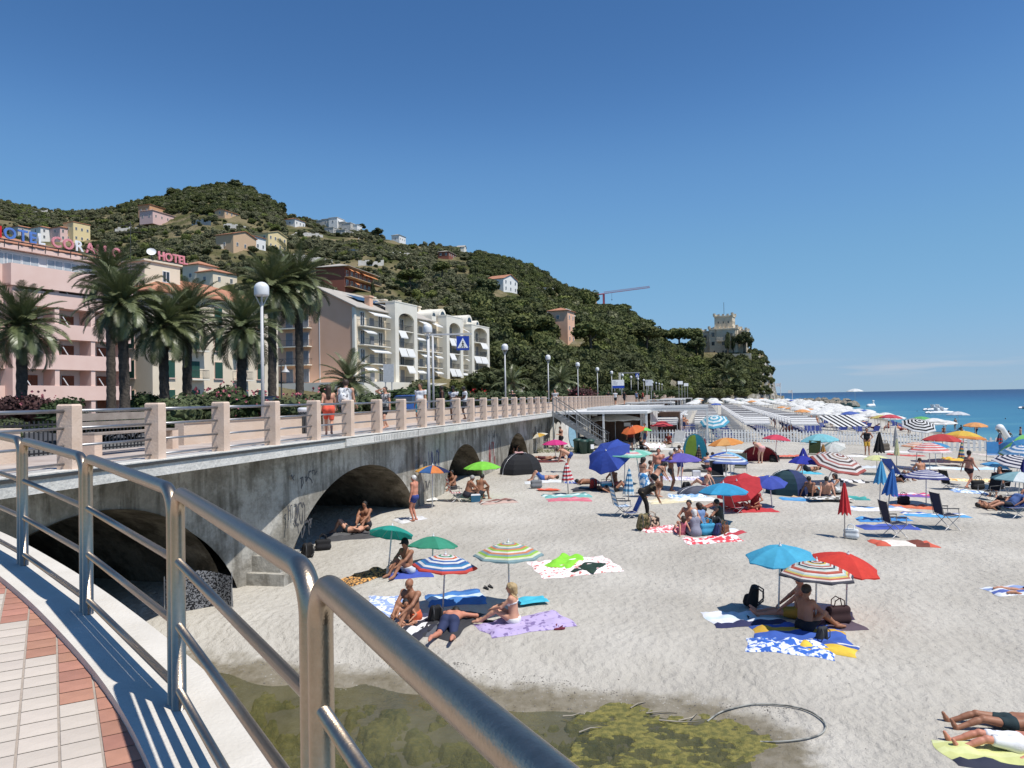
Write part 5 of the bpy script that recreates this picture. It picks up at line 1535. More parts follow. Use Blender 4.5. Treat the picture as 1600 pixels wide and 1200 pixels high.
shrub('reddish shrub right of the fourth lamp', 908, 602, 90, 4.4, 2.6, 'p', 0, fl_p)
shrub('yellow green shrub at the fourth lamp', 870, 603, 82, 4.0, 2.4, 'g', 2)
shrub('hedge beyond the fifth lamp', 935, 606, 110, 6, 3, 'd', 1)
shrub('hedge in front of the billboard', 985, 606, 130, 7, 3, 'd', 0)
for i, (px, Y) in enumerate(((895, 105), (1000, 160), (1025, 190), (1045, 230), (1060, 270))):
	shrub('far hedge along the promenade, %s of five' % ['nearest', 'second nearest', 'middle', 'second farthest', 'farthest'][i], px, 607, Y, 8, 3.6, 'd', i % 2)
# ------------------------------------------------------------------ people: one continuous body surface per person
def v3(*a): return np.array(a, np.float32)
def nrm(a): return a/(np.linalg.norm(a)+1e-9)
def ik(a, t, l1, l2, hint):
	d = t-a; L = np.linalg.norm(d)
	if L > (l1+l2)*.995: d = d/L*(l1+l2)*.995; L = (l1+l2)*.995; t = a+d
	u = d/L
	x = (l1*l1-l2*l2+L*L)/(2*L)
	h = math.sqrt(max(0, l1*l1-x*x))
	n = nrm(hint-u*np.dot(hint, u))
	return a+u*x+n*h, t
class Field:
	def __init__(s, lo, hi, vs):
		s.o = np.asarray(lo, np.float32); s.h = vs
		s.n = np.ceil((np.asarray(hi)-lo)/vs).astype(int)+1
		s.phi = np.full(s.n, .08, np.float32)
	def cap(s, a, b, ra, rb, k=.03, phi=None, cut=False, sq=None):
		P = s.phi if phi is None else phi
		m = max(ra, rb)+.05
		i0 = np.clip(((np.minimum(a, b)-m-s.o)/s.h).astype(int), 0, s.n-1); i1 = np.clip(((np.maximum(a, b)+m-s.o)/s.h).astype(int)+2, 1, s.n)
		if (i1 <= i0).any(): return
		g = [s.o[q]+s.h*np.arange(i0[q], i1[q], dtype=np.float32) for q in range(3)]
		X, Y, Z = np.meshgrid(*g, indexing='ij', sparse=True)
		d = b-a; L2 = float(np.dot(d, d))+1e-9
		t = np.clip(((X-a[0])*d[0]+(Y-a[1])*d[1]+(Z-a[2])*d[2])/L2, 0, 1)
		ex, ey, ez = X-a[0]-t*d[0], Y-a[1]-t*d[1], Z-a[2]-t*d[2]
		if sq is not None:      # flattened cross-section: squash along direction sq[0] by factor sq[1]
			n_, f_ = sq
			pr = ex*n_[0]+ey*n_[1]+ez*n_[2]
			ex, ey, ez = ex+pr*n_[0]*(f_-1), ey+pr*n_[1]*(f_-1), ez+pr*n_[2]*(f_-1)
		D = np.sqrt(ex*ex+ey*ey+ez*ez)-(ra+(rb-ra)*t)
		sl = (slice(i0[0], i1[0]), slice(i0[1], i1[1]), slice(i0[2], i1[2]))
		A = P[sl]
		if k <= 0: P[sl] = np.minimum(A, D)
		else:
			hh = np.maximum(k-np.abs(A-D), 0)/k
			P[sl] = np.minimum(A, D)-hh*hh*k*.25
	def coords(s):
		g = [s.o[q]+s.h*np.arange(s.n[q], dtype=np.float32) for q in range(3)]
		return np.meshgrid(*g, indexing='ij', sparse=True)
def surfnet(phi, o, h):
	s = phi < 0
	nx, ny, nz = phi.shape
	c = np.zeros((nx-1, ny-1, nz-1, 3), np.float32); n = np.zeros((nx-1, ny-1, nz-1), np.float32)
	for ax in range(3):
		oth = [q for q in range(3) if q != ax]
		for da in (0, 1):
			for db in (0, 1):
				off = [0, 0, 0]; off[oth[0]] = da; off[oth[1]] = db
				sl0 = tuple(slice(off[q], phi.shape[q]-1+off[q]) for q in range(3))
				o1 = list(off); o1[ax] = 1
				sl1 = tuple(slice(o1[q], phi.shape[q]-1+o1[q]) for q in range(3))
				p0, p1 = phi[sl0], phi[sl1]
				w = np.nonzero((p0 < 0) != (p1 < 0))
				if len(w[0]) == 0: continue
				a0, a1 = p0[w], p1[w]
				t = a0/(a0-a1)
				for q in range(3): c[w+(np.full(len(w[0]), q),)] += (t if q == ax else off[q])
				n[w] += 1
	act = n > 0
	idx = np.full(n.shape, -1, np.int64); idx[act] = np.arange(act.sum())
	V = (np.argwhere(act)+c[act]/n[act][:, None])*h+o
	F = []
	for ax in range(3):
		b, d = [(1, 2), (2, 0), (0, 1)][ax]
		sl0 = [slice(1, -1)]*3; sl0[ax] = slice(0, -1); sl1 = [slice(1, -1)]*3; sl1[ax] = slice(1, None)
		s0, s1 = s[tuple(sl0)], s[tuple(sl1)]
		for flip in (False, True):
			w = np.argwhere((s0 & ~s1) if not flip else (~s0 & s1))
			if len(w) == 0: continue
			e = w.copy(); e[:, b] += 1; e[:, d] += 1
			def cell(db, dd):
				q = e.copy(); q[:, b] -= db; q[:, d] -= dd
				return idx[q[:, 0], q[:, 1], q[:, 2]]
			f = np.stack([cell(1, 1), cell(0, 1), cell(0, 0), cell(1, 0)], 1)
			F.append(f[:, ::-1] if flip else f)
	F = np.concatenate(F) if F else np.zeros((0, 4), int)
	F = F[(F >= 0).all(1)]
	return V, F
SKIN = {'pale': ((0.572, 0.33, 0.231), (0.66, 0.396, 0.286)), 'fair': ((0.516, 0.264, 0.174), (0.6, 0.324, 0.216)), 'tan': ((0.392, 0.182, 0.108), (0.486, 0.236, 0.142)), 'brown': ((0.266, 0.119, 0.07), (0.35, 0.168, 0.098)), 'dark': ((0.09, 0.046, 0.031), (0.12, 0.062, 0.041)), 'red': ((0.468, 0.189, 0.124), (0.559, 0.247, 0.163))}
def skin(k): return mat('skin_'+k, SKIN[k][0], .55, col2=SKIN[k][1], scale=5, spec=.35)
HAIR = {'black': (.012, .010, .009), 'brown': (.045, .025, .015), 'blond': (.42, .30, .15), 'grey': (.30, .29, .28), 'white': (.62, .61, .59), 'auburn': (.16, .06, .025)}
def hairm(k): return mat('hair_'+k, HAIR[k], .6, var=.3, scale=30, bump=.006, bscale=80)
def pose_joints(pose, fat, fem):
	J = dict(P=v3(0, 0, .93), d=v3(0, 0, 1), f=v3(0, 1, 0), hd=None, look=None)
	lf, rf, lh, rh = v3(-.11, 0, .075), v3(.11, 0, .075), v3(-.27, .06, .80), v3(.27, .06, .80)
	kh = v3(0, 1, 0.2); eh = v3(0, -1, 0); lkh = rkh = None; leh = reh = None; toes = None
	if pose == 'stand': pass
	elif pose == 'hips': lh, rh = v3(-.19, .06, 1.0), v3(.19, .06, 1.0); leh, reh = v3(-1, -.6, 0), v3(1, -.6, 0)
	elif pose == 'walk':
		lf, rf = v3(-.09, .30, .075), v3(.09, -.30, .12); lh, rh = v3(-.25, -.18, .86), v3(.25, .24, .90); J['P'] = v3(0, 0, .90)
	elif pose == 'phone': lh, rh = v3(-.06, .30, 1.15), v3(.08, .30, 1.12); eh = v3(0, -.3, -1); J['hd'] = v3(0, .35, 1)
	elif pose == 'shade': rh = v3(.10, .14, 1.60); reh = v3(1, .2, -.2); lf, rf = v3(-.09, .2, .075), v3(.09, -.2, .1); J['P'] = v3(0, 0, .91)
	elif pose == 'bend':
		J['P'] = v3(0, -.16, .92); J['d'] = nrm(v3(0, .80, .42)); J['f'] = nrm(v3(0, .45, -.85)); lh, rh = v3(-.16, .48, .42), v3(.20, .52, .38); J['hd'] = nrm(v3(0, .9, .1))
	elif pose == 'reach':
		J['P'] = v3(0, -.12, .90); J['d'] = nrm(v3(0, .62, .72)); J['f'] = nrm(v3(0, .72, -.62)); lh, rh = v3(-.1, .5, .72), v3(.25, .62, .30); J['hd'] = nrm(v3(0, .8, .4))
	elif pose == 'knees':
		J['P'] = v3(0, 0, .13); J['d'] = nrm(v3(0, .12, 1)); lf, rf = v3(-.13, .62, .07), v3(.13, .56, .07); kh = v3(0, -.2, 1); lh, rh = v3(-.12, .50, .30), v3(.10, .52, .28); eh = v3(0, -.2, -.6)
		leh, reh = v3(-1, 0, -.2), v3(1, 0, -.2)
	elif pose == 'lean':      # sitting, leaning back on the hands
		J['P'] = v3(0, 0, .13); J['d'] = nrm(v3(0, -.35, 1)); lf, rf = v3(-.13, .66, .07), v3(.13, .80, .07); kh = v3(0, 0, 1); lh, rh = v3(-.30, -.42, .04), v3(.30, -.42, .04); eh = v3(0, -1, .2)
	elif pose == 'cross':
		J['P'] = v3(0, 0, .13); J['d'] = nrm(v3(0, .16, 1)); lf, rf = v3(.12, .34, .07), v3(-.12, .38, .08); lkh, rkh = v3(-1, .4, .3), v3(1, .4, .3); lh, rh = v3(-.14, .34, .28), v3(.16, .36, .26); leh, reh = v3(-1, -.3, 0), v3(1, -.3, 0)
	elif pose == 'side':      # woman sitting with legs bent to the front, arm on knee
		J['P'] = v3(0, 0, .13); J['d'] = nrm(v3(0, .06, 1)); lf, rf = v3(-.06, .74, .07), v3(.10, .70, .07); kh = v3(0, 0, 1); lh, rh = v3(-.06, .46, .34), v3(.09, .42, .36); eh = v3(0, -.6, -1); leh, reh = v3(-1, -.4, -.4), v3(1, -.4, -.4)
	elif pose == 'long':
		J['P'] = v3(0, 0, .13); J['d'] = nrm(v3(0, -.02, 1)); lf, rf = v3(-.11, .90, .07), v3(.11, .88, .07); kh = v3(0, 0, 1); lh, rh = v3(-.16, .42, .22), v3(.18, .40, .24); leh, reh = v3(-1, -.4, 0), v3(1, -.4, 0)
	elif pose == 'chair':
		J['P'] = v3(0, 0, .45); J['d'] = nrm(v3(0, -.12, 1)); lf, rf = v3(-.13, .50, .07), v3(.13, .48, .07); kh = v3(0, 1, .6); lh, rh = v3(-.16, .34, .60), v3(.16, .36, .58); leh, reh = v3(-1, -.6, -.2), v3(1, -.6, -.2)
	elif pose == 'low':       # sitting bent forward on something low
		J['P'] = v3(0, 0, .32); J['d'] = nrm(v3(0, .34, 1)); lf, rf = v3(-.16, .48, .07), v3(.16, .46, .07); kh = v3(0, .6, 1); lh, rh = v3(-.10, .50, .42), v3(.10, .50, .40); leh, reh = v3(-1, .2, -.2), v3(1, .2, -.2)
	elif pose == 'prone':
		J['P'] = v3(0, 0, .13); J['d'] = nrm(v3(0, 1, .02)); J['f'] = v3(0, 0, -1); lf, rf = v3(-.20, -.86, .08), v3(.20, -.80, .07); kh = v3(0, 0, -.3); lh, rh = v3(-.22, .66, .04), v3(.24, .62, .04); leh, reh = v3(-1, 0, 0), v3(1, 0, 0); J['hd'] = nrm(v3(0, 1, .10)); toes = v3(0, -1, -.1)
	elif pose == 'prone_up':  # prone on the elbows
		J['P'] = v3(0, 0, .13); J['d'] = nrm(v3(0, 1, .42)); J['f'] = nrm(v3(0, .4, -1)); lf, rf = v3(-.16, -.86, .08), v3(.16, -.84, .07); kh = v3(0, 0, -.3); lh, rh = v3(-.10, .78, .04), v3(.12, .76, .04); leh, reh = v3(-.4, -.2, -1), v3(.4, -.2, -1); J['hd'] = nrm(v3(0, .5, .9)); toes = v3(0, -1, -.1)
	elif pose == 'back':
		J['P'] = v3(0, 0, .12); J['d'] = nrm(v3(0, -1, .03)); J['f'] = v3(0, 0, 1); lf, rf = v3(-.12, .86, .07), v3(.14, .86, .07); kh = v3(0, 0, .3); lh, rh = v3(-.34, .05, .05), v3(.34, .02, .05); leh, reh = v3(-1, 0, 0), v3(1, 0, 0); toes = v3(0, .35, 1)
	elif pose == 'back_knee':
		J['P'] = v3(0, 0, .12); J['d'] = nrm(v3(0, -1, .06)); J['f'] = v3(0, 0, 1); lf, rf = v3(-.12, .50, .07), v3(.14, .58, .07); kh = v3(0, .2, 1); lh, rh = v3(-.14, -.32, .26), v3(.40, -.3, .05); leh, reh = v3(-1, 0, 0), v3(1, 0, 0)
	elif pose == 'recline':   # on a lounger
		J['P'] = v3(0, 0, .42); J['d'] = nrm(v3(0, -.8, .62)); J['f'] = nrm(v3(0, .62, .8)); lf, rf = v3(-.12, .86, .38), v3(.14, .84, .38); kh = v3(0, 0, 1); lh, rh = v3(-.30, .0, .45), v3(.30, .0, .45); leh, reh = v3(-1, 0, 0), v3(1, 0, 0); toes = v3(0, .4, 1)
	elif pose == 'swim':
		J['P'] = v3(0, 0, -.55); lf, rf = v3(-.1, 0, -1.4), v3(.1, 0, -1.4); lh, rh = v3(-.5, .2, -.15), v3(.5, .2, -.15)
	P, d, f = J['P'], J['d'], nrm(J['f']-J['d']*np.dot(J['f'], J['d']))
	x = np.cross(f, d)             # right
	J['f'] = f; J['x'] = x
	hw = .095 if fem else .088
	sw = .165 if fem else .19
	J['W'] = P+d*.20
	J['C'] = P+d*.40+f*(.0)
	J['N'] = P+d*.525
	J['hd'] = nrm(J['hd']) if J['hd'] is not None else d
	J['H'] = J['N']+J['hd']*.14+f*.02
	J['LS'], J['RS'] = P+d*.475-x*sw, P+d*.475+x*sw
	J['LP'], J['RP'] = P-x*hw-d*.03, P+x*hw-d*.03
	J['LK'], J['LA'] = ik(J['LP'], lf, .435, .425, lkh if lkh is not None else kh)
	J['RK'], J['RA'] = ik(J['RP'], rf, .435, .425, rkh if rkh is not None else kh)
	J['LE'], J['LH'] = ik(J['LS'], lh, .29, .265, leh if leh is not None else eh)
	J['RE'], J['RH'] = ik(J['RS'], rh, .29, .265, reh if reh is not None else eh)
	if toes is None:
		J['LT'] = J['RT'] = None
	J['toes'] = toes
	return J
PC = {}
def person(label, pos, yaw, pose, sk='fair', hair='brown', wear=(), h=1.72, fem=False, fat=0, vs=.022, long=0, near=False, group=None, child=False, bald=False, hat=None, face=False):
	J = pose_joints(pose, fat, fem)
	sc = h/1.72
	hs_ = 1.25 if child else 1.0
	x, d, f = J['x'], J['d'], J['f']
	allp = np.array([J[k] for k in ('P', 'N', 'H', 'LK', 'RK', 'LA', 'RA', 'LE', 'RE', 'LH', 'RH', 'LS', 'RS')])
	F = Field(allp.min(0)-.36, allp.max(0)+.36, vs)
	c = F.cap
	w = 1+fat*.25
	for s in (-1, 1):
		hip = J['P']+x*s*.075; wa = J['W']+x*s*(.05 if fem else .06); ch = J['C']+x*s*.075
		c(hip-d*.02, wa, (.118 if fem else .105)*w, (.085 if fem else .092)*w, .05)
		c(wa, ch, (.085 if fem else .092)*w, .108*w**.5, .05)
		c(ch, J['LS' if s < 0 else 'RS']-d*.01, .095, .058, .05)
		c(J['P']+x*s*.075-f*.055-d*.03, J['P']+x*s*.075-f*.05-d*.06, .085, .085, .04)
		if fem: c(J['C']+x*s*.075+f*.085-d*.03, J['C']+x*s*.075+f*.09-d*.03, .058, .058, .03)
		else: c(J['C']+x*s*.08+f*.05+d*.01, J['C']+x*s*.08+f*.05+d*.01, .065, .065, .04)
	if fat > 0: c(J['W']+f*.07*fat-d*.02, J['W']+f*.09*fat-d*.03, .10+.05*fat, .10+.05*fat, .06)
	c(J['C']+d*.08, J['N']+d*.01, .075, .055, .05)
	c(J['N'], J['N']+J['hd']*.08+f*.005, .054, .05, .03)
	hd = J['hd']; Hc = J['H']; hf = nrm(f-hd*np.dot(f, hd)) if abs(np.dot(f, hd)) < .95 else (nrm(np.cross(hd, x)) if np.dot(np.cross(hd, x), f) >= 0 or True else f)
	if pose in ('bend', 'reach', 'prone', 'prone_up'): hf = nrm(f-hd*np.dot(f, hd))
	c(Hc+hd*.035-hf*.012, Hc+hd*.03+hf*.012, .088*hs_, .085*hs_, .02, sq=(x, 1.14))
	c(Hc+hd*.0+hf*.02, Hc-hd*.058+hf*.045, .070*hs_, .044*hs_, .03)
	if near or vs < .02:
		c(Hc+hd*.012+hf*.09*hs_, Hc-hd*.018+hf*.108*hs_, .010, .015, .012)
		for s in (-1, 1): c(Hc+x*s*.078*hs_+hd*.015, Hc+x*s*.080*hs_-hd*.02, .016, .012, .01)
	for s, S_, E, Hn, Pp, K, A in ((-1, 'LS', 'LE', 'LH', 'LP', 'LK', 'LA'), (1, 'RS', 'RE', 'RH', 'RP', 'RK', 'RA')):
		a, b, hnd = J[S_], J[E], J[Hn]
		th = .85 if fem else 1.0
		c(a, a, .062*th+.004, .062*th+.004, .03)
		c(a, b, .053*th*w**.5, .040*th, .025)
		c(b, hnd, .042*th, .027*th, .02)
		hdv = nrm(hnd-b)
		sd = nrm(np.cross(hdv, v3(.1, .2, 1)))
		pn = np.cross(sd, hdv)
		c(hnd, hnd+hdv*.065, .030, .034, .015, sq=(pn, 1.7))
		if near:
			for q, (o_, l_) in enumerate(((-.027, .062), (-.009, .075), (.009, .070), (.027, .052))):
				k0 = hnd+hdv*.08+sd*o_; k1 = k0+hdv*l_*.5+sd*o_*.25-pn*.008; k2 = k1+hdv*l_*.42+sd*o_*.1-pn*.022
				c(k0, k1, .0095, .009, .004); c(k1, k2, .009, .0075, .004)
			c(hnd+hdv*.02+sd*.022, hnd+hdv*.055+sd*.052-pn*.01, .012, .010, .008); c(hnd+hdv*.055+sd*.052-pn*.01, hnd+hdv*.085+sd*.055-pn*.018, .010, .008, .004)
		elif vs < .03: c(hnd+hdv*.07, hnd+hdv*.14-pn*.02, .030, .014, .02, sq=(pn, 1.6)); c(hnd+hdv*.02+sd*.02, hnd+hdv*.08+sd*.05, .013, .010, .01)
		a, b, t = J[Pp], J[K], J[A]
		c(a, b, .088*(1.05 if fem else 1)*w**.6, .054, .035)
		c(b, b, .055, .055, .02)
		sh = nrm(t-b)
		bk = nrm((b+sh*.14)-(a+t)/2)
		bk = -nrm(np.cross(np.cross(nrm(b-a)+1e-4, sh)+1e-5, sh)) if np.linalg.norm(np.cross(nrm(b-a), sh)) > .15 else -f
		if pose in ('prone', 'prone_up'): bk = v3(0, 0, 1)
		c(b, t, .052, .036, .02)
		c(b+sh*.10+bk*.012, b+sh*.20+bk*.010, .048, .040, .03)
		tv = J['toes'] if J['toes'] is not None else None
		if tv is None:
			tv = v3(sh[0]*0+f[0], f[1], 0) if abs(f[2]) < .7 else v3(0, 1, 0)
			if pose in ('knees', 'lean', 'cross', 'side', 'long', 'back_knee', 'low', 'chair'):
				tv = nrm(v3((t-a)[0]*.6, max(.3, (t-a)[1]), 0)) + (v3(0, -.3, .9) if pose == 'long' else v3(0, 0, .05))
			tv = tv+v3(s*.15, 0, -.15)
		tv = nrm(tv)
		c(t-tv*.035+sh*.03, t+tv*.06+sh*.035, .036, .038, .02)
		c(t+tv*.06+sh*.035, t+tv*.15+sh*.048, .036, .026, .02)
	V, Fq = surfnet(F.phi, F.o, F.h)
	root = thing('person', label, 'person', pos, yaw, group)
	root.scale = (sc,)*3
	link('body', npmesh('body', V, Fq, skin(sk)), root)
	X, Y, Z = F.coords()
	def wear_mesh(nm, reg, m, off=.012):
		ph = np.maximum(F.phi-off, reg)
		Vv, Ff = surfnet(ph, F.o, F.h)
		if len(Ff): link(nm, npmesh(nm, Vv, Ff, m), root)
	def region(caps):
		R = np.full(F.n, .5, np.float32)
		for a, b, r0, r1 in caps: F.cap(a, b, r0, r1, 0, R)
		return R
	def plane(pnt, nn): return (X-pnt[0])*nn[0]+(Y-pnt[1])*nn[1]+(Z-pnt[2])*nn[2]
	for kind, colr in wear:
		m = colr if not isinstance(colr, (str, tuple)) else cloth(colr, 0)
		lerp = lambda a, b, t: a+(b-a)*t
		if kind in ('shorts', 'briefs', 'trousers', 'skirt', 'bottom'):
			kl = {'shorts': .62, 'briefs': .10, 'trousers': 1.0, 'skirt': .6, 'bottom': .02}[kind]
			caps = [(J['P']+d*.02, J['P']-d*.02, .24*w, .24*w)] if kind != 'bottom' else [(J['P']-d*.03, J['P']-d*.05, .2*w, .2*w)]
			for Pp, K, A in (('LP', 'LK', 'LA'), ('RP', 'RK', 'RA')):
				caps.append((J[Pp], lerp(J[Pp], J[K], kl), .13*w, .11))
				if kind == 'trousers': caps.append((J[K], lerp(J[K], J[A], .85), .11, .09))
			R = region(caps)
			topc = J['P']+d*({'shorts': .10, 'briefs': .06, 'trousers': .11, 'skirt': .12, 'bottom': .035}[kind])
			if kind == 'skirt':
				ph2 = F.phi.copy()
				F.cap(J['P'], (J['LK']+J['RK'])/2, .17*w, .22, .05, ph2)
				keep = F.phi; F.phi = np.minimum(ph2, F.phi)
				R = region([(J['P']+d*.02, (J['LK']+J['RK'])/2, .26, .30)])
				wear_mesh('skirt', np.maximum(R, plane(topc, d)), m, .012); F.phi = keep
				continue
			arms = np.full(F.n, .5, np.float32)
			for E, Hn in (('LE', 'LH'), ('RE', 'RH')): F.cap(lerp(J[E], J[Hn], .2), J[Hn]+nrm(J[Hn]-J[E])*.15, .07, .075, 0, arms)
			R = np.maximum(np.maximum(R, plane(topc, d)), -arms)
			wear_mesh({'briefs': 'swim_trunks', 'bottom': 'bikini_bottom'}.get(kind, kind), R, m, {'shorts': .02, 'trousers': .018, 'briefs': .010, 'bottom': .008}[kind])
		elif kind in ('tee', 'tank', 'dress'):
			caps = [(J['P']+d*.02, J['N']-d*.05, .26*w, .24)]
			if kind == 'tee': caps += [(J['LS'], lerp(J['LS'], J['LE'], .6), .1, .085), (J['RS'], lerp(J['RS'], J['RE'], .6), .1, .085)]
			R = region(caps)
			R = np.maximum(R, plane(J['N']-d*.005+f*.0, nrm(d+f*.35)))
			if kind != 'tee':
				for S_ in ('LS', 'RS'): 
					sp = np.sqrt((X-J[S_][0])**2+(Y-J[S_][1])**2+(Z-J[S_][2])**2)-.085
					R = np.maximum(R, -sp)
			arms = np.full(F.n, .5, np.float32)
			for S_, E, Hn in (('LS', 'LE', 'LH'), ('RS', 'RE', 'RH')):
				F.cap(lerp(J[S_], J[E], .66 if kind == 'tee' else .2), J[E], .075, .065, 0, arms); F.cap(J[E], J[Hn]+nrm(J[Hn]-J[E])*.15, .06, .075, 0, arms)
			R = np.maximum(R, -arms)
			if kind == 'dress':
				ph2 = F.phi.copy(); kk = (J['LK']+J['RK'])/2
				F.cap(J['P'], kk, .18*w, .22, .05, ph2)
				keep = F.phi; F.phi = np.minimum(ph2, F.phi)
				R2 = region([(J['P'], kk, .27, .3)]); R = np.minimum(R, R2)
				R = np.maximum(R, -arms)
				wear_mesh('dress', R, m, .014); F.phi = keep
			else:
				R = np.maximum(R, -plane(J['P']-d*.06, d))
				wear_mesh({'tee': 't_shirt', 'tank': 'tank_top'}[kind], R, m, .02)
		elif kind == 'top':
			R = region([(J['P']+d*.15, J['N'], .2*w, .17)])
			pl = plane(J['C']-d*.035, d)
			back = plane(J['C'], f)
			hh = np.where(back > .02, .062, .020)
			wear_mesh('bikini_top', np.maximum(R, np.abs(pl)-hh), m, .008)
	if not bald:
		hb = Hc+hd*.055-hf*.03
		R = region([(hb, hb, .112*hs_, .112*hs_)])
		R = np.maximum(R, plane(Hc+hf*.052*hs_-hd*.0, nrm(hf-hd*.35)))
		keep = F.phi
		if long:
			F.phi = F.phi.copy()
			e = Hc-hd*(.02+.22*long)-hf*.085
			F.cap(Hc+hd*.02-hf*.06, e, .085*hs_, .055, .02); R = np.minimum(R, region([(Hc-hf*.06, e-hd*.05, .105, .09)])); R = np.maximum(R, plane(Hc+hf*.045-hd*.0, nrm(hf-hd*.35)))
		wear_mesh('hair', R, hairm(hair), .013); F.phi = keep
	if hat:
		hb = Hc+hd*.06
		keep = F.phi; F.phi = np.full(F.n, .08, np.float32)
		F.cap(hb, hb+hd*.03, .105*hs_, .095*hs_, .01); F.cap(hb+hf*.08, hb+hf*.16, .06, .05, .02, sq=(hd, 4.0))
		wear_mesh('cap', plane(hb-hd*.02, -hd), cloth(hat, 0), 0.0); F.phi = keep
	if face:
		for s in (-1, 1):
			mb = MB(); e = Hc+hd*.014*1+hf*.098*hs_+x*s*.032
			mb.lathe([(0, -.008), (.008, -.005), (.011, 0), (.008, .005), (0, .008)], tuple(e), 8); mb.build('eye', mat('eye_dark', (.02, .015, .012), .3), root, True)
		mb = MB(); e = Hc-hd*.05+hf*.09*hs_
		mb.box(e, (.042, .012, .010)); mb.build('mouth', mat('lip', (.28, .10, .08), .5), root)
	return root
# ------------------------------------------------------------------ street furniture on the promenade
lamp_grey = mat('lamp_grey', (.50, .50, .50), .5, var=.05)
lamp_dome = mat('lamp_dome', (.70, .71, .71), .35, var=.05)
def lamp_at(Y, s=3.0):
	return Vector((promX(Y)-s/.9704, Y, PZ))
lp = None
LY = [24.7, 39.6, 55, 70.3, 86.9, 103, 119, 135, 151, 167, 183, 199, 215, 231, 247, 263, 279, 295]
LL = ['nearest street lamp, right of the palms', 'second street lamp, beside the crossing sign', 'third street lamp, right of the apartment block', 'fourth street lamp, by the top of the stairs', 'fifth street lamp, before the dark trees', 'sixth street lamp, left of the billboard']
for i, Y in enumerate(LY):
	if lp is None:
		lp = o = thing('street_lamp', LL[0], 'lamp')
		mb = MB(); mb.cyl((0, 0, 0), (0, 0, 4.35), .062, .045, n=12); mb.cyl((0, 0, 0), (0, 0, .5), .085, n=12); mb.build('pole', lamp_grey, o, True)
		for k in range(4):
			a = k*math.pi/2+.4
			mb = MB(); mb.cyl((.03*math.cos(a), .03*math.sin(a), 4.2), (.2*math.cos(a), .2*math.sin(a), 4.56), .016, n=6); mb.build('strut', lamp_grey, o)
		mb = MB(); mb.lathe([(0, 4.52), (.22, 4.54), (.235, 4.58), (.235, 4.78)]+[(.235*math.cos(q*math.pi/16), 4.78+.21*math.sin(q*math.pi/16)) for q in range(1, 9)], n=24); mb.build('dome', lamp_dome, o, True)
	else: o = copy_tree(lp)
	o.location = lamp_at(Y)
	tag(o, LL[i] if i < len(LL) else 'distant street lamp in the row along the promenade', 'lamp', 'street lamps along the promenade')
blue_s = mat('sign_blue', (.01, .05, .36), .45, var=.03); sgn_w = mat('sign_white', (.80, .80, .80), .5, var=.03); sgn_k = mat('sign_black', (.015, .015, .015), .5)
def gantry(label, px, Y, ztop, arm, sgz):
	p = onY(px, 620, Y)
	g = thing('crossing_sign', label, 'sign', (p.x, p.y, PZ-.1))
	for e in (0, .22):
		mb = MB(); mb.cyl((e, 0, 0), (e, 0, ztop), .055, n=10); mb.build('pole', lamp_grey, g, True)
	mb = MB(); mb.box((arm/2, 0, ztop+.05), (arm+.3, .09, .09)); mb.build('arm', lamp_grey, g)
	x, w, z = arm-.35, .34, ztop-.18-sgz
	mb = MB(); mb.b2(x-w, x+w, -.03, .03, z-w*1.12, z+w*1.12); s = mb.build('sign_board', blue_s, g)
	mb = MB(); mb.prism([(x-w*.86, z-w*.78), (x+w*.86, z-w*.78), (x, z+w*.86)], -.036, -.0305); mb.build('white_triangle', sgn_w, s)
	mb = MB()   # walking figure
	for a, b in (((0, .22), (0, -.1)), ((0, -.1), (.20, -.55)), ((0, -.1), (-.20, -.55)), ((0, .15), (.18, -.08)), ((0, .15), (-.17, -.05))):
		A, B = Vector((x+a[0]*w, -.039, z+a[1]*w-.1*w)), Vector((x+b[0]*w, -.039, z+b[1]*w-.1*w))
		n_ = Vector((-(B-A).z, 0, (B-A).x)).normalized()*.06*w
		mb.add([A+n_, A-n_, B-n_, B+n_], [(0, 1, 2, 3)])
	mb.prism([(x+.09*w*math.cos(q), z+.22*w+.09*w*math.sin(q)) for q in np.linspace(0, 6.0, 8)], -.041, -.038)
	for q in range(4): mb.add([(x+(-.5+q*.28)*w, -.039, z-.74*w), (x+(-.36+q*.28)*w, -.039, z-.74*w), (x+(-.40+q*.28)*w, -.039, z-.62*w), (x+(-.52+q*.28)*w, -.039, z-.62*w)], [(0, 1, 2, 3)])
	mb.build('pedestrian_symbol', sgn_k, s)
gantry('blue pedestrian crossing sign on a gantry beside the second lamp', 671, 41.5, 4.65, 2.2, .26)
gantry('distant blue pedestrian crossing sign above the billboard', 968, 150, 5.6, 3.9, .3)
def board(name, label, px, py, Y, w, h, m0, m1=None, split=.66, marks=0):
	p = onY(px, py, Y)
	b_ = thing(name, label, 'sign', (p.x, p.y, PZ-.1)); z = p.z-PZ+.1
	mb = MB(); mb.b2(-w/2, w/2, 0, .08, z-h/2, z+h/2); s = mb.build('panel', m0, b_)
	for e in (-.3, .3):
		mb = MB(); mb.cyl((e*w, .06, 0), (e*w, .06, z-h/2), .05, n=8); mb.build('post', lamp_grey, b_)
	if m1:
		mb = MB(); mb.b2(-w/2, w/2, -.012, -.002, z-h/2, z-h/2+h*(1-split)); mb.build('blue_band', m1, s)
	r = random.Random(int(px))
	for k in range(marks):
		mb = MB(); l_ = r.uniform(.3, .7)*w*.7; zz = z+h*(.34-.13*k); mb.b2(-w*.42, -w*.42+l_, -.012, -.003, zz-.02*h, zz+.02*h); mb.build('text_line', mat('print_grey', (.35, .36, .42), .6), s)
	return s
board('billboard', 'white billboard with dark blue lower band beside the promenade', 966, 600, 120, 1.85, 1.3, sgn_w, blue_s, .70, 4)
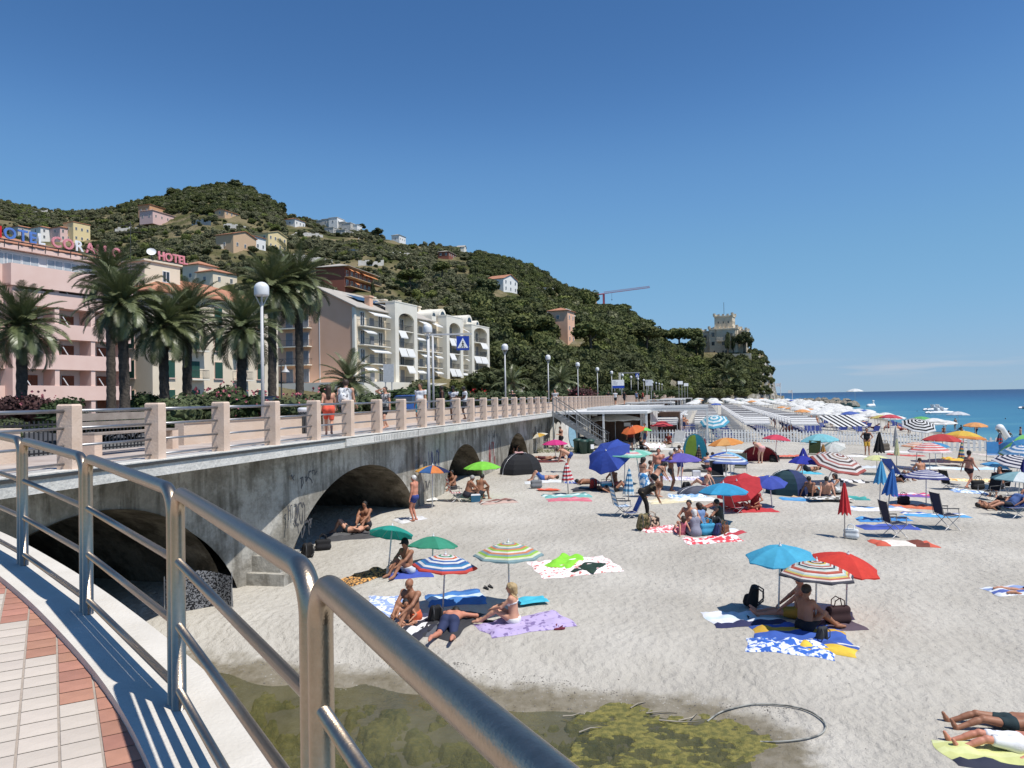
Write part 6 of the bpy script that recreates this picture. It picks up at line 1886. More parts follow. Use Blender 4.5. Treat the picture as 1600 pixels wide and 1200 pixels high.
board('billboard', 'smaller pale notice board right of the blue banded billboard', 1014, 598, 150, 1.4, 1.15, mat('board_grey', (.55, .57, .60), .6), None, 1, 3)
board('road_sign', 'grey back of a road sign in front of the apartment block', 607, 583, 60, .82, 1.42, mat('sign_back', (.55, .56, .57), .5))
for i, (px, py, Y) in enumerate(((1063, 598, 215), (1072, 601, 240))):
	board('notice_board', ['white notice near the far end of the promenade', 'farthest white notice at the end of the promenade'][i], px, py, Y, 1.4, .9, sgn_w)
p = onY(440, 630, 50)
ol = thing('street_lantern', 'dark old style street lantern in front of the peach gable', 'lamp', (p.x, p.y, PZ-.1))
mb = MB(); mb.cyl((0, 0, 0), (0, 0, 3.5), .05, n=8); mb.build('pole', metal_d, ol)
mb = MB(); mb.tube([(0, 0, 3.4), (0, 0, 3.8), (.12, 0, 3.95), (.26, 0, 3.85), (.28, 0, 3.6)], .03, n=6); mb.build('bracket', metal_d, ol)
mb = MB(); mb.lathe([(.04, 3.6), (.08, 3.35), (.26, 3.15), (.28, 3.1), (0, 3.12)], (.28, 0, 0), 14); mb.build('lantern_shade', lamp_grey, ol, True)
def car(label, px, Y, col, rz, group='cars parked behind the promenade'):
	p = onY(px, 620, Y)
	c = thing('parked_car', label, 'car', (p.x, p.y, 4.56), rz, group)
	paint = mat('car_paint_'+col, col, .25, var=.03, spec=.6)
	st = [(-2.05, .45, .78, .70), (-1.95, .30, .86, .80), (-1.2, .26, .92, .86), (-.6, .25, .95, .88), (.9, .25, .98, .88), (1.8, .28, .98, .85), (2.05, .42, .92, .76)]
	mb = MB(); o0 = len(mb.v)
	for x, zb_, zt, hw in st:
		mb.v += [(x, -hw*.96, zb_), (x, -hw, (zb_+zt)/2), (x, -hw*.93, zt), (x, hw*.93, zt), (x, hw, (zb_+zt)/2), (x, hw*.96, zb_)]
	for i in range(len(st)-1):
		for k in range(6): mb.f.append([i*6+k, i*6+(k+1) % 6, (i+1)*6+(k+1) % 6, (i+1)*6+k]); mb.m.append(0)
	for e in (0, len(st)-1): mb.f.append([e*6+k for k in (range(6) if e else range(5, -1, -1))]); mb.m.append(0)
	mb.build('body', paint, c, True)
	mb = MB()
	prof = [(-1.05, .93), (-.35, 1.42), (1.0, 1.46), (1.85, .97)]
	q = [(x, -.80 if z < 1 else -.62, z) for x, z in prof]+[(x, .80 if z < 1 else .62, z) for x, z in prof]
	mb.add(q, [(0, 1, 5, 4), (1, 2, 6, 5), (2, 3, 7, 6), (0, 3, 2, 1), (4, 5, 6, 7)]); mb.build('window_glass', glass, c)
	mb = MB(); mb.add([(-.38, -.63, 1.43), (1.02, -.63, 1.47), (1.02, .63, 1.47), (-.38, .63, 1.43), (-.3, -.5, 1.50), (.95, -.5, 1.53), (.95, .5, 1.53), (-.3, .5, 1.50)], [(4, 5, 6, 7), (0, 1, 5, 4), (1, 2, 6, 5), (2, 3, 7, 6), (3, 0, 4, 7)]); mb.build('roof', paint, c)
	for x in (-1.3, 1.3):
		for y in (-.78, .78):
			mb = MB(); mb.cyl((x, y-.1, .31), (x, y+.1, .31), .31, n=18); w = mb.build('wheel', mat('tyre', (.02, .02, .02), .8), c)
			mb = MB(); mb.cyl((x, y-.106, .31), (x, y+.106, .31), .19, n=14); mb.build('rim', lamp_grey, w)
	for y in (-.6, .6):
		mb = MB(); mb.box((-2.03, y, .66), (.1, .3, .14)); mb.build('headlight', lamp_dome, c)
		mb = MB(); mb.box((2.03, y, .76), (.1, .26, .14)); mb.build('tail_light', mat('tail_red', (.4, .02, .02), .3), c)
car('blue car parked behind the planter near the man in white', 634, 50, '#27447c', 1.30)
car('dark car parked behind the first street lamp', 398, 40, '#10141c', 1.25)
def PP(px, py): return onZ(px, py, PZ)
print_grey = mat('print_cloth', (.10, .10, .11), .9, col2=(.45, .44, .42), scale=18, thresh=(.48, .52))
person('woman with long brown hair in orange shorts walking on the promenade', PP(514, 680), math.radians(12), 'walk', 'fair', 'brown', [('shorts', '#ff5a38'), ('top', '#d8937c')], 1.66, True, 0, .018, 1.0, group='people on the promenade')
o = person('young man with white patterned backpack walking on the promenade', PP(541, 681), math.radians(-4), 'walk', 'fair', 'brown', [('tank', '#b9bdc4'), ('shorts', '#1c2230')], 1.82, False, 0, .018, group='people on the promenade')
def backpack(parent, m, off=(0, -.2, 1.22)):
	F = Field(np.array(off)-.35, np.array(off)+.35, .02)
	a = np.array(off, np.float32)
	F.cap(a-v3(.08, 0, .16), a-v3(.08, 0, -.14), .09, .085, .05); F.cap(a+v3(.08, 0, -.16), a+v3(.08, 0, .14), .09, .085, .05); F.cap(a+v3(0, -.07, -.08), a+v3(0, -.07, -.02), .085, .08, .03)
	V, Fq = surfnet(F.phi, F.o, F.h); return link('backpack', npmesh('backpack', V, Fq, m), parent)
backpack(o, mat('pattern_white', (.72, .72, .72), .9, col2=(.12, .12, .13), scale=14, thresh=(.55, .6)))
person('woman in dark clothes and sunglasses shading her eyes on the promenade', PP(603, 669), math.radians(150), 'shade', 'fair', 'brown', [('tee', print_grey), ('shorts', '#1b1d22')], 1.66, True, 0, .018, group='people on the promenade')
person('heavy man in white T-shirt and turquoise shorts on the promenade', PP(658, 666), math.radians(150), 'stand', 'tan', 'brown', [('tee', '#e6e7ea'), ('shorts', '#2fb4c4')], 1.78, False, .8, .018, group='people on the promenade')
person('dark skinned man in black tank top on the promenade', PP(691, 657), math.radians(100), 'stand', 'dark', 'black', [('tank', '#191c26'), ('shorts', '#20232c')], 1.80, False, 0, .02, group='people on the promenade')
person('man in white shirt and cap looking at his phone on the promenade', PP(709, 656), math.radians(170), 'phone', 'dark', 'black', [('tee', '#d9dbe0'), ('shorts', '#707683')], 1.76, False, 0, .02, hat='#14161c', group='people on the promenade')
person('man in white shirt facing left, rightmost of the three friends', PP(727, 655), math.radians(95), 'phone', 'dark', 'black', [('tee', '#e4e6ea'), ('shorts', '#2a2d36')], 1.78, False, 0, .02, group='people on the promenade')
person('man in dark shirt walking below the third street lamp', PP(801, 642), math.radians(170), 'walk', 'fair', 'grey', [('tee', '#22252c'), ('shorts', '#30343c')], 1.76, False, .3, .025, group='people on the promenade')
for i, (px, c1, lab) in enumerate(((867, '#d0d0d0', 'small figure in pale shirt at the top of the stairs'), (950, '#202228', 'distant walker in black left of the billboard'), (961, '#e8e8e8', 'distant walker in white under the billboard'), (975, '#1c1e26', 'distant walker in dark clothes right of the billboard'), (994, '#7d92b5', 'distant walker in pale blue shirt'), (1004, '#b8302e', 'distant walker in red shirt'), (1022, '#c8b9a4', 'farthest walker in beige shirt'))):
	Y = [60, 92, 95, 98, 108, 118, 135][i]
	t_ = (Y)/.9704; q = PL(t_, 1.4, PZ)
	q = Vector((onY(px, 600, Y).x, Y, PZ))
	person(lab, q, rnd.uniform(0, 6), 'walk', 'tan', 'black', [('tee', c1), ('shorts', '#2b2f3a')], 1.75, False, 0, .035, group='people on the promenade')
# ------------------------------------------------------------------ beach furniture
pole_w = mat('pole_white', (.70, .70, .70), .4, var=.05)
pole_s = mat('pole_steel', (.40, .40, .41), .4, metal=.6)
def canopy_mb(R, hc, n, rings, ringcols, gorecols, sag=.05, scallop=.035):
	mb = MB()
	nr = rings
	def pt(a, f):
		g = a*n/(2*math.pi); fr = g-math.floor(g)
		mid = 1-abs(fr-.5)*2          # 0 on a rib, 1 in the middle of a gore
		la = (fr-.5)*2*math.pi/n
		rr = R*f*math.cos(math.pi/n)/math.cos(la)*(1-.035*mid*f)
		z = hc*(1-f**1.75)-sag*R*mid*f*f*.25
		return (rr*math.cos(a), rr*math.sin(a), z)
	sub = 4
	m = n*sub
	mb.v.append((0, 0, hc))
	for k in range(1, nr+1):
		for i in range(m): mb.v.append(pt(2*math.pi*i/m, k/nr))
	for k in range(nr):
		for i in range(m):
			ci = ringcols[min(len(ringcols)-1, int(k*len(ringcols)/nr))] if ringcols else gorecols[(i//sub) % len(gorecols)]
			if k == 0: mb.f.append([0, 1+i, 1+(i+1) % m])
			else: mb.f.append([1+(k-1)*m+i, 1+k*m+i, 1+k*m+(i+1) % m, 1+(k-1)*m+(i+1) % m])
			mb.m.append(ci)
	o = len(mb.v)
	for i in range(m):
		x, y, z = pt(2*math.pi*i/m, 1)
		mb.v.append((x*1.004, y*1.004, z-scallop*R*(1.0+.5*math.sin(i*1.7))))
	for i in range(m):
		ci = ringcols[-1] if ringcols else gorecols[(i//sub) % len(gorecols)]
		mb.f.append([1+(nr-1)*m+i, o+i, o+(i+1) % m, 1+(nr-1)*m+(i+1) % m]); mb.m.append(ci)
	return mb
def umbrella(label, base, top, rpx, rings=None, gores=None, axis=None, n=8, hc=.34, dy=0, pole=pole_w, near=False, tr=.3, name='beach_umbrella', group='beach umbrellas', R=None, bpt=None):
	b = bpt or G(*base)
	t = onY(top[0], top[1], b.y+dy)
	Rm = R or rpx*t.y/1200
	u = thing(name, label, 'umbrella', b, 0, group)
	av = (t-b)
	L_ = av.length
	ax = Vector(axis).normalized() if axis else av.normalized()
	mb = MB(); mb.cyl((0, 0, -.15), av*.985, .020 if near else .022, n=8); mb.build('pole', pole, u, True)
	cols = [cloth(c, tr) for c in dict.fromkeys(rings or gores)]
	keys = list(dict.fromkeys(rings or gores))
	H_ = hc*Rm
	mb = canopy_mb(Rm, H_, n, max(6, len(rings)) if rings else 6, [keys.index(c) for c in rings] if rings else None, [keys.index(c) for c in gores] if gores else None)
	o = mb.build('canopy', cols, u, False, loc=av-ax*H_)
	q = ax.to_track_quat('Z', 'Y'); o.rotation_mode = 'QUATERNION'; o.rotation_quaternion = q
	mb = MB(); mb.lathe([(.03, -.01), (.034, .02), (.016, .05), (.012, .09), (0, .10)], n=8); f = mb.build('finial', pole_w, u, loc=av-ax*.005); f.rotation_mode = 'QUATERNION'; f.rotation_quaternion = q
	if near:
		for k in range(n):
			a = 2*math.pi*k/n
			pts = [(Rm*f_*math.cos(a), Rm*f_*math.sin(a), H_*(1-f_**1.75)-.012) for f_ in (.03, .35, .7, .99)]
			mb = MB(); mb.tube(pts, .004, n=4); r = mb.build('rib', pole_s, u, loc=av-ax*H_); r.rotation_mode = 'QUATERNION'; r.rotation_quaternion = q
	return u
def closed_umbrella(label, base, top, fabric, col, w=.13, cols=None, pole=pole_s):
	b = G(*base); t = onY(top[0], top[1], b.y)
	h = (t-b).length; ax = (t-b).normalized()
	u = thing('folded_umbrella', label, 'umbrella', b, 0, 'folded beach umbrellas')
	u.rotation_mode = 'QUATERNION'; u.rotation_quaternion = ax.to_track_quat('Z', 'Y')
	mb = MB(); mb.cyl((0, 0, -.1), (0, 0, h), .02, n=8); mb.build('pole', pole, u, True)
	mb = MB(); n = 40; q = 10
	z0 = h*(1-fabric)
	for k in range(q+1):
		f = k/q; z = h-.04-(h-.04-z0)*f
		r0 = w*(.12+.88*f**.8)
		for i in range(n):
			a = 2*math.pi*i/n
			rr = r0*(1+.22*math.cos(8*a)+.06*math.sin(3*a+f*3))
			mb.v.append((rr*math.cos(a), rr*math.sin(a), z-(.05*math.cos(8*a) if k == q else 0)))
	cs = cols or [col]
	keys = list(dict.fromkeys(cs))
	for k in range(q):
		for i in range(n):
			mb.f.append([k*n+i, (k+1)*n+i, (k+1)*n+(i+1) % n, k*n+(i+1) % n]); mb.m.append(keys.index(cs[k % len(cs)]))
	mb.build('folded_canopy', [cloth(c, .15) for c in keys], u, True)
	mb = MB(); mb.lathe([(.02, h-.05), (.03, h), (0, h+.08)], n=8); mb.build('finial', pole_w, u)
	return u
def towel(label, px, py, w, l, yaw, cols, across=False, name='beach_towel', wr=.034, cat='towel', m=None, pt=None, lift=0, group='towels on the sand'):
	c = pt or G(px, py); w *= .9; l *= .92
	nx, ny = 18, 13
	yaw = math.radians(yaw); cs_, sn = math.cos(yaw), math.sin(yaw)
	r = random.Random(int(px*7+py))
	p1, p2, p3 = r.uniform(0, 6), r.uniform(0, 6), r.uniform(0, 6)
	V = []
	for j in range(ny+1):
		for i in range(nx+1):
			u_, v_ = (i/nx-.5)*l, (j/ny-.5)*w
			u_ += .05*l*.3*math.sin(v_*3/w+p1)+.03*math.sin(v_*9+p2)*(abs(i/nx-.5)*2)**2; v_ += .05*w*math.sin(u_*2.3/l+p2)*1.2+.025*math.sin(u_*8+p1)*(abs(j/ny-.5)*2)**2
			X_, Y_ = c.x+u_*cs_-v_*sn, c.y+u_*sn+v_*cs_
			ww = abs(math.sin(u_*5.1+v_*2.3+p1)*math.sin(v_*6.3-u_*1.7+p3)+.6*math.sin(u_*11+p3+v_*3)*math.sin(v_*9+p2))
			edge = i in (0, nx) or j in (0, ny)
			V.append((X_, Y_, lift+(.004 if edge else .018+wr*1.6*ww)))
	V = np.array(V); V[:, 2] += sand_z(V[:, 0], V[:, 1])
	mb = MB(); mb.v = (V-np.array(c)).tolist()
	keys = list(dict.fromkeys(cols))
	for j in range(ny):
		for i in range(nx):
			mb.f.append([j*(nx+1)+i, j*(nx+1)+i+1, (j+1)*(nx+1)+i+1, (j+1)*(nx+1)+i])
			k = int((i/nx if across else j/ny)*len(cols))
			mb.m.append(keys.index(cols[k]))
	mats = [m] if m else [cloth(k, 0) for k in keys]
	if m: mb.m = [0]*len(mb.f)
	o = mb.build(name, mats, None, True, loc=c)
	return tag(o, label, cat, group)
def pat(name, c0, c1, scale=9, th=(.46, .54)): return mat(name, c0, .9, col2=c1, scale=scale, thresh=th, detail=2, bump=.004, bscale=60)
def folding_chair(label, px, py, yaw, col, s=1.0, recl=.35, arms=True, seat_h=.36, cols=None):
	p = G(px, py)
	c = thing('folding_chair', label, 'chair', p, math.radians(yaw), 'chairs on the sand'); c.scale = (s,)*3
	fab = cloth(col, .1)
	fabs = [cloth(q, .1) for q in (cols or [col])]
	w = .27
	mb = MB()
	k = 8
	for i in range(k): 
		y0, y1 = -.22+.46*i/k, -.22+.46*(i+1)/k
		mb.add([(-w, y0, seat_h-.03*math.sin(math.pi*i/k)), (w, y0, seat_h-.03*math.sin(math.pi*i/k)), (w, y1, seat_h-.03*math.sin(math.pi*(i+1)/k)), (-w, y1, seat_h-.03*math.sin(math.pi*(i+1)/k))], [(0, 1, 2, 3)], i % len(fabs))
	mb.build('seat', fabs, c)
	mb = MB()
	for i in range(k):
		f0, f1 = i/k, (i+1)/k
		mb.add([(-w, -.22-recl*f0*.62, seat_h+.02+.62*f0), (w, -.22-recl*f0*.62, seat_h+.02+.62*f0), (w, -.22-recl*f1*.62, seat_h+.02+.62*f1), (-w, -.22-recl*f1*.62, seat_h+.02+.62*f1)], [(0, 3, 2, 1)], i % len(fabs))
	mb.build('backrest', fabs, c)
	for e in (-1, 1):
		mb = MB(); mb.tube([(e*w, .26, seat_h), (e*w, -.24, seat_h-.01), (e*w, -.22-recl*.64, seat_h+.66)], .012, n=6); mb.build('side_frame', pole_s, c, True)
		mb = MB(); mb.tube([(e*(w+.02), .22, seat_h), (e*(w+.02), -.26, -.03)], .011, n=6); mb.build('leg', pole_s, c, True)
		mb = MB(); mb.tube([(e*(w+.02), -.18, seat_h), (e*(w+.02), .24, -.03)], .011, n=6); mb.build('leg', pole_s, c, True)
		if arms:
			mb = MB(); mb.tube([(e*(w+.02), -.30, seat_h+.22), (e*(w+.02), .20, seat_h+.20)], .016, n=6); mb.build('armrest', metal_d, c, True)
			mb = MB(); mb.tube([(e*(w+.02), .18, seat_h+.2), (e*(w+.02), .2, seat_h-.02)], .010, n=6); mb.build('arm_support', pole_s, c, True)
	return c
def bag(label, px, py, size, col, kind='backpack', yaw=0, m=None, cat='bag', pt=None):
	p = pt or G(px, py)
	b = thing(kind if kind != 'tote' else 'tote_bag', label, cat, p, math.radians(yaw), 'bags and gear on the sand'); b.scale = (size,)*3
	mm = m or cloth(col, 0)
	F = Field(v3(-.5, -.45, -.05), v3(.5, .45, .8), .025)
	if kind == 'backpack':
		for s in (-1, 1): F.cap(v3(s*.10, 0, .12), v3(s*.08, -.05, .42), .13, .10, .05)
		F.cap(v3(0, .12, .12), v3(0, .10, .22), .10, .09, .03)
		V, Fq = surfnet(F.phi, F.o, F.h); link('sack', npmesh('sack', V, Fq, mm), b)
		for s in (-1, 1):
			mb = MB(); mb.tube([(s*.10, -.12, .48), (s*.14, -.24, .40), (s*.13, -.24, .2), (s*.10, -.12, .08)], .018, n=6); mb.build('strap', metal_d, b, True)
	elif kind == 'tote':
		F.cap(v3(-.16, 0, .12), v3(.16, 0, .12), .12, .12, .05); F.cap(v3(-.18, 0, .30), v3(.18, 0, .30), .09, .09, .08)
		V, Fq = surfnet(F.phi, F.o, F.h); link('sack', npmesh('sack', V, Fq, mm), b)
		for s in (-1, 1):
			mb = MB(); mb.tube([(-.12, s*.05, .36), (-.10, s*.07, .50), (.0, s*.08, .56), (.10, s*.07, .50), (.12, s*.05, .36)], .012, n=6); mb.build('handle', mm, b, True)
	else:
		mb = MB(); mb.box((0, 0, .17), (.46, .30, .34), taper=1.05); mb.build('cooler_body', mm, b)
		mb = MB(); mb.box((0, 0, .37), (.50, .33, .06), taper=.9); mb.build('lid', cloth('#e9edf0', 0), b)
		mb = MB(); mb.tube([(-.24, 0, .3), (-.22, 0, .5), (.22, 0, .5), (.24, 0, .3)], .012, n=6); mb.build('handle', metal_d, b)
	return b
def sandals(label, px, py, col, yaw=0):
	p = G(px, py)
	t = thing('sandals', label, 'sandals', p, math.radians(yaw), 'footwear left on the sand')
	for s in (-1, 1):
		mb = MB(); mb.prism([(s*.08+.045*math.sin(q)*(1 if math.cos(q) > 0 else .8), .13*math.cos(q)+s*.03) for q in np.linspace(0, 5.9, 14)], .0, .03, axis='z'); o = mb.build('sole', cloth(col, 0), t)
		mb = MB(); mb.tube([(s*.08-.045, .02+s*.03, .025), (s*.08, .07+s*.03, .07), (s*.08+.045, .02+s*.03, .025)], .012, n=5); mb.build('strap', cloth(col, 0), o, True)
rad = math.radians
DW = '#f2f2ee'
# ---- group in the left foreground
umbrella('teal green umbrella tilted back, near the second arch', (605, 899), (613, 822), 36, gores=['#00a896'], axis=(.10, .42, 1), near=True, hc=.36)
umbrella('dark green translucent patterned umbrella behind the blue striped one', (675, 884), (677, 838), 40, gores=['#2f9a78', '#3aa886'], near=True, axis=(.05, .1, 1), hc=.36)
umbrella('umbrella with blue, orange and red rings in the left group', (691, 957), (696, 867), 51, rings=['#e2483a', DW, '#3f9a6a', DW, '#e8743a', DW, '#3c6fb5', DW, '#3c6fb5', '#2f8fc8', DW, '#3c6fb5', '#e2483a'], near=True)
umbrella('green and orange striped umbrella over the blonde woman', (796, 957), (794, 848), 55, rings=['#9fd04a', '#f0ede0', '#8fb0b5', '#e88a5a', '#a8d84a', '#f0ede0', '#8fb0b5', '#e88a5a', '#a8d84a', '#f0ede0', '#e88a5a', '#8fb0b5', '#a8d84a', '#e8f0c8', '#8fb0b5'], near=True)
person('bald sunburnt man in orange shorts sitting under the blue ringed umbrella', G(645, 970), rad(150), 'knees', 'brown', 'black', [('shorts', '#f2622a')], 1.8, False, .3, .013, bald=True, near=True, face=True, group='sunbathers')
person('dark haired child sitting in front of the bald man', G(633, 977), rad(200), 'cross', 'tan', 'black', [('shorts', '#202638')], 1.1, False, 0, .016, child=True, group='sunbathers')
person('tanned man lying face down in navy shorts', G(703, 981), rad(-6), 'prone', 'red', 'black', [('shorts', '#27345c')], 1.82, False, .2, .013, near=True, group='sunbathers')
person('blonde woman in white bikini sitting on a lilac towel', G(803, 975), rad(78), 'side', 'fair', 'blond', [('bottom', '#eceae6'), ('top', '#eceae6')], 1.68, True, 0, .012, .35, near=True, face=True, group='sunbathers')
person('man in dark hat sitting under the teal umbrella', G(638, 896), rad(140), 'knees', 'brown', 'black', [('shorts', '#dfe3e8')], 1.75, False, 0, .016, hat='#15171a', group='sunbathers')
towel('white and blue patterned towel left of the bald man', 605, 950, 1.1, 1.9, 100, [DW], m=pat('towel_whiteblue', '#e6eaf2', '#8fa3cc', 7))
towel('dark striped towel under the bald man', 650, 978, 1.0, 1.7, 60, ['#2a2d3c', '#e8e8e8', '#2a2d3c', '#e8e8e8', '#39405a'])
towel('bright blue towel with white wave under the ringed umbrella', 712, 936, 1.2, 1.5, 15, ['#3b80c8', '#3b80c8', '#cfe4f2', '#3b80c8', '#2f6ab0'])
towel('grey dark towel under the man lying face down', 706, 975, 1.0, 1.9, 70, ['#33343a', '#5d6068', '#33343a'])
towel('lilac patterned towel under the blonde woman', 820, 975, 1.2, 2.1, 25, [DW], m=pat('towel_lilac', '#b5a5cc', '#7d6c9a', 8, (.55, .62)))
towel('colourful dotted cloth beside the teal umbrella', 572, 902, .95, 1.6, 50, [DW], m=pat('towel_dots', '#2c2a28', '#d8a05a', 16))
towel('blue towel under the man in the dark hat', 640, 898, .7, 1.3, 20, ['#3a54b8', '#3a54b8'])
towel('white and red patterned double towel with green cloth', 897, 886, 1.9, 2.5, 12, [DW], m=pat('towel_redwhite', '#f0e6e2', '#c9726a', 9, (.56, .62)))
towel('lime green towel on the red patterned blanket', 882, 880, .85, 1.35, 65, ['#8be01e'], lift=.03, wr=.05)
towel('dark green towel on the red patterned blanket', 922, 889, .75, 1.15, 65, ['#1d3a2c'], lift=.03)
tag(towel('x', 831, 943, .5, .75, 10, ['#2cc0de'], lift=.07, wr=.03, name='air_pillow'), 'turquoise inflatable pillow behind the blonde woman', 'pillow', 'bags and gear on the sand')
bag('black backpack beside the ringed umbrella pole', 680, 972, .75, '#17181b', yaw=30)
bag('black and white bag under the teal umbrella', 622, 894, .8, '#2a2a2c', 'tote', 10)
bag('white beach bag against the teal umbrella pole', 612, 898, .7, '#d8d4cc', 'tote', 60)
sandals('black sandals between the two striped umbrellas', 763, 919, '#1a1a1c', 30)
sandals('dark sandals beside the blonde woman', 763, 973, '#1c1c20', 80)
sandals('red and black flip-flops right of the lilac towel', 870, 982, '#7a1f38', -70)
sandals('grey sandals behind the man lying face down', 661, 986, '#33333a', -60)
# ---- along the viaduct wall
person('white haired man in blue trunks standing by the second arch', G(648, 814), rad(70), 'stand', 'red', 'white', [('briefs', '#2b3f8a')], 1.66, False, .2, .016, near=True, group='sunbathers')
person('woman lying with bent knees in the shade of the second arch', G(545, 833), rad(80), 'back_knee', 'fair', 'brown', [('bottom', '#303030'), ('top', '#303030')], 1.66, True, 0, .02, group='sunbathers')
person('man sitting in the shade of the second arch', G(572, 824), rad(165), 'knees', 'brown', 'black', [('shorts', '#2c2c34')], 1.75, False, 0, .02, group='sunbathers')
person('person sitting in the shade of the third arch', G(708, 765), rad(150), 'knees', 'brown', 'black', [('shorts', '#26262c')], 1.72, False, 0, .024, group='sunbathers')
person('dark skinned man sitting in the fourth arch', G(807, 712), rad(170), 'chair', 'brown', 'black', [('shorts', '#2c2c34')], 1.75, False, .2, .024, group='sunbathers')
umbrella('umbrella with orange, navy and sky blue gores at the wall', (675, 794), (676, 727), 27, gores=['#f08a3c', '#2a3566', '#f4b23c', '#2f6ab0', '#f08a3c', '#1e2c5c', '#4aa8d8', '#f08a3c'])
umbrella('lime green umbrella at the wall', (755, 777), (753, 721), 29, gores=['#8ae83c'])
person('tanned man sitting on a low chair under the lime umbrella', G(730, 784), rad(-70), 'low', 'brown', 'grey', [('shorts', '#2a2c38')], 1.75, False, .4, .02, group='sunbathers')
person('dark tanned man facing left under the lime umbrella', G(748, 782), rad(-40), 'low', 'brown', 'black', [('shorts', '#20242c')], 1.75, False, .2, .02, group='sunbathers')
folding_chair('red and white striped chair beside the lime umbrella', 713, 783, -75, '#c8383c', 1.0, .3, True, .36, ['#c8383c', '#efeae6'])
bag('blue cool box under the lime umbrella', 743, 784, .8, '#2a6a8a', 'cooler', 10)
towel('striped beige towel right of the lime umbrella', 778, 784, .9, 1.7, 18, ['#c9a89a', '#5c4a44', '#d8cfc6', '#8a5a50', '#c9a89a'])
towel('white towel on the sand at the shade edge', 640, 812, .8, 1.3, 40, ['#dadada'])
tag(towel('x', 667, 783, .6, .9, 20, ['#e2e2de'], name='body_board', lift=.06), 'white body board lying by the orange gored umbrella', 'board', 'bags and gear on the sand')
towel('grey blanket under the couple in the second arch', 556, 838, 1.2, 2.2, 25, ['#4a4a4c', '#5c5c5e'])
bag('dark bag in the shade of the second arch', 505, 860, .9, '#1a1a1e', 'tote', 20)
bag('dark backpack at the left foot of the second arch', 480, 872, .9, '#1c1a1a', 'backpack', 40)
pc = G(310, 955)
scn = thing('windbreak', 'black and white patterned windbreak in the first arch', 'windbreak', pc, rad(12), 'tents and screens')
mb = MB()
for i in range(10):
	for j in range(6):
		P4 = []
		for a, b in ((i, j), (i+1, j), (i+1, j+1), (i, j+1)):
			x, z = (a/10-.5)*1.5, b/6*.95
			P4.append((x, .10*math.sin(x*5)+.22*(1-z), z*(1-.25*abs(x))))
		mb.add(P4, [(0, 1, 2, 3)])
mb.build('fabric', pat('screen_print', '#8f9094', '#1c1d22', 26), scn, True)
for e in (-.74, .74):
	mb = MB(); mb.cyl((e, 0.02, -.1), (e, 0.02, .85), .012, n=6); mb.build('stake', pole_s, scn)
def dome_tent(label, px, py, w, d, h, yaw, cols, open_front=False, name='beach_tent'):
	p = G(px, py)
	t = thing(name, label, 'tent', p, rad(yaw), 'tents and screens')
	mb = MB(); n, m_ = 6, 6
	keys = list(dict.fromkeys(cols))
	a1 = math.pi if open_front else 2*math.pi
	for k in range(m_+1):
		f = k/m_
		for i in range(n+1):
			a = a1*i/n
			fold = 1-.10*abs(math.sin(a*2))*(1-f)
			rr = math.cos(f*math.pi/2)**.8
			mb.v.append((w/2*math.cos(a)*rr*fold, d/2*math.sin(a)*rr*fold, h*math.sin(f*math.pi/2)*(.97+.03*math.cos(4*a))))
	for k in range(m_):
		for i in range(n): mb.f.append([k*(n+1)+i, k*(n+1)+i+1, (k+1)*(n+1)+i+1, (k+1)*(n+1)+i]); mb.m.append(keys.index(cols[(i*len(cols))//n]))
	mb.build('tent_fabric', [cloth(c, .12) for c in keys], t, False)
	for s in (0, 1):
		mb = MB(); mb.tube([(w/2*math.cos(q)*.99, 0 if s == 0 else d/2*math.cos(q)*.99 if not open_front else 0, h*math.sin(q)+.01) for q in np.linspace(0, math.pi, 13)], .012, n=5); mb.build('tent_pole', pole_s, t, True)
	return t
dome_tent('dark grey pop-up tent in front of the fourth arch', 814, 740, 2.3, 1.8, 1.12, 10, ['#26272b', '#34363c', '#222327'])
towel('pink cloth hung over the dark tent', 808, 722, .45, .5, 0, ['#c89a98'], pt=G(814, 740)+Vector((-.1, -.1, 0)), lift=1.12, name='hung_cloth', cat='cloth')
umbrella('yellow and white umbrella at the wall beside the dark tent', (837, 708), (840, 677), 15, gores=['#e8b83a', '#ece6d2', '#e8b83a', '#ece6d2'], axis=(-.3, 0, 1))
umbrella('magenta umbrella near the foot of the stairs', (868, 716), (867, 687), 20, gores=['#e81e8c'])
person('woman standing by the surfboards at the stairs', G(877, 703), rad(120), 'phone', 'fair', 'brown', [('shorts', '#1b1b20'), ('top', '#1b1b20')], 1.68, True, 0, .026, group='sunbathers')
person('man in blue trunks bending over near the red striped folded umbrella', G(886, 738), rad(90), 'bend', 'fair', 'brown', [('briefs', '#2c4a90')], 1.78, False, 0, .022, group='sunbathers')
person('woman in dark blue bikini sitting behind the bending man', G(878, 716), rad(-150), 'knees', 'fair', 'brown', [('bottom', '#1d2650'), ('top', '#1d2650')], 1.66, True, 0, .024, group='sunbathers')
person('dark tanned sunbather lying behind the bending man', G(850, 719), rad(90), 'back', 'brown', 'black', [('shorts', '#5a1c1c')], 1.72, False, 0, .026, group='sunbathers')
person('man in blue shorts lying on his back left of the red striped umbrella', G(848, 751), rad(88), 'back_knee', 'fair', 'brown', [('shorts', '#2c5aa8')], 1.76, False, .2, .02, group='sunbathers')
towel('white towel under the man in blue shorts', 850, 753, 1.0, 2.0, 5, ['#dfe2e2'])
towel('dark red towels behind the bending man', 855, 721, 1.2, 2.2, 5, ['#6a2420', '#2a2a34', '#8a3428'])
closed_umbrella('folded red and white umbrella left of the big blue one', (888, 772), (885, 722), .62, '#cf2f3c', .24, ['#cf2f3c', '#ece8e6'])
towel('turquoise towel under the red striped folded umbrella', 885, 775, .9, 2.2, 8, ['#6fb9b4', '#d6eae6', '#4a8a8a'])
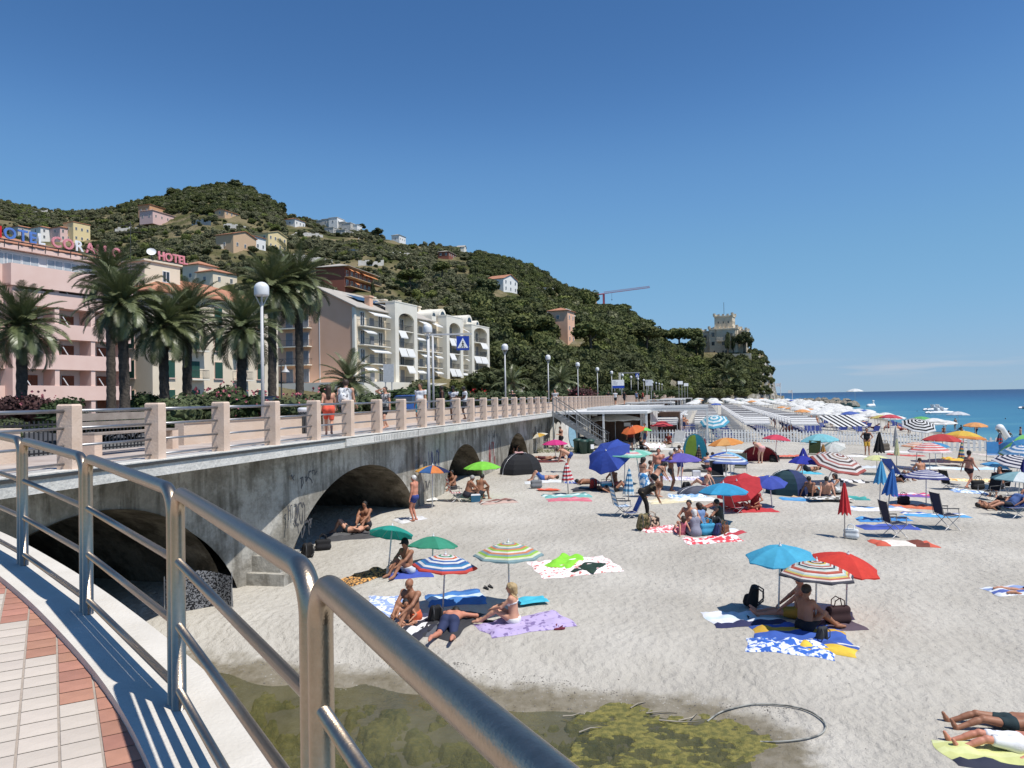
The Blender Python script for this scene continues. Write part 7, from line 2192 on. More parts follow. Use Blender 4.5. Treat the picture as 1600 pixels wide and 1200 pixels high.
towel('pink towel in front of the turquoise one', 890, 781, .8, 2.0, 8, ['#d86a7c', '#e28a98', '#d86a7c'])
bag('grey and white sports bag lying by the man in blue shorts', 838, 763, 1.0, '#7d8084', 'tote', 10)
tag(towel('x', 858, 767, .35, 1.1, 8, ['#e0552c', '#f0b0a0', '#e0552c'], lift=.05, name='rolled_mat'), 'orange rolled mat beside the grey sports bag', 'mat', 'bags and gear on the sand')
# ---- big blue umbrella group in the middle
umbrella('large blue umbrella tilted towards the camera', (962, 768), (947, 704), 31, gores=['#2a4cb0', '#2f55c0'], axis=(-.42, -.55, .72), hc=.36, R=1.05)
umbrella('pastel rainbow striped umbrella with mint edge', (975, 766), (977, 702), 32, rings=['#f0e6b0', '#7fd0b8', '#4aa890', '#d8ece0', '#f09aa0', '#d8ece0', '#7fd0b8'], hc=.3)
umbrella('mint patterned umbrella behind the rainbow one', (1002, 757), (993, 703), 25, gores=['#7fd8c0', '#a8e6d6'])
person('tanned man sitting under the big blue umbrella', G(961, 760), rad(120), 'cross', 'brown', 'black', [('shorts', '#a02c2c')], 1.75, False, 0, .02, group='sunbathers')
person('woman lying under the big blue umbrella', G(960, 768), rad(-95), 'back_knee', 'tan', 'brown', [('bottom', '#202024'), ('top', '#202024')], 1.66, True, 0, .022, group='sunbathers')
person('dark tanned person lying left of the big blue umbrella', G(925, 756), rad(90), 'prone', 'brown', 'black', [('shorts', '#202848')], 1.75, False, 0, .024, group='sunbathers')
towel('blue towel left of the big blue umbrella', 908, 754, .9, 1.9, 5, ['#3a5ab0', '#2a4690'])
towel('dark towel under the people at the big blue umbrella', 930, 765, 1.0, 2.3, 5, ['#26262c', '#3a3a44'])
bag('red and black backpack under the big blue umbrella', 927, 764, .9, '#b0281e', 'backpack', 40)
bag('turquoise cool bag under the big blue umbrella', 947, 766, .95, '#4ab8d8', 'cooler', 10)
closed_umbrella('folded blue and white checked umbrella', (982, 783), (983, 731), .78, '#4a9ac8', .2, ['#4a9ac8', '#e2eef2', '#2f7ab0', '#d6e8f0'])
folding_chair('empty blue and white beach chair in front of the standing group', 973, 806, -80, '#5a9ad0', 1.05, .28, True, .36, ['#5a9ad0', '#e8eef2'])
folding_chair('low blue chair behind the empty beach chair', 984, 808, 100, '#3a62b8', .85, .5, False, .22)
sar = pat('sarong_blue', '#dfe8f0', '#3f86c0', 6)
person('woman in white and blue sarong standing in the middle group', G(1005, 777), rad(-60), 'phone', 'fair', 'black', [('skirt', sar), ('top', '#17181c')], 1.68, True, .2, .018, .3, group='sunbathers')
person('child standing next to the woman in the sarong', G(1017, 772), rad(-100), 'stand', 'fair', 'brown', [('shorts', pat('kid_print', '#e0d8d4', '#8a5a5a', 8))], 1.42, False, 0, .02, child=True, group='sunbathers')
person('bare chested man in turquoise shorts in the middle group', G(1030, 764), rad(170), 'stand', 'red', 'brown', [('shorts', '#3aa2c0')], 1.82, False, .4, .018, group='sunbathers')
person('woman in black bikini bending down in the middle group', G(1028, 776), rad(-75), 'reach', 'fair', 'black', [('bottom', '#141416'), ('top', '#141416')], 1.68, True, .1, .018, .2, group='sunbathers')
person('tanned man in grey trunks standing left of the purple umbrella', G(1049, 767), rad(-95), 'stand', 'brown', 'grey', [('briefs', '#4c4c52')], 1.74, False, .1, .02, group='sunbathers')
person('boy in navy shorts behind the purple umbrella', G(1062, 746), rad(-40), 'stand', 'fair', 'brown', [('shorts', '#28377e')], 1.6, False, 0, .024, group='sunbathers')
umbrella('purple umbrella right of the standing group', (1065, 766), (1064, 708), 32, gores=['#6a5cc0', '#6f62c8'])
prin = pat('print_dress', '#1a1614', '#7a6a52', 9, (.6, .64))
person('woman in dark printed dress bending over a bag', G(1012, 808), rad(-95), 'bend', 'brown', 'auburn', [('trousers', '#191412'), ('tee', prin)], 1.70, True, .3, .017, .2, group='sunbathers')
bag('camouflage rucksack below the bending woman in the dark dress', 1005, 828, 1.1, '#4a4a30', 'backpack', 20, pat('camo', '#3f4326', '#8a7a58', 8))
bag('flowered cloth bag beside the camouflage rucksack', 1019, 825, 1.0, '#6a5a50', 'tote', 10, pat('flower_bag', '#241f1c', '#c0a890', 10))
towel('white and red patterned towel in front of the family', 1034, 827, .9, 1.5, 10, [DW], m=pat('towel_rw2', '#efe2e0', '#d0606a', 9))
towel('cream towel on the sand behind the bending woman', 1048, 784, .9, 2.0, 10, ['#e6d8b0', '#efe6cc', '#e6d8b0'])
umbrella('bright cyan blue umbrella over the family', (1131, 818), (1130, 755), 39, gores=['#18a4d8', '#1caee2'], near=True)
person('dark haired man sitting at the left of the family', G(1079, 824), rad(150), 'cross', 'tan', 'black', [('shorts', '#2b2f3a')], 1.8, False, .2, .017, group='sunbathers')
person('little girl in pink swimsuit sitting with the family', G(1065, 835), rad(15), 'lean', 'fair', 'brown', [('tank', '#f07a90'), ('shorts', '#f07a90')], 1.2, True, 0, .017, .5, child=True, group='sunbathers')
person('woman in grey pleated dress and white headscarf sitting with her back turned', G(1087, 837), rad(10), 'cross', 'fair', 'white', [('dress', '#8d8ea0')], 1.62, True, .3, .017, .3, group='sunbathers')
person('woman in blue grey top sitting behind the grey dress', G(1096, 826), rad(30), 'cross', 'tan', 'brown', [('tee', '#6f8fc0')], 1.66, True, .2, .02, .3, group='sunbathers')
person('dark haired child sitting in the family shade', G(1104, 824), rad(100), 'knees', 'brown', 'black', [('shorts', '#22262e')], 1.3, False, 0, .02, child=True, group='sunbathers')
person('man sitting right at the cyan umbrella pole', G(1126, 822), rad(60), 'cross', 'tan', 'black', [('tank', '#3a3f34')], 1.74, False, 0, .02, group='sunbathers')
bag('turquoise beach bag in front of the family', 1106, 836, 1.0, '#2aa0cc', 'tote', 10)
bag('black rucksack in front of the cyan umbrella', 1117, 832, 1.05, '#16171c', 'backpack', 0)
bag('navy striped bag right of the turquoise bag', 1121, 837, .8, '#26356a', 'backpack', 40)
bag('brown bag at the right of the family', 1132, 835, .8, '#7a4a2c', 'tote', 40)
towel('red and white towel in front of the family', 1112, 844, .9, 2.0, 6, [DW], m=pat('towel_rw3', '#efe8e6', '#d2444e', 6))
towel('white towel with red border at the right of the family', 1140, 833, .8, 1.1, 40, ['#c0303c', '#f0eae8', '#dfe6ee', '#c0303c'])
towel('white blue towels right of the purple umbrella', 1072, 775, .9, 1.7, 5, [DW], m=pat('towel_wb3', '#e8ecf0', '#7fa8d0', 7))
towel('pale patterned towel behind the purple umbrella', 1070, 748, 1.2, 2.4, 5, [DW], m=pat('towel_pl', '#e4e0ea', '#a9a3c0', 7))
towel('white towel left of the cyan umbrella', 1085, 780, .9, 1.9, 3, ['#ececea', '#d8e0ea', '#ececea'])
bag('black and red rucksack at the purple umbrella', 1072, 770, .95, '#1c1a1e', 'backpack', 10)
person('pale woman with red hat sitting with bent knees', G(1102, 761), rad(60), 'lean', 'pale', 'auburn', [('bottom', '#c0404a'), ('top', '#c0404a')], 1.64, True, .1, .022, hat='#d04a50', group='sunbathers')
folding_chair('black beach chair right of the pale woman', 1122, 757, 175, '#17181f', 1.1, .3, True, .34)
tag(bag('white bucket behind the purple umbrella', 1088, 745, .8, '#e4e4e4', 'cooler'), None, 'bucket')
dome_tent('grey blue mat tent edge left of the cyan umbrella', 1090, 772, 1.8, 1.0, .35, 0, ['#4a4e5c', '#5c6070'], name='low_windbreak')
umbrella('red umbrella tilted down behind the cyan one', (1166, 796), (1151, 751), 29, gores=['#d0222e', '#dc2a36'], axis=(-.30, -.42, .8), R=.92, hc=.36)
umbrella('royal blue umbrella right of the red tilted one', (1207, 793), (1202, 745), 28, gores=['#3a52b8', '#4058c4'], axis=(-.05, -.28, 1), hc=.34)
person('red skinned person lying under the red umbrella', G(1135, 795), rad(90), 'back', 'red', 'brown', [('shorts', '#b03a2c')], 1.7, False, .2, .022, group='sunbathers')
person('person crouching on the red towel under the royal blue umbrella', G(1180, 795), rad(150), 'cross', 'tan', 'black', [('tee', '#a02832')], 1.66, True, 0, .022, group='sunbathers')
towel('red towel under the royal blue umbrella', 1180, 797, .9, 1.7, 5, ['#c8262e', '#c8262e', '#e8e0dc'])
folding_chair('low folding chair under the red umbrella', 1148, 801, -60, '#b02830', .9, .5, False, .24)
dome_tent('dark teal pop-up tent behind the royal blue umbrella', 1232, 772, 1.9, 1.6, 1.05, -25, ['#1f4a55', '#26386a', '#1b434d', '#26386a'])
person('pale young man with his back turned in navy trunks', G(1291, 778), rad(-15), 'lean', 'fair', 'black', [('briefs', '#1c2448')], 1.78, False, 0, .02, group='sunbathers')
person('dark haired youth lying beside the pale young man', G(1270, 777), rad(-60), 'lean', 'brown', 'black', [('shorts', '#1a1c22')], 1.74, False, 0, .022, group='sunbathers')
person('woman in white top with long black hair sitting behind the youths', G(1307, 772), rad(110), 'knees', 'tan', 'black', [('tank', '#e4e4e2'), ('shorts', '#2a2a30')], 1.68, True, 0, .02, .9, group='sunbathers')
tag(towel('x', 1296, 783, .8, 2.0, 4, [DW], m=pat('mattress_print', '#d8d6d0', '#5c5850', 6), lift=.12, wr=.02, name='air_mattress'), 'patterned air mattress in front of the three youths', 'mattress', 'bags and gear on the sand')
towel('blue towel left of the patterned air mattress', 1250, 781, .8, 1.7, -10, ['#3f9ad8', '#5fb0e0', '#3f9ad8'])
towel('orange beige towel under the youths', 1262, 775, .9, 1.8, 0, ['#d8b48a', '#c89a6a'])
towel('turquoise towel behind the youths', 1252, 764, .9, 1.9, 5, ['#4ac0d0', '#7fd6e0'])
towel('teal towel right of the air mattress', 1338, 779, .7, 1.0, -10, ['#2a9a98', '#39b0a8'])
closed_umbrella('folded bright red umbrella standing alone', (1320, 842), (1319, 752), .56, '#dd1c28', .17)
bag('white tote bag at the foot of the red folded umbrella', 1330, 842, .85, '#dfe6e8', 'tote', -30)
# ---- right foreground: three umbrellas and two men
umbrella('cyan umbrella, left of the three right foreground umbrellas', (1216, 963), (1219, 853), 54, gores=['#3cbce6', '#42c2ea'], near=True, axis=(-.06, -.10, 1))
umbrella('multi striped umbrella in front of the red one', (1274, 984), (1276, 877), 58, rings=['#f0e8e0', '#c8503c', '#f0e8e0', '#2a2c48', '#e8c84a', '#f0ece4', '#c0dcd0', '#c8604c', '#f0ece4', '#2a2c48', '#c0dcd0', '#f0ece4', '#d07058', '#c8503c', '#f0ece4', '#c0dcd0', '#e8d06a', '#d07058', '#f0e4dc', '#50505a'], near=True, hc=.36)
umbrella('red orange umbrella, right of the three foreground umbrellas', (1321, 965), (1325, 866), 52, gores=['#e8301c', '#ee361e'], near=True, axis=(.18, -.16, 1), hc=.36)
person('sunburnt man with sunglasses sitting under the three umbrellas', G(1252, 966), rad(75), 'long', 'red', 'black', [('shorts', '#c8941e')], 1.82, False, .2, .013, near=True, face=True, group='sunbathers')
person('curly haired man leaning forward in front of the sunburnt man', G(1258, 986), rad(-70), 'side', 'brown', 'black', [('shorts', '#14161f')], 1.80, False, 0, .013, near=True, face=True, group='sunbathers')
towel('white towel with navy border left of the two men', 1160, 967, 1.15, 1.7, 5, ['#2a2d5a', '#e8eaf0', '#d6e6ea', '#e8eaf0', '#e8eaf0'])
towel('blue and white patterned towel in front of the two men', 1235, 1012, .85, 1.75, -20, [DW], m=pat('towel_bw4', '#e2e8f4', '#2f62b8', 8))
towel('yellow and blue striped towel in front of the two men', 1295, 1012, .75, 1.1, -25, ['#e8c01c', '#f0ca20', '#e8c01c', '#2f56a8', '#e8e8e8'])
towel('blue and yellow towel under the two men', 1248, 990, 1.2, 2.0, -8, ['#2a5ab8', '#2a5ab8', '#d8aa1c', '#2a5ab8'])
towel('purple grey towel right of the two men', 1300, 975, .9, 1.3, 5, ['#5a4a58', '#4a3c4a'])
bag('black rucksack standing behind the navy bordered towel', 1176, 949, 1.0, '#131315', 'backpack', 70)
bag('maroon bag under the red orange umbrella', 1310, 976, 1.05, '#33161a', 'tote', 10)
bag('grey rucksack at the multi striped umbrella pole', 1284, 1002, .6, '#33353a', 'backpack', 20)
sandals('black cap and sandals on the white navy towel', 1172, 966, '#17171a', 60)
# ---- lower right corner
person('tanned person in teal swimwear lying at the right edge', G(1578, 1140), rad(86), 'back', 'brown', 'black', [('briefs', '#173238')], 1.66, False, 0, .013, near=True, group='sunbathers')
person('fair person in white shorts lying at the right edge', G(1586, 1172), rad(86), 'back', 'red', 'brown', [('shorts', pat('white_shorts', '#e2e2e4', '#4a4c56', 5, (.6, .64)))], 1.66, False, .1, .013, near=True, group='sunbathers')
towel('pale yellow towel with dark patterned border at the lower right corner', 1590, 1186, .85, 2.2, -3, ['#2c3146', '#d8dc8a', '#dfe39a', '#d8dc8a', '#e0e4a4'])
towel('blue white striped towel at the right edge', 1592, 924, .9, 1.5, -5, ['#e6ebf2', '#4a62b0', '#e6ebf2', '#8fa6d6', '#e6ebf2'])
person('dark haired person lying on the striped towel at the right edge', G(1630, 926), rad(-90), 'prone', 'tan', 'black', [('shorts', '#2a3a6a')], 1.74, False, 0, .02, group='sunbathers')
hz_pts = [(1105, 1130), (1125, 1116), (1150, 1108), (1178, 1103), (1205, 1103), (1235, 1106), (1262, 1113), (1281, 1124), (1290, 1135), (1286, 1147), (1268, 1155), (1240, 1160), (1212, 1162), (1188, 1162)]
pts = [G(*q)+Vector((0, 0, .03)) for q in hz_pts]
mb = MB(); mb.tube(catmull(pts, 5), .014, n=7); tag(mb.build('hose', mat('hose_grey', (.12, .12, .11), .6, col2=(.32, .32, .29), scale=6, thresh=(.45, .55)), None, True), 'grey black hose curling over the sand beside the pool', 'hose')
for i, (px, py, l_) in enumerate(((1010, 1118, .5), (1030, 1131, .7), (905, 1165, .4), (1060, 1130, .45), (985, 1110, .35), (880, 1128, .3))):
	a = G(px, py)+Vector((0, 0, .03)); a.z = max(a.z, POOLZ+.0)
	mb = MB(); mb.tube([(0, 0, 0), (l_*.5, .06*(-1)**i, .03), (l_, .1, .01)], .012, n=5, radii=[.014, .012, .006])
	tag(mb.build('driftwood', mat('driftwood', (.28, .25, .2), .9, var=.3), None, True, loc=a, rz=rnd.uniform(-.5, .5)), 'thin driftwood stick at the edge of the pool', 'driftwood', 'sticks by the pool')
# ---- right middle: towels, folded umbrellas, chairs
closed_umbrella('folded sky blue umbrella', (1374, 794), (1377, 719), .48, '#4ab0e2', .22)
closed_umbrella('folded deep blue umbrella right of the sky blue one', (1385, 815), (1395, 731), .50, '#1c6cc0', .23)
towel('red orange and white towel in front of the navy chair', 1411, 849, .85, 2.0, -5, ['#d8583a', '#efe6da', '#efe6da', '#7a3a28', '#d8583a'], True)
towel('deep blue towel under the left navy chair', 1387, 824, .8, 2.0, -4, ['#3a55b8', '#2f489e', '#4a62c4'])
towel('bright blue towel behind the deep blue one', 1380, 812, .7, 2.0, -4, ['#2f8ad0', '#1c3a6a', '#4aa2dc'])
towel('white towel with blue edge behind the two blue towels', 1372, 796, .9, 2.4, -5, ['#e8e4e2', '#efece8', '#6fa2d8'])
towel('cyan and blue towel under the right navy chair', 1462, 806, .8, 2.4, -10, ['#4aa8e0', '#3f98d8', '#f0eee8', '#3f62b8'])
towel('orange towel under the blue striped umbrella', 1430, 793, .8, 1.9, -10, ['#d8693c', '#e2845a', '#c85a34'])
towel('pink and purple towels behind the orange towel', 1425, 774, 1.0, 1.9, -8, ['#7a52a8', '#e04a78', '#e8e2e6', '#e04a78'])
folding_chair('left navy folding chair facing right', 1399, 838, -90, '#1d2340', 1.1, .22, True, .40)
folding_chair('right navy folding chair facing right', 1480, 826, -90, '#1d2340', 1.15, .22, True, .42)
umbrella('navy and white striped umbrella over the orange towel', (1447, 790), (1447, 734), 34, rings=['#40488c', '#dcdce6', '#40488c', '#dcdce6', '#40488c', '#dcdce6', '#40488c', '#dcdce6', '#40488c', '#dcdce6', '#40488c'])
bag('black bag on the orange towel', 1412, 789, .9, '#17171c', 'tote')
person('woman in dark bikini and cap walking to the right', G(1515, 763), rad(-70), 'walk', 'red', 'brown', [('bottom', '#33222c'), ('top', '#33222c')], 1.70, True, .35, .018, hat='#1c1c22', group='sunbathers')
person('man with his back turned sitting behind the navy striped umbrella', G(1440, 744), rad(8), 'cross', 'tan', 'brown', [('shorts', '#2a2a34')], 1.76, False, .1, .022, group='sunbathers')
folding_chair('blue reclining chair left of the navy striped umbrella', 1408, 752, -70, '#2a55b0', 1.2, .9, False, .3)
person('dark tanned person reclining on the blue chair', G(1408, 752), rad(-70), 'back_knee', 'brown', 'black', [('shorts', '#26262c')], 1.74, False, 0, .024, group='sunbathers')
folding_chair('low black chair right of the navy striped umbrella', 1486, 764, -80, '#16171c', 1.0, .3, False, .22)
towel('white blue towel at the feet of the walking woman', 1515, 769, .8, 1.5, -10, [DW], m=pat('towel_wb5', '#dfe8f0', '#6f94c8', 7))
towel('yellow patterned towel behind the walking woman', 1510, 751, .9, 3.0, -3, [DW], m=pat('towel_y', '#f0e2b0', '#e8a45a', 6))
bag('black bag behind the walking woman', 1528, 765, 1.1, '#17161a', 'tote')
umbrella('pale teal and white umbrella cut by the right edge', (1590, 795), (1594, 737), 40, gores=['#7fb0b8', '#4a7a88', '#8fc0c8', '#e6eeee', '#3f6a78', '#dfe8e8', '#7fb0b8', '#4a7a88'])
umbrella('second pole umbrella behind the pale teal one', (1597, 790), (1607, 742), 34, gores=['#dfe8ea', '#4a7a88'])
umbrella('sky blue umbrella left of the navy striped right one', (1549, 760), (1556, 722), 21, gores=['#3f9cd8', '#55aee2'])
umbrella('navy and white striped umbrella at the right edge', (1585, 765), (1592, 712), 36, rings=['#1f2850', '#ece8ea', '#1f2850', '#ece8ea', '#1f2850', '#ece8ea', '#1f2850', '#ece8ea', '#1f2850', '#ece8ea'], axis=(.1, -.2, 1))
closed_umbrella('folded navy umbrella at the right edge', (1599, 775), (1600, 716), .5, '#2a2f8a', .18)
person('tanned man sitting under the pale teal umbrella', G(1562, 775), rad(120), 'chair', 'tan', 'brown', [('shorts', '#2a2c34')], 1.76, False, .4, .022, group='sunbathers')
folding_chair('dark chair under the pale teal umbrella', 1562, 776, 120, '#17181e', 1.1, .3, True, .38)
folding_chair('black chair left of the pale teal umbrella', 1545, 781, 100, '#1a1b20', 1.1, .3, True, .34)
person('person in blue shirt reclining at the right edge', G(1580, 806), rad(95), 'recline', 'tan', 'black', [('tee', '#4a6aa8'), ('shorts', '#20242e')], 1.74, False, .2, .02, group='sunbathers')
person('dark legged person lying at the right edge', G(1555, 795), rad(-85), 'back_knee', 'brown', 'black', [('shorts', '#24242a')], 1.74, False, 0, .022, group='sunbathers')
folding_chair('blue lounger chair at the right edge', 1580, 808, 95, '#2a4690', 1.3, .9, False, .3)
person('seated person in red in the far right crowd', G(1575, 722), rad(60), 'chair', 'tan', 'black', [('tee', '#b8302e')], 1.7, False, 0, .026, group='sunbathers')
folding_chair('red chair in the far right crowd', 1570, 722, 150, '#d8281e', 1.2, .3, True, .38)
folding_chair('sky blue chair in the far right crowd', 1552, 722, 150, '#3f9ce0', 1.2, .3, True, .38)
# ---- second line: behind, up to the lido fence
umbrella('white umbrella with ochre and red stripes', (1286, 757), (1313, 711), 37, rings=['#ece6e0', '#8a4a40', '#ece6e0', '#b09a88', '#ece6e0', '#5a4a48', '#ece6e0', '#c07a70', '#ece6e0', '#5a4a48', '#ece6e0', '#c06058'], axis=(.15, -.35, 1), R=1.25)
umbrella('small pale yellow umbrella', (1370, 741), (1370, 711), 20, gores=['#eef0b0', '#e6eaa0'])
closed_umbrella('folded pale yellow umbrella', (1401, 728), (1401, 684), .62, '#e6e8b4', .14)
umbrella('red and white striped umbrella in the right middle', (1453, 736), (1452, 692), 32, rings=['#e86a62', '#f0e2e0', '#e86a62', '#f0e2e0', '#e86a62', '#f0e2e0', '#e86a62', '#f0e2e0', '#e86a62', '#f0e2e0'], hc=.4)
umbrella('pale orange striped umbrella behind the red striped one', (1430, 733), (1434, 691), 24, rings=['#e8a880', '#f0ddd0', '#e8a880', '#f0ddd0', '#e8a880', '#f0ddd0', '#e8a880'])
umbrella('big yellow umbrella with orange edge', (1503, 722), (1506, 673), 32, rings=['#f2c636', '#f4cc40', '#f2c636', '#f4cc40', '#f2c636', '#e8903a'])
umbrella('red umbrella left of the big yellow one', (1472, 722), (1473, 678), 20, gores=['#d84040', '#cc3838'], R=1.15)
umbrella('small blue umbrella below the red one', (1463, 728), (1460, 691), 9, gores=['#3f9ad0'], R=.8)
closed_umbrella('folded colourful striped umbrella beside the yellow one', (1501, 727), (1503, 690), .8, '#4a9a8a', .18, ['#4a9a8a', '#e8d8a0', '#3f62a8', '#e8a05a'])
person('man in black top and yellow shorts standing before the fence', G(1355, 711), rad(160), 'hips', 'tan', 'black', [('tank', '#17181e'), ('shorts', '#d8a81e')], 1.76, False, .1, .024, group='sunbathers')
closed_umbrella('folded black umbrella beside the man in yellow shorts', (1373, 715), (1374, 674), .8, '#1c1d20', .3)
closed_umbrella('folded grey umbrella by the fence', (1400, 712), (1399, 666), .7, '#b8babc', .16)
bag('brown round beach bag behind the black folded umbrella', 1383, 705, 1.4, '#5c5448', 'tote', 20)
tag(towel('x', 1492, 728, 1.2, 1.2, 0, ['#f0b81e', '#f4c838', '#e87a2a', '#f4c838', '#f0b81e'], lift=.35, wr=.06, name='swim_ring'), 'yellow orange inflatable beside the striped towels', 'float', 'bags and gear on the sand')
towel('white long towel behind the red striped umbrella', 1455, 732, .9, 4.0, -3, ['#dfe6ea', '#cfe0ea'])
towel('pale blue towel right of the yellow inflatable', 1530, 733, .9, 3.0, -3, ['#bfdbe8', '#d8e8ee'])
umbrella('light turquoise umbrella before the fence', (1283, 719), (1280, 678), 30, gores=['#7fd0dc', '#8ad8e2'])
umbrella('white printed umbrella below the light turquoise one', (1308, 722), (1300, 693), 20, gores=['#e6e6e0', '#d8dcd6'], axis=(-.3, -.3, 1))
closed_umbrella('folded ochre umbrella at the white printed one', (1287, 724), (1286, 693), .7, '#c08a3c', .2)
umbrella('pink red umbrella before the fence', (1211, 716), (1214, 679), 22, gores=['#e23a5c', '#ea4264'])
umbrella('tilted royal blue parasol chair canopy with white cloth', (1253, 752), (1255, 712), 15, gores=['#1f2fae', '#2436b8'], R=.7, hc=.5)
closed_umbrella('small folded royal blue umbrella tip', (1255, 724), (1255, 699), .7, '#1a2a9e', .25)
person('person sitting under the royal blue canopy', G(1262, 737), rad(100), 'back_knee', 'tan', 'brown', [('shorts', '#2a2c34')], 1.7, False, .2, .024, group='sunbathers')
towel('turquoise towel under the royal blue canopy', 1257, 739, .9, 2.0, -2, ['#3fb6d0', '#55c2d8'])
folding_chair('green black chair right of the royal blue canopy', 1272, 722, 150, '#3a4a20', 1.2, .3, True, .4)
person('pale woman in pink bikini bending over the red windbreak', G(1188, 724), rad(18), 'bend', 'pale', 'blond', [('bottom', '#e8a8a8'), ('top', '#e8a8a8')], 1.68, True, .5, .02, hat='#c83a48', group='sunbathers')
person('small child sitting in front of the red windbreak', G(1178, 718), rad(60), 'cross', 'pale', 'brown', [('shorts', '#c86a6a')], 1.0, False, .2, .022, child=True, group='sunbathers')
dome_tent('dark red pop-up windbreak behind the pale woman', 1186, 722, 2.3, 1.5, .95, 0, ['#7a1424', '#8a182a', '#6a1020'], True)
bag('black bag right of the red windbreak', 1210, 722, 1.1, '#141416', 'tote', 0)
towel('long orange red towel right of the red windbreak', 1227, 713, .7, 3.2, 0, ['#e2725a', '#d86a52'])
umbrella('white, blue and ochre striped umbrella', (1134, 752), (1135, 709), 35, rings=['#e8e4dc', '#c8a070', '#e8ecf0', '#6f86c0', '#e8ecf0', '#c8a070', '#e8ecf0', '#6f86c0', '#e8ecf0', '#5c74b8'], hc=.36)
umbrella('pale blue and royal blue umbrella behind the striped one', (1143, 748), (1139, 706), 30, gores=['#7fc4e8', '#2a62c8', '#2a62c8', '#8accec', '#8accec', '#7fc4e8'], axis=(.12, 0, 1))
person('pair of broad pale back sitters, left one', G(1106, 733), rad(-10), 'cross', 'fair', 'black', [('shorts', '#2a2a30')], 1.72, True, .6, .024, group='sunbathers')
person('pair of broad pale back sitters, right one', G(1116, 733), rad(20), 'cross', 'pale', 'brown', [('shorts', '#2a2a30')], 1.74, False, .6, .024, group='sunbathers')
towel('dark towel left of the broad sitters', 1096, 736, 1.0, 2.4, 0, ['#2a2826', '#4a4640'])
bag('black bag right of the broad sitters', 1128, 737, 1.2, '#17171c', 'tote')
folding_chair('dark olive chair at the striped umbrella', 1157, 742, 160, '#4a5040', 1.1, .3, True, .34)
towel('red and yellow towels behind the cyan umbrella', 1170, 746, 1.0, 2.0, -5, ['#e87a6a', '#f0d06a', '#f0e0d8'])
umbrella('orange yellow umbrella in the middle distance', (1137, 722), (1133, 684), 28, gores=['#f09a3c', '#f4a648', '#f09a3c', '#f6b460'])
person('red skinned person with raised arm at the orange yellow umbrella', G(1180, 716), rad(70), 'lean', 'red', 'brown', [('shorts', '#8a3a3a')], 1.7, False, .2, .026, group='sunbathers')
dome_tent('turquoise tent with lime roof in the middle distance', 1086, 719, 1.7, 1.5, 1.6, 10, ['#2fb0d0', '#b8d84a', '#38bcd8'], True)
closed_umbrella('folded dark red umbrella right of the turquoise tent', (1101, 716), (1101, 684), .8, '#a83a42', .15)
closed_umbrella('folded dark patterned umbrella left of the dark red one', (1091, 723), (1092, 697), .85, '#2c2a2c', .2, ['#2c2a2c', '#6a5a4a'])
person('dark haired woman sitting behind the purple umbrella', G(1056, 724), rad(20), 'cross', 'tan', 'black', [('top', '#2a2a30')], 1.66, True, 0, .026, group='sunbathers')
person('dark haired boy sitting behind the purple umbrella', G(1064, 722), rad(10), 'cross', 'fair', 'black', [('shorts', '#2a2a30')], 1.5, False, 0, .026, group='sunbathers')
umbrella('orange umbrella in front of the brown wooden fence', (993, 704), (988, 666), 19, gores=['#f06a1e', '#f47a2a'], axis=(-.25, -.25, 1))
umbrella('light green umbrella behind the orange one', (1003, 702), (1005, 667), 14, gores=['#7ae86a', '#70dc60'])
person('person in dark red shirt standing under the orange umbrella', G(986, 704), rad(160), 'stand', 'tan', 'black', [('tee', '#6a1418'), ('shorts', '#16161c')], 1.72, False, .2, .028, group='sunbathers')
person('man standing right of the orange umbrella', G(1008, 699), rad(120), 'stand', 'red', 'brown', [('shorts', '#28406a')], 1.76, False, .1, .028, group='sunbathers')
person('dark clothed person sitting on a chair left of the white float', G(1003, 712), rad(-100), 'chair', 'brown', 'black', [('tee', '#22201e'), ('shorts', '#22201e')], 1.7, False, .2, .028, group='sunbathers')
folding_chair('dark chair left of the white float', 1003, 712, -100, '#1c1c1e', 1.1, .3, True, .38)
tag(towel('x', 1019, 706, 1.3, 1.8, 30, [DW], m=pat('float_print', '#eeeeee', '#d08a98', 4, (.58, .64)), lift=.35, wr=.12, name='inflatable_float'), 'white inflatable float with pink print and green edge', 'float', 'bags and gear on the sand')
person('person in red sitting by the lido fence', G(1046, 694), rad(130), 'cross', 'brown', 'black', [('tee', '#8a2424')], 1.68, True, .1, .028, group='sunbathers')
folding_chair('white plastic recliner near the lido fence', 1058, 700, 150, '#c8c8c4', 1.3, .5, False, .3)
umbrella('red umbrella at the lido fence', (1035, 690), (1034, 658), 20, gores=['#d8404e', '#e04a58'])
umbrella('blue and white banded umbrella at the lido fence', (1117, 692), (1116, 652), 19, rings=['#4ab0d0', '#e6f0f2', '#4ab0d0', '#e6f0f2', '#4ab0d0', '#e6f0f2', '#4ab0d0'], axis=(-.18, -.45, 1), R=1.15)
umbrella('white and blue small umbrella behind the fence', (1104, 686), (1104, 664), 14, gores=['#e2e6f2', '#c6cfe6'])
umbrella('black and white ringed parasol at the waterside', (1437, 693), (1437, 657), 19, rings=['#1c1c20', '#ececec', '#1c1c20', '#ececec', '#1c1c20', '#ececec', '#1c1c20', '#ececec', '#1c1c20', '#ececec'], axis=(0, -.45, 1), R=1.4)
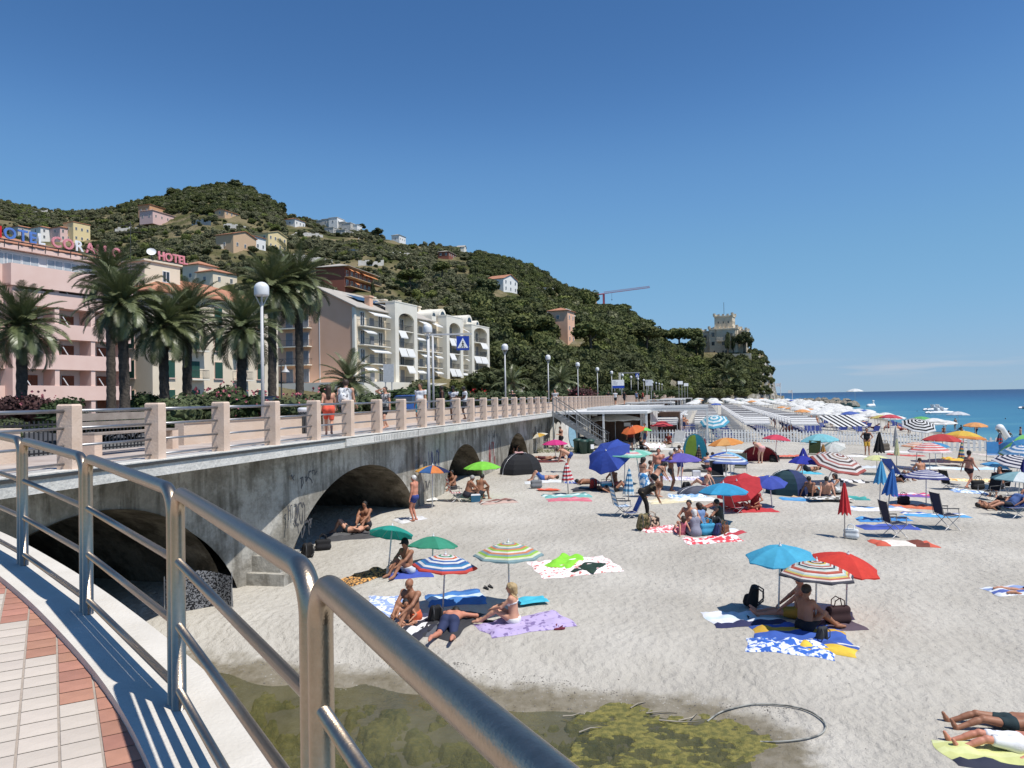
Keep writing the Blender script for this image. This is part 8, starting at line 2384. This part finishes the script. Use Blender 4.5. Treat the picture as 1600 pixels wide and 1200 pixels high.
for i, (px, py, w, l_, c) in enumerate(((1060, 692, 1.0, 2.2, '#e6e6e2'), (1045, 702, 1.0, 2.4, '#d8d6d2'), (1160, 705, 1.0, 3.0, '#cfe0e2'), (1235, 716, .9, 1.8, '#3a2a2c'), (1330, 713, 1.0, 2.6, '#e8e6e2'), (1400, 706, 1.0, 3.0, '#e2dcd8'), (1415, 712, .9, 2.6, '#c8524a'), (1345, 730, 1.0, 2.4, '#cfd6dc'), (1330, 752, .9, 1.5, '#e2e2e4'), (1120, 742, 1.0, 2.4, '#d8d2ca'), (1206, 752, .9, 1.6, '#3fa0d8'), (1545, 712, .9, 2.0, '#d8c8c0'))):
	towel(['white towel left of the red sitter by the fence', 'pale towel before the fence', 'pale blue towel below the orange yellow umbrella', 'small dark towel right of the black bag', 'white towel behind the ochre striped umbrella', 'pale lounger towel before the fence', 'red towel right of the folded pale yellow umbrella', 'grey blue towel below the small yellow umbrella', 'black and white striped towel right of the ochre umbrella', 'beige towel under the broad sitters', 'blue towel left of the dark teal tent', 'pale towel in the far right crowd'][i], px, py, w, l_, rnd.uniform(-6, 6), [c, c] if i != 8 else ['#22242c', '#e8e8ea', '#22242c', '#e8e8ea', '#22242c'], i == 8)
# ------------------------------------------------------------------ lido: picket fence, canopies, loungers, cabins, stairs
fpaint = mat('fence_white', (.72, .72, .70), .7, var=.08)
mb = MB(); mb.prism([(-.05, .05), (.05, .05), (.05, .98), (0, 1.08), (-.05, .98)], -.012, .012); pk_m = mb.mesh('picket', fpaint)
mb = MB(); mb.b2(-1.1, 1.1, .013, .05, .28, .36); r1 = mb.mesh('rail', fpaint)
mb = MB(); mb.b2(-1.1, 1.1, .013, .05, .78, .86); r2 = mb.mesh('rail', fpaint)
a = G(1012, 691); b = G(1445, 699); c_ = G(1475, 704); d_ = G(1562, 708)
segs = []
for p0, p1 in ((a, b), (c_, d_)):
	n_ = max(1, int((p1-p0).length/2.2)); 
	for k in range(n_): segs.append((p0.lerp(p1, k/n_), p0.lerp(p1, (k+1)/n_)))
proto = None
for k, (p0, p1) in enumerate(segs):
	if proto is None:
		proto = f = thing('fence_panel', 'x', 'fence')
		for j in range(10): link('picket', pk_m, f, (-.99+j*.22, 0, 0))
		link('rail', r1, f); link('rail', r2, f)
	else: f = copy_tree(proto)
	m_ = (p0+p1)/2
	f.location = (m_.x, m_.y, float(sand_z(m_.x, m_.y))); f.rotation_euler = (0, 0, math.atan2(p1.y-p0.y, p1.x-p0.x)); f.scale = ((p1-p0).length/2.2, 1, 1)
	tag(f, 'white picket fence panel of the lido, %s counted from the stairs side' % ['first', 'second', 'third', 'fourth', 'fifth', 'sixth', 'seventh', 'eighth', 'ninth', 'tenth', 'eleventh', 'twelfth', 'thirteenth', 'fourteenth'][k], 'fence', 'white picket fence of the lido')
lw = cloth('#eeeeec', .25); lk = cloth('#5a5a60', .25)
mb = MB(); W_, L_ = 2.0, 1.6
ny = 8
for j in range(ny):
	f0, f1 = (j+.0-.28*(j % 2 == 0)*0)/ny, (j+1)/ny
	f0, f1 = ((j//2)+(.74 if j % 2 else 0))/4, ((j//2)+(1 if j % 2 else .74))/4
	def zz(f): return 1.5+.5*f-.05*math.sin(math.pi*f)
	mb.add([(-L_/2+L_*f0, -W_/2, zz(f0)), (-L_/2+L_*f1-.0, -W_/2, zz(f1)), (-L_/2+L_*f1, W_/2, zz(f1)), (-L_/2+L_*f0, W_/2, zz(f0))], [(0, 1, 2, 3)], j % 2)
mb.add([(-L_/2, -W_/2, 1.5), (-L_/2, W_/2, 1.5), (-L_/2, W_/2, 1.38), (-L_/2, -W_/2, 1.38)], [(0, 1, 2, 3)], 0)
fabm = mb.mesh('fabric', [lw, lk], True)
mb = MB(); mb.cyl((0, 0, -.3), (0, 0, 1.95), .025, n=6); psm = mb.mesh('post', pole_w)
canp = None
rows = [(1039, 661, 'nearest the promenade'), (1105, 660, 'second from the promenade'), (1182, 660, 'third from the promenade'), (1256, 659, 'nearest the sea')]
for ri, (px, py, nm) in enumerate(rows):
	st = onY(px, 660, 63)
	for k in range(34):
		q = Vector((st.x, 63, 0))+PU*(k*2.55)
		if canp is None:
			canp = o = thing('lido_canopy', 'x', 'canopy')
			link('fabric', fabm, o)
			for sy in (-1, 1): link('post', psm, o, (.75, sy*.95, 0))
		else: o = copy_tree(canp)
		o.location = (q.x, q.y, float(sand_z(q.x, q.y))); o.rotation_euler = (0, 0, PRZ)
		tag(o, ('frontmost ' if k == 0 else 'farthest ' if k == 33 else '')+'white striped canopy in the lido row '+nm, 'canopy', 'lido canopies in the row '+nm)
lbl = cloth('#2a3f8c', .1)
lg = None
def lounger(q, rz, lab):
	global lg
	if lg is None:
		lg = o = thing('sun_lounger', 'x', 'lounger')
		mb = MB(); mb.b2(-.3, .3, -.6, .9, .30, .34); mb.build('bed', lbl, o)
		mb = MB(); mb.add([(-.3, -.6, .34), (.3, -.6, .34), (.3, -1.05, .82), (-.3, -1.05, .82), (-.3, -.64, .31), (.3, -.64, .31), (.3, -1.09, .79), (-.3, -1.09, .79)], [(0, 1, 2, 3), (7, 6, 5, 4), (0, 4, 5, 1), (2, 6, 7, 3)]); mb.build('backrest', lbl, o)
		for sx in (-.27, .27):
			for y in (-.5, .75):
				mb = MB(); mb.cyl((sx, y, -.05), (sx, y, .3), .018, n=5); mb.build('leg', pole_w, o)
	else: o = copy_tree(lg)
	o.location = q; o.rotation_euler = (0, 0, rz)
	tag(o, lab, 'lounger', lab)
for ri, (px, py, nm) in enumerate(rows):
	st = onY(px, 660, 63)
	for k in range(13):
		q = Vector((st.x, 63, 0))+PU*(k*2.55+rnd.uniform(-.3, .3))-PN*(1.35 if ri < 3 else 1.6)
		lounger(S(q.x, q.y), PRZ+math.pi+rnd.uniform(-.3, .3), 'dark blue sun lounger beside the canopy row '+nm)
for k in range(26):
	p = G(rnd.uniform(1262, 1425), rnd.uniform(664, 681))
	lounger(p, rnd.uniform(2.2, 3.6), 'dark blue sun lounger among the waterside parasols')
wp = None
def parasol(q, s, col, label, group):
	k = 'par_'+col
	if k not in PC:
		o = thing('lido_parasol', label, 'umbrella')
		mb = MB(); mb.cyl((0, 0, -.2), (0, 0, 2.12), .028, n=6); mb.build('pole', pole_w, o)
		mb = canopy_mb(1.2, .36, 8, 3, None, [0], .04, .05); me_ = mb.mesh('canopy', cloth(col, .25), False); link('canopy', me_, o, (0, 0, 1.82))
		PC[k] = o
	else: o = copy_tree(PC[k])
	o.location = q; o.scale = (s, s, s); o.rotation_euler = (rnd.uniform(-.06, .06), rnd.uniform(-.06, .06), rnd.uniform(0, 6))
	tag(o, label, 'umbrella', group)
cnt = 0
for i in range(24):          # rows parallel to the promenade beyond the canopies
	Y0 = 152+i*7.6
	for j in range(9):
		x = promX(Y0)+9+j*5.6*(.9+.0012*i)+rnd.uniform(-.8, .8)
		xs = np.interp(Y0, SHY, SHX)
		if x > xs-7: continue
		col = '#f0f0ec' if rnd.random() > .12 else rnd.choice(['#3a9a8a', '#d84a6a', '#4a6ac0', '#e8a05a', '#d8c46a'])
		y = Y0+rnd.uniform(-1.2, 1.2)
		nmc = {'#f0f0ec': 'white', '#3a9a8a': 'green', '#d84a6a': 'pink', '#4a6ac0': 'blue', '#e8a05a': 'orange', '#d8c46a': 'yellow'}[col]
		parasol(S(x, y), rnd.uniform(.95, 1.12), col, nmc+' parasol on the far beach below the headland', nmc+' parasols on the far beach'); cnt += 1
for i in range(78):          # along the waterline
	f = i/78
	Y0 = 70+f*95
	xs = np.interp(Y0, SHY, SHX)
	x = xs-rnd.uniform(7.5, 20-2*f)
	if Y0 < 80 and x < xs-14: continue
	col = '#f0f0ec' if rnd.random() > .16 else rnd.choice(['#d84a5a', '#4a6ac0', '#e8a05a', '#6ac06a', '#d8c46a'])
	nmc = {'#f0f0ec': 'white', '#d84a5a': 'red', '#4a6ac0': 'blue', '#e8a05a': 'orange', '#d8c46a': 'yellow', '#6ac06a': 'light green'}[col]
	parasol(S(x, Y0), rnd.uniform(.85, 1.05), col, nmc+' parasol among the waterside loungers', nmc+' parasols by the water')
for k in range(44):
	Y0 = 74+k*1.8+rnd.uniform(-1, 1); x = promX(Y0)+rnd.choice([6.2, 7.6, 7.0, 26.5])+rnd.uniform(-.8, .8)
	col = '#f0f0ec' if k % 7 else '#e8a05a'
	parasol(S(x, Y0), rnd.uniform(.75, .9), col, ('white' if k % 7 else 'orange')+' parasol between the beach bar roofs and the canopies', ('white' if k % 7 else 'orange')+' parasols by the beach bar')
p = G(1318, 690)
sq = thing('shade_sail', 'black and white striped square shade near the water', 'canopy', p, rad(20))
mb = MB()
for j in range(11):
	f0, f1 = j/11, (j+1)/11
	mb.add([(-1.6+3.2*f0, -1.1, 1.3), (-1.6+3.2*f1, -1.1, 1.3), (-1.6+3.2*f1, 1.1, 2.2), (-1.6+3.2*f0, 1.1, 2.2)], [(0, 1, 2, 3)], j % 2)
mb.build('fabric', [cloth('#ecece8', .2), cloth('#1a1b20', .2)], sq)
for x, y, z in ((-1.5, -1.05, 1.3), (1.5, -1.05, 1.3), (-1.5, 1.05, 2.2), (1.5, 1.05, 2.2)):
	mb = MB(); mb.cyl((x, y, -.2), (x, y, z), .03, n=6); mb.build('post', pole_w, sq)
for i in range(26):
	px = [1060, 1068, 1072, 1180, 1205, 1210, 1222, 1228, 1236, 1216, 1200, 1232, 1262, 1276, 1284, 1268, 1300, 1340, 1366, 1388, 1408, 1420, 1350, 1310, 1250, 1330][i]
	py = [672, 675, 668, 668, 663, 668, 674, 680, 684, 655, 650, 668, 670, 673, 664, 655, 668, 676, 674, 673, 676, 680, 668, 660, 655, 655][i]
	person('lido guest among the canopies and loungers, %s' % ['near the first row', 'next to the first row guest', 'farther in the first row', 'in the third row', 'between third and fourth rows', 'in the gap before the fourth row', 'at the front of the fourth row gap', 'near the fence in the fourth row gap', 'closest to the fence in the fourth row', 'far back before the fourth row', 'farthest back in the fourth row gap', 'beside the fourth row canopies', 'right of the fourth row', 'on the loungers right of the fourth row', 'behind those loungers', 'far back right of the fourth row', 'left of the striped shade', 'under the striped shade', 'right of the striped shade', 'by the waterside parasols', 'right among the waterside parasols', 'beside the ringed parasol', 'behind the striped shade', 'far back near the waterside parasols', 'far back by the orange parasol', 'farthest back at the water'][i],
		 G(px, py), rnd.uniform(0, 6.28), rnd.choice(['chair', 'stand', 'knees', 'recline', 'stand', 'walk']), rnd.choice(['tan', 'brown', 'red', 'fair']), rnd.choice(['black', 'brown', 'grey']), [('shorts', rnd.choice(['#1c2a5a', '#22242c', '#7a2430', '#2a6a8a']))], rnd.uniform(1.6, 1.8), rnd.random() < .5, rnd.uniform(0, .4), .04, group='lido guests')
brown_w = mat('brown_wood', (.075, .04, .028), .8, col2=(.13, .075, .05), scale=3, bump=.01)
fc = G(925, 690); fd = G(1016, 689)
wf = thing('slat_fence', 'dark brown horizontal slat fence of the beach bar', 'fence', fc, math.atan2((fd-fc).y, (fd-fc).x))
Lf = (fd-fc).length
mb = MB(); mb.box((Lf/2, 0, 0), (Lf, .03, .14)); slm = mb.mesh('slat', brown_w)
for k in range(13): link('slat', slm, wf, (0, 0, .15+k*.155))
for k in range(6):
	mb = MB(); mb.b2(k*Lf/5-.05, k*Lf/5+.05, .02, .1, -.2, 2.15); mb.build('post', brown_w, wf)
mb = MB(); mb.b2(Lf*.55, Lf*.55+.55, -.05, -.03, 1.2, 1.5); mb.build('notice', sgn_w, wf)
def PY(px, Y): return onY(px, 640, Y)
roofw = mat('bar_roof_white', (.66, .66, .64), .8, var=.1)
def flat_roof(name, label, p0, ux, w, d, z, th=.18, posts=True, m=roofw, slats=False):
	t = thing(name, label, 'pergola', p0, ux)
	if slats:
		for k in range(int(d/.5)):
			mb = MB(); mb.b2(0, w, k*.5, k*.5+.16, z, z+.12); mb.build('roof_slat', m, t)
		for y in (0.02, d-.1):
			mb = MB(); mb.b2(0, w, y, y+.1, z-.2, z-.002); mb.build('beam', m, t)
	else:
		mb = MB(); mb.b2(0, w, 0, d, z, z+th); mb.build('roof', m, t)
	for x in (.1, w/2, w-.1):
		for y in (.1, d-.1):
			mb = MB(); mb.b2(x-.07, x+.07, y-.07, y+.07, -.3, z-.21 if slats else z-.002); mb.build('post', m, t)
	return t
z_s = 2.0
flat_roof('pergola', 'white beach bar pergola behind the brown fence', Vector((6.0, 62, z_s)), PRZ-math.pi/2, 9.5, 8, 2.75, slats=True)
flat_roof('bar_roof', 'low white roof of the beach bar along the promenade wall', Vector((3.6, 58, z_s)), PRZ-math.pi/2, 6.5, 14, 2.45)
for i, (Y, w, d, z) in enumerate(((84, 5.5, 7, 2.5), (100, 6, 7, 2.7), (118, 5.5, 8, 2.5), (140, 6, 9, 2.8), (168, 6, 10, 2.7), (200, 7, 12, 2.7))):
	flat_roof('bar_roof', ['first white roof behind the pergola', 'second white roof behind the pergola', 'third white lido roof', 'fourth white lido roof', 'fifth white lido roof', 'farthest white lido roof'][i], Vector((promX(Y)+.8, Y, z_s)), PRZ-math.pi/2, w, d, z, m=roofw if i % 2 == 0 else mat('bar_roof_grey', (.56, .55, .53), .8))
	cb = thing('beach_cabin', ['grey cabin under the first roof', 'brown cabin under the second roof', 'grey cabin under the third roof', 'brown cabin under the fourth roof', 'grey cabin under the fifth roof', 'brown cabin under the farthest roof'][i], 'cabin', Vector((promX(Y)+1.6, Y+1.5, z_s)), PRZ-math.pi/2)
	mb = MB(); mb.b2(0, w-3, 0, 6, -.3, z-.15); mb.build('wall', [mat('cabin_grey', (.30, .31, .33), .8), brown_w][i % 2], cb)
	mb = MB(); mb.b2(.6, 1.5, -.06, -.005, 0, 1.95); mb.build('door', wpaint, cb)
	mb = MB(); mb.b2(2.2, 3.6, -.05, -.005, .9, 1.8); mb.build('window', glass, cb)
cb = thing('beach_cabin', 'brown beach bar cabin behind the slat fence', 'cabin', Vector((7.4, 67.2, z_s)), PRZ-math.pi/2)
mb = MB(); mb.b2(0, 7, 0, 4, -.3, 2.3); mb.build('wall', brown_w, cb)
mb = MB(); mb.b2(3, 5.5, -.06, -.005, .9, 2.0); mb.build('counter_opening', glass, cb)
ps = G(1001, 690)
sc_ = thing('slat_screen', 'tall white board screen at the corner of the pergola', 'screen', ps, math.atan2((fd-fc).y, (fd-fc).x))
for k in range(7):
	if k == 3: continue
	mb = MB(); mb.b2(k*.21, k*.21+.19, 0, .04, -.1, 2.5); mb.build('board', fpaint, sc_)
mb = MB(); mb.b2(-.1, 1.6, .05, .12, 2.3, 2.42); mb.build('rail', fpaint, sc_)
umbrella('large white parasol above the brown fence', (962, 690), (961, 647), 30, gores=['#f2f2ee'], R=2.2, hc=.18, bpt=S(onY(962, 690, 61).x, 61))
gal = mat('galvanised', (.28, .29, .29), .5, metal=.5, var=.15)
s0 = PL(57.2, -.25, PZ); s1 = s0-PN*3.9; s1.z = float(sand_z(s1.x, s1.y))
stt = thing('metal_stairs', 'grey metal stairs from the promenade down to the sand', 'stairs', s0, 0)
dv = s1-s0; hd_ = Vector((dv.x, dv.y, 0)).normalized(); sdv = Vector((-hd_.y, hd_.x, 0))
nst = 14
for k in range(nst):
	c = dv*((k+.5)/nst)
	mb = MB(); mb.box(c, (.30, 1.3, .045), rz=math.atan2(hd_.y, hd_.x)); mb.build('tread', gal, stt)
for e in (-.68, .68):
	mb = MB(); a_ = sdv*e; q = Vector((0, 0, .22))
	w_ = sdv*.03
	mb.add([a_+w_+Vector((0, 0, .12)), a_+w_-q, dv+a_+w_-q*.4, dv+a_+w_+Vector((0, 0, .22)), a_-w_+Vector((0, 0, .12)), a_-w_-q, dv+a_-w_-q*.4, dv+a_-w_+Vector((0, 0, .22))], [(0, 1, 2, 3), (7, 6, 5, 4), (0, 3, 7, 4), (1, 5, 6, 2), (3, 2, 6, 7)]); mb.build('stringer', gal, stt)
	for hh in (1.0, .55 if e < 0 else 1.0):
		mb = MB(); mb.tube([a_+Vector((0, 0, hh+.1)), dv+a_+Vector((0, 0, hh+.1))], .028, n=7); mb.build('handrail', gal, stt, True)
	for k in range(22 if e > 0 else 22):
		c = dv*((k+.5)/22)+a_
		if k % 5 == 0 or (k > 9):
			mb = MB(); mb.cyl(c, c+Vector((0, 0, 1.08)), .022 if k % 5 == 0 else .011, n=6); mb.build('baluster', gal, stt)
mb = MB(); mb.cyl(dv*.02+sdv*-.68-Vector((0, 0, 2.6)), dv*.02+sdv*-.68+Vector((0, 0, 1.1)), .05, n=8); mb.build('support_post', gal, stt)
mb = MB(); mb.cyl(dv*.45+sdv*-.68-Vector((0, 0, 1.6)), dv*.45+sdv*-.68+Vector((0, 0, 1.1)), .05, n=8); mb.build('support_post', gal, stt)
gb = mat('bin_green', (.02, .055, .04), .5)
for i, (px, py) in enumerate(((903, 707), (912, 709), (922, 708))):
	p = G(px, py)
	t = thing('waste_bin', ['leftmost green waste bin under the stairs', 'middle green waste bin under the stairs', 'rightmost green waste bin with white notice under the stairs'][i], 'bin', p, .2*i, 'waste bins under the stairs')
	mb = MB(); mb.lathe([(0, 0), (.24, 0), (.30, .78), (.32, .80)], n=16); mb.build('drum', gb, t, True)
	mb = MB(); mb.lathe([(.33, .80), (.33, .86), (.2, .95), (0, .98)], n=16); mb.build('lid', gb, t, True)
	if i == 2: mb = MB(); mb.b2(-.12, .12, -.33, -.30, .3, .6); mb.build('notice', sgn_w, t)
for i, (px, col) in enumerate(((866, '#e8e2d4'), (874, '#e2dcd0'), (882, '#e6e2d8'), (890, '#eceae4'), (896, '#8ab8d0'))):
	p = G(px, 699)
	q = Vector((promX(p.y)-.1, p.y, p.z)); tt = (p.y)/.9704
	q = Vector((p.x, p.y, p.z))
	t = MB(); pr = [(.30*math.sin(a_)*(1-.2*math.cos(a_)), .95+.95*math.cos(a_)) for a_ in np.linspace(0, 2*math.pi, 21)[:-1]]
	t.prism(pr, -.04, .04)
	o = t.build('surf_board', cloth(col, 0), None, loc=q, rz=.1*i); o.rotation_euler = (-.18, 0, .1*i)
	tag(o, ['leftmost cream board leaning by the stairs', 'second cream board by the stairs', 'third cream board by the stairs', 'white board by the stairs', 'pale blue board by the stairs'][i], 'board', 'boards leaning by the stairs')
mb = MB()
for k in range(500):
	p = G(rnd.uniform(832, 902), rnd.uniform(704, 708)); h_ = rnd.uniform(.08, .35); a_ = rnd.uniform(0, 6)
	w_ = Vector((math.cos(a_), math.sin(a_), 0))*.012
	mb.add([p-w_, p+w_, p+Vector((rnd.uniform(-.1, .1), rnd.uniform(-.1, .1), h_))], [(0, 1, 2)])
tag(mb.build('weeds', lf_bright), 'tufts of green weeds at the foot of the wall by the stairs', 'weeds', None, 'stuff')
for i, (px, top, Y, lab) in enumerate(((1220, 600, 300, 'white flag mast with small flag on the far beach'), (1238, 611, 340, 'thin white mast right of the flag mast'))):
	p = onY(px, 620, Y); q = onY(px, top-2, Y)
	t = thing('flag_mast', lab, 'mast', (p.x, p.y, 1.2)); h_ = q.z-1.2
	mb = MB(); mb.cyl((0, 0, 0), (0, 0, h_), .14, n=6); mb.build('mast', pole_w, t)
	mb = MB(); mb.add([(-.1, 0, h_-.3), (-1.8, .1, h_-.1), (-1.9, 0, h_-1.4), (-.1, 0, h_-1.5)], [(0, 1, 2, 3)]); mb.build('flag', cloth(['#d8dade', '#e8e8e8'][i], .2), t)
rockm = mat('jetty_rock', (.19, .165, .13), .95, col2=(.32, .29, .24), scale=.8, bump=.15, bscale=2)
jr = [crown_mesh] and []
def rock_mesh(seed):
	r = np.random.RandomState(seed); mb = MB(); n_, m_ = 8, 5
	for k in range(m_+1):
		f = k/m_*math.pi
		for i in range(n_): 
			a_ = 2*math.pi*i/n_; rr = r.uniform(.75, 1.15)
			mb.v.append((rr*math.sin(f)*math.cos(a_), rr*math.sin(f)*math.sin(a_), rr*.7*math.cos(f)))
	for k in range(m_):
		for i in range(n_): mb.f.append([k*n_+i, (k+1)*n_+i, (k+1)*n_+(i+1) % n_, k*n_+(i+1) % n_]); mb.m.append(0)
	return mb.mesh('rock', rockm)
RM = [rock_mesh(i) for i in range(4)]
j0, j1 = onZ(1245, 632, .4), onZ(1302, 631, .4)
j0 = Vector((np.interp(300, SHY, SHX)-6, 300, .6)); j1 = Vector((onY(1302, 620, 300).x+4, 292, .6))
jt = thing('rock_jetty', 'brown rock jetty reaching into the sea beyond the parasols', 'jetty', j0)
for k in range(110):
	f = rnd.random(); q = (j1-j0)*f+Vector((rnd.uniform(-1, 1), rnd.uniform(-4, 4), rnd.uniform(-.3, 1.7)*(1-.35*f)))
	o = link('rock', RM[k % 4], jt, q, rnd.uniform(0, 6), rnd.uniform(.9, 1.9))
for k in range(60):
	f = rnd.random(); q = Vector((132+rnd.uniform(-14, 16), 345+rnd.uniform(-18, 12), rnd.uniform(-.2, 2.5)))-j0
	link('rock', RM[k % 4], jt, q, rnd.uniform(0, 6), rnd.uniform(1.0, 2.2))
pb = onZ(1308, 632, 1.5)
parasol(Vector((j1.x+1, j1.y, 1.4)), 3.2*.8, '#f0f0ec', 'large white parasol at the head of the jetty', 'jetty parasol')
bw = mat('boat_white', (.75, .75, .74), .5, var=.05)
def pedalo(label, px, py, s, rz=0):
	p = onZ(px, py, .1); t = thing('pedal_boat', label, 'boat', p, rz, 'boats on the water'); t.scale = (s,)*3
	for y in (-.55, .55):
		mb = MB(); mb.tube([(-1.9, y, .12), (-1.6, y, .1), (1.5, y, .1), (1.95, y, .25)], .2, n=10, radii=[.1, .24, .24, .06]); mb.build('hull', bw, t, True)
	mb = MB(); mb.b2(-1.2, 1.2, -.6, .6, .3, .42); mb.build('deck', bw, t)
	for x in (-.5, .4):
		mb = MB(); mb.prism([(x, .42), (x+.5, .42), (x+.5, .6), (x+.12, .6), (x-.1, 1.0), (x-.2, 1.0)], -.5, .5); mb.build('seat', bw, t)
pedalo('white pedal boat afloat in the open water, rear one', 1462, 641, 1.7, .1)
pedalo('white pedal boat afloat in front of the other one', 1468, 646, 1.6, 0)
p = onZ(1361, 636, 0)
sw_ = thing('swan_float', 'small white swan float far out on the sea', 'float', p)
F = Field(v3(-1, -.6, -.2), v3(1, .6, 1.5), .05)
F.cap(v3(-.4, 0, .15), v3(.4, 0, .2), .38, .34, .1); F.cap(v3(.5, 0, .3), v3(.35, 0, 1.0), .14, .1, .08); F.cap(v3(.35, 0, 1.05), v3(.6, 0, 1.0), .13, .06, .05)
V, Fq = surfnet(F.phi, F.o, F.h); o = link('float_body', npmesh('float_body', V, Fq, bw), sw_); o.scale = (2.2, 2.2, 2.2)
p = onZ(1601, 637, 0); pedalo('white boat bow at the right edge of the sea', 1608, 638, 1.6, .3)
for i, (px, py) in enumerate(((1403, 653), (1408, 651), (1415, 655), (1571, 655), (1433, 643), (1446, 644), (1462, 660), (1472, 664), (1478, 666), (1352, 648))):
	p = onZ(px, py, 0.0)
	person(['swimmer left of the ringed parasol', 'swimmer behind the first one', 'swimmer nearest the ringed parasol', 'lone swimmer far right', 'swimmer left of the pedal boats', 'swimmer next to the pedal boats', 'bather right of the ringed parasol', 'second bather right of the ringed parasol', 'bather close to the shore parasol', 'swimmer at the far parasols'][i], p, rnd.uniform(0, 6), 'swim', 'brown', 'black', [], 1.75, False, 0, .035, group='bathers in the sea')
for i, (px, py, pose, lab) in enumerate(((1526, 682, 'stand', 'bather standing at the water edge, rightmost on the shore'), (1493, 672, 'stand', 'bather wading left of the yellow umbrella top'), (1503, 674, 'knees', 'bather crouching in the shallows'), (1577, 690, 'chair', 'dark person sitting at the right waterline'), (1595, 692, 'stand', 'person with pale cap at the right waterline'), (1475, 676, 'knees', 'bather sitting at the water edge'))):
	p = onZ(px, py, .05); 
	if float(sand_z(p.x, p.y)) > .05: p = G(px, py)
	person(lab, p, rnd.uniform(0, 6), pose, rnd.choice(['tan', 'brown', 'fair']), 'brown', [('briefs', '#1c2448')], 1.72, False, 0, .03, group='bathers in the sea')
p = G(1573, 700)
bo = thing('dinghy', 'white dinghy leaning up by the right end of the fence', 'boat', p, .4)
F = Field(v3(-1.6, -.5, -.3), v3(1.6, .5, .6), .06); F.cap(v3(-1.1, 0, 0), v3(1.0, 0, 0), .34, .2, .1); V, Fq = surfnet(F.phi, F.o, F.h)
o = link('hull', npmesh('hull', V, Fq, bw), bo); o.rotation_euler = (0, .75, 0); o.location = (0, 0, 1.0)
mb = MB(); mb.cyl((-.6, 0, -.1), (-.6, 0, 1.2), .04, n=6); mb.build('prop', pole_w, bo)
closed_umbrella('folded blue, grey and red umbrella by the dinghy', (1562, 715), (1562, 676), .7, '#3a5a78', .28, ['#5a6a80', '#5a6a80', '#5a6a80', '#c83a40'])
umbrella('blue beach ball patterned umbrella at the right end', (1588, 728), (1583, 690), 22, gores=['#3a8ac8', '#7fd06a', '#3a8ac8', '#3a9ad0'], axis=(-.6, -.3, .8), R=1.0)
umbrella('white and blue striped umbrella at the right edge before the fence', (1597, 730), (1596, 697), 30, rings=['#e8ecf2', '#4a8ac0', '#e8ecf2', '#4a8ac0', '#e8ecf2', '#4a8ac0', '#7fb0d8'], axis=(-.1, -.2, 1))
p = G(1510, 683)
um = onZ(1497, 668, .6)
parasol(Vector((um.x, um.y, max(0, float(sand_z(um.x, um.y))))), 1.3, '#d8dade', 'pale grey parasol in the shallows behind the yellow umbrella', 'shallows parasol')
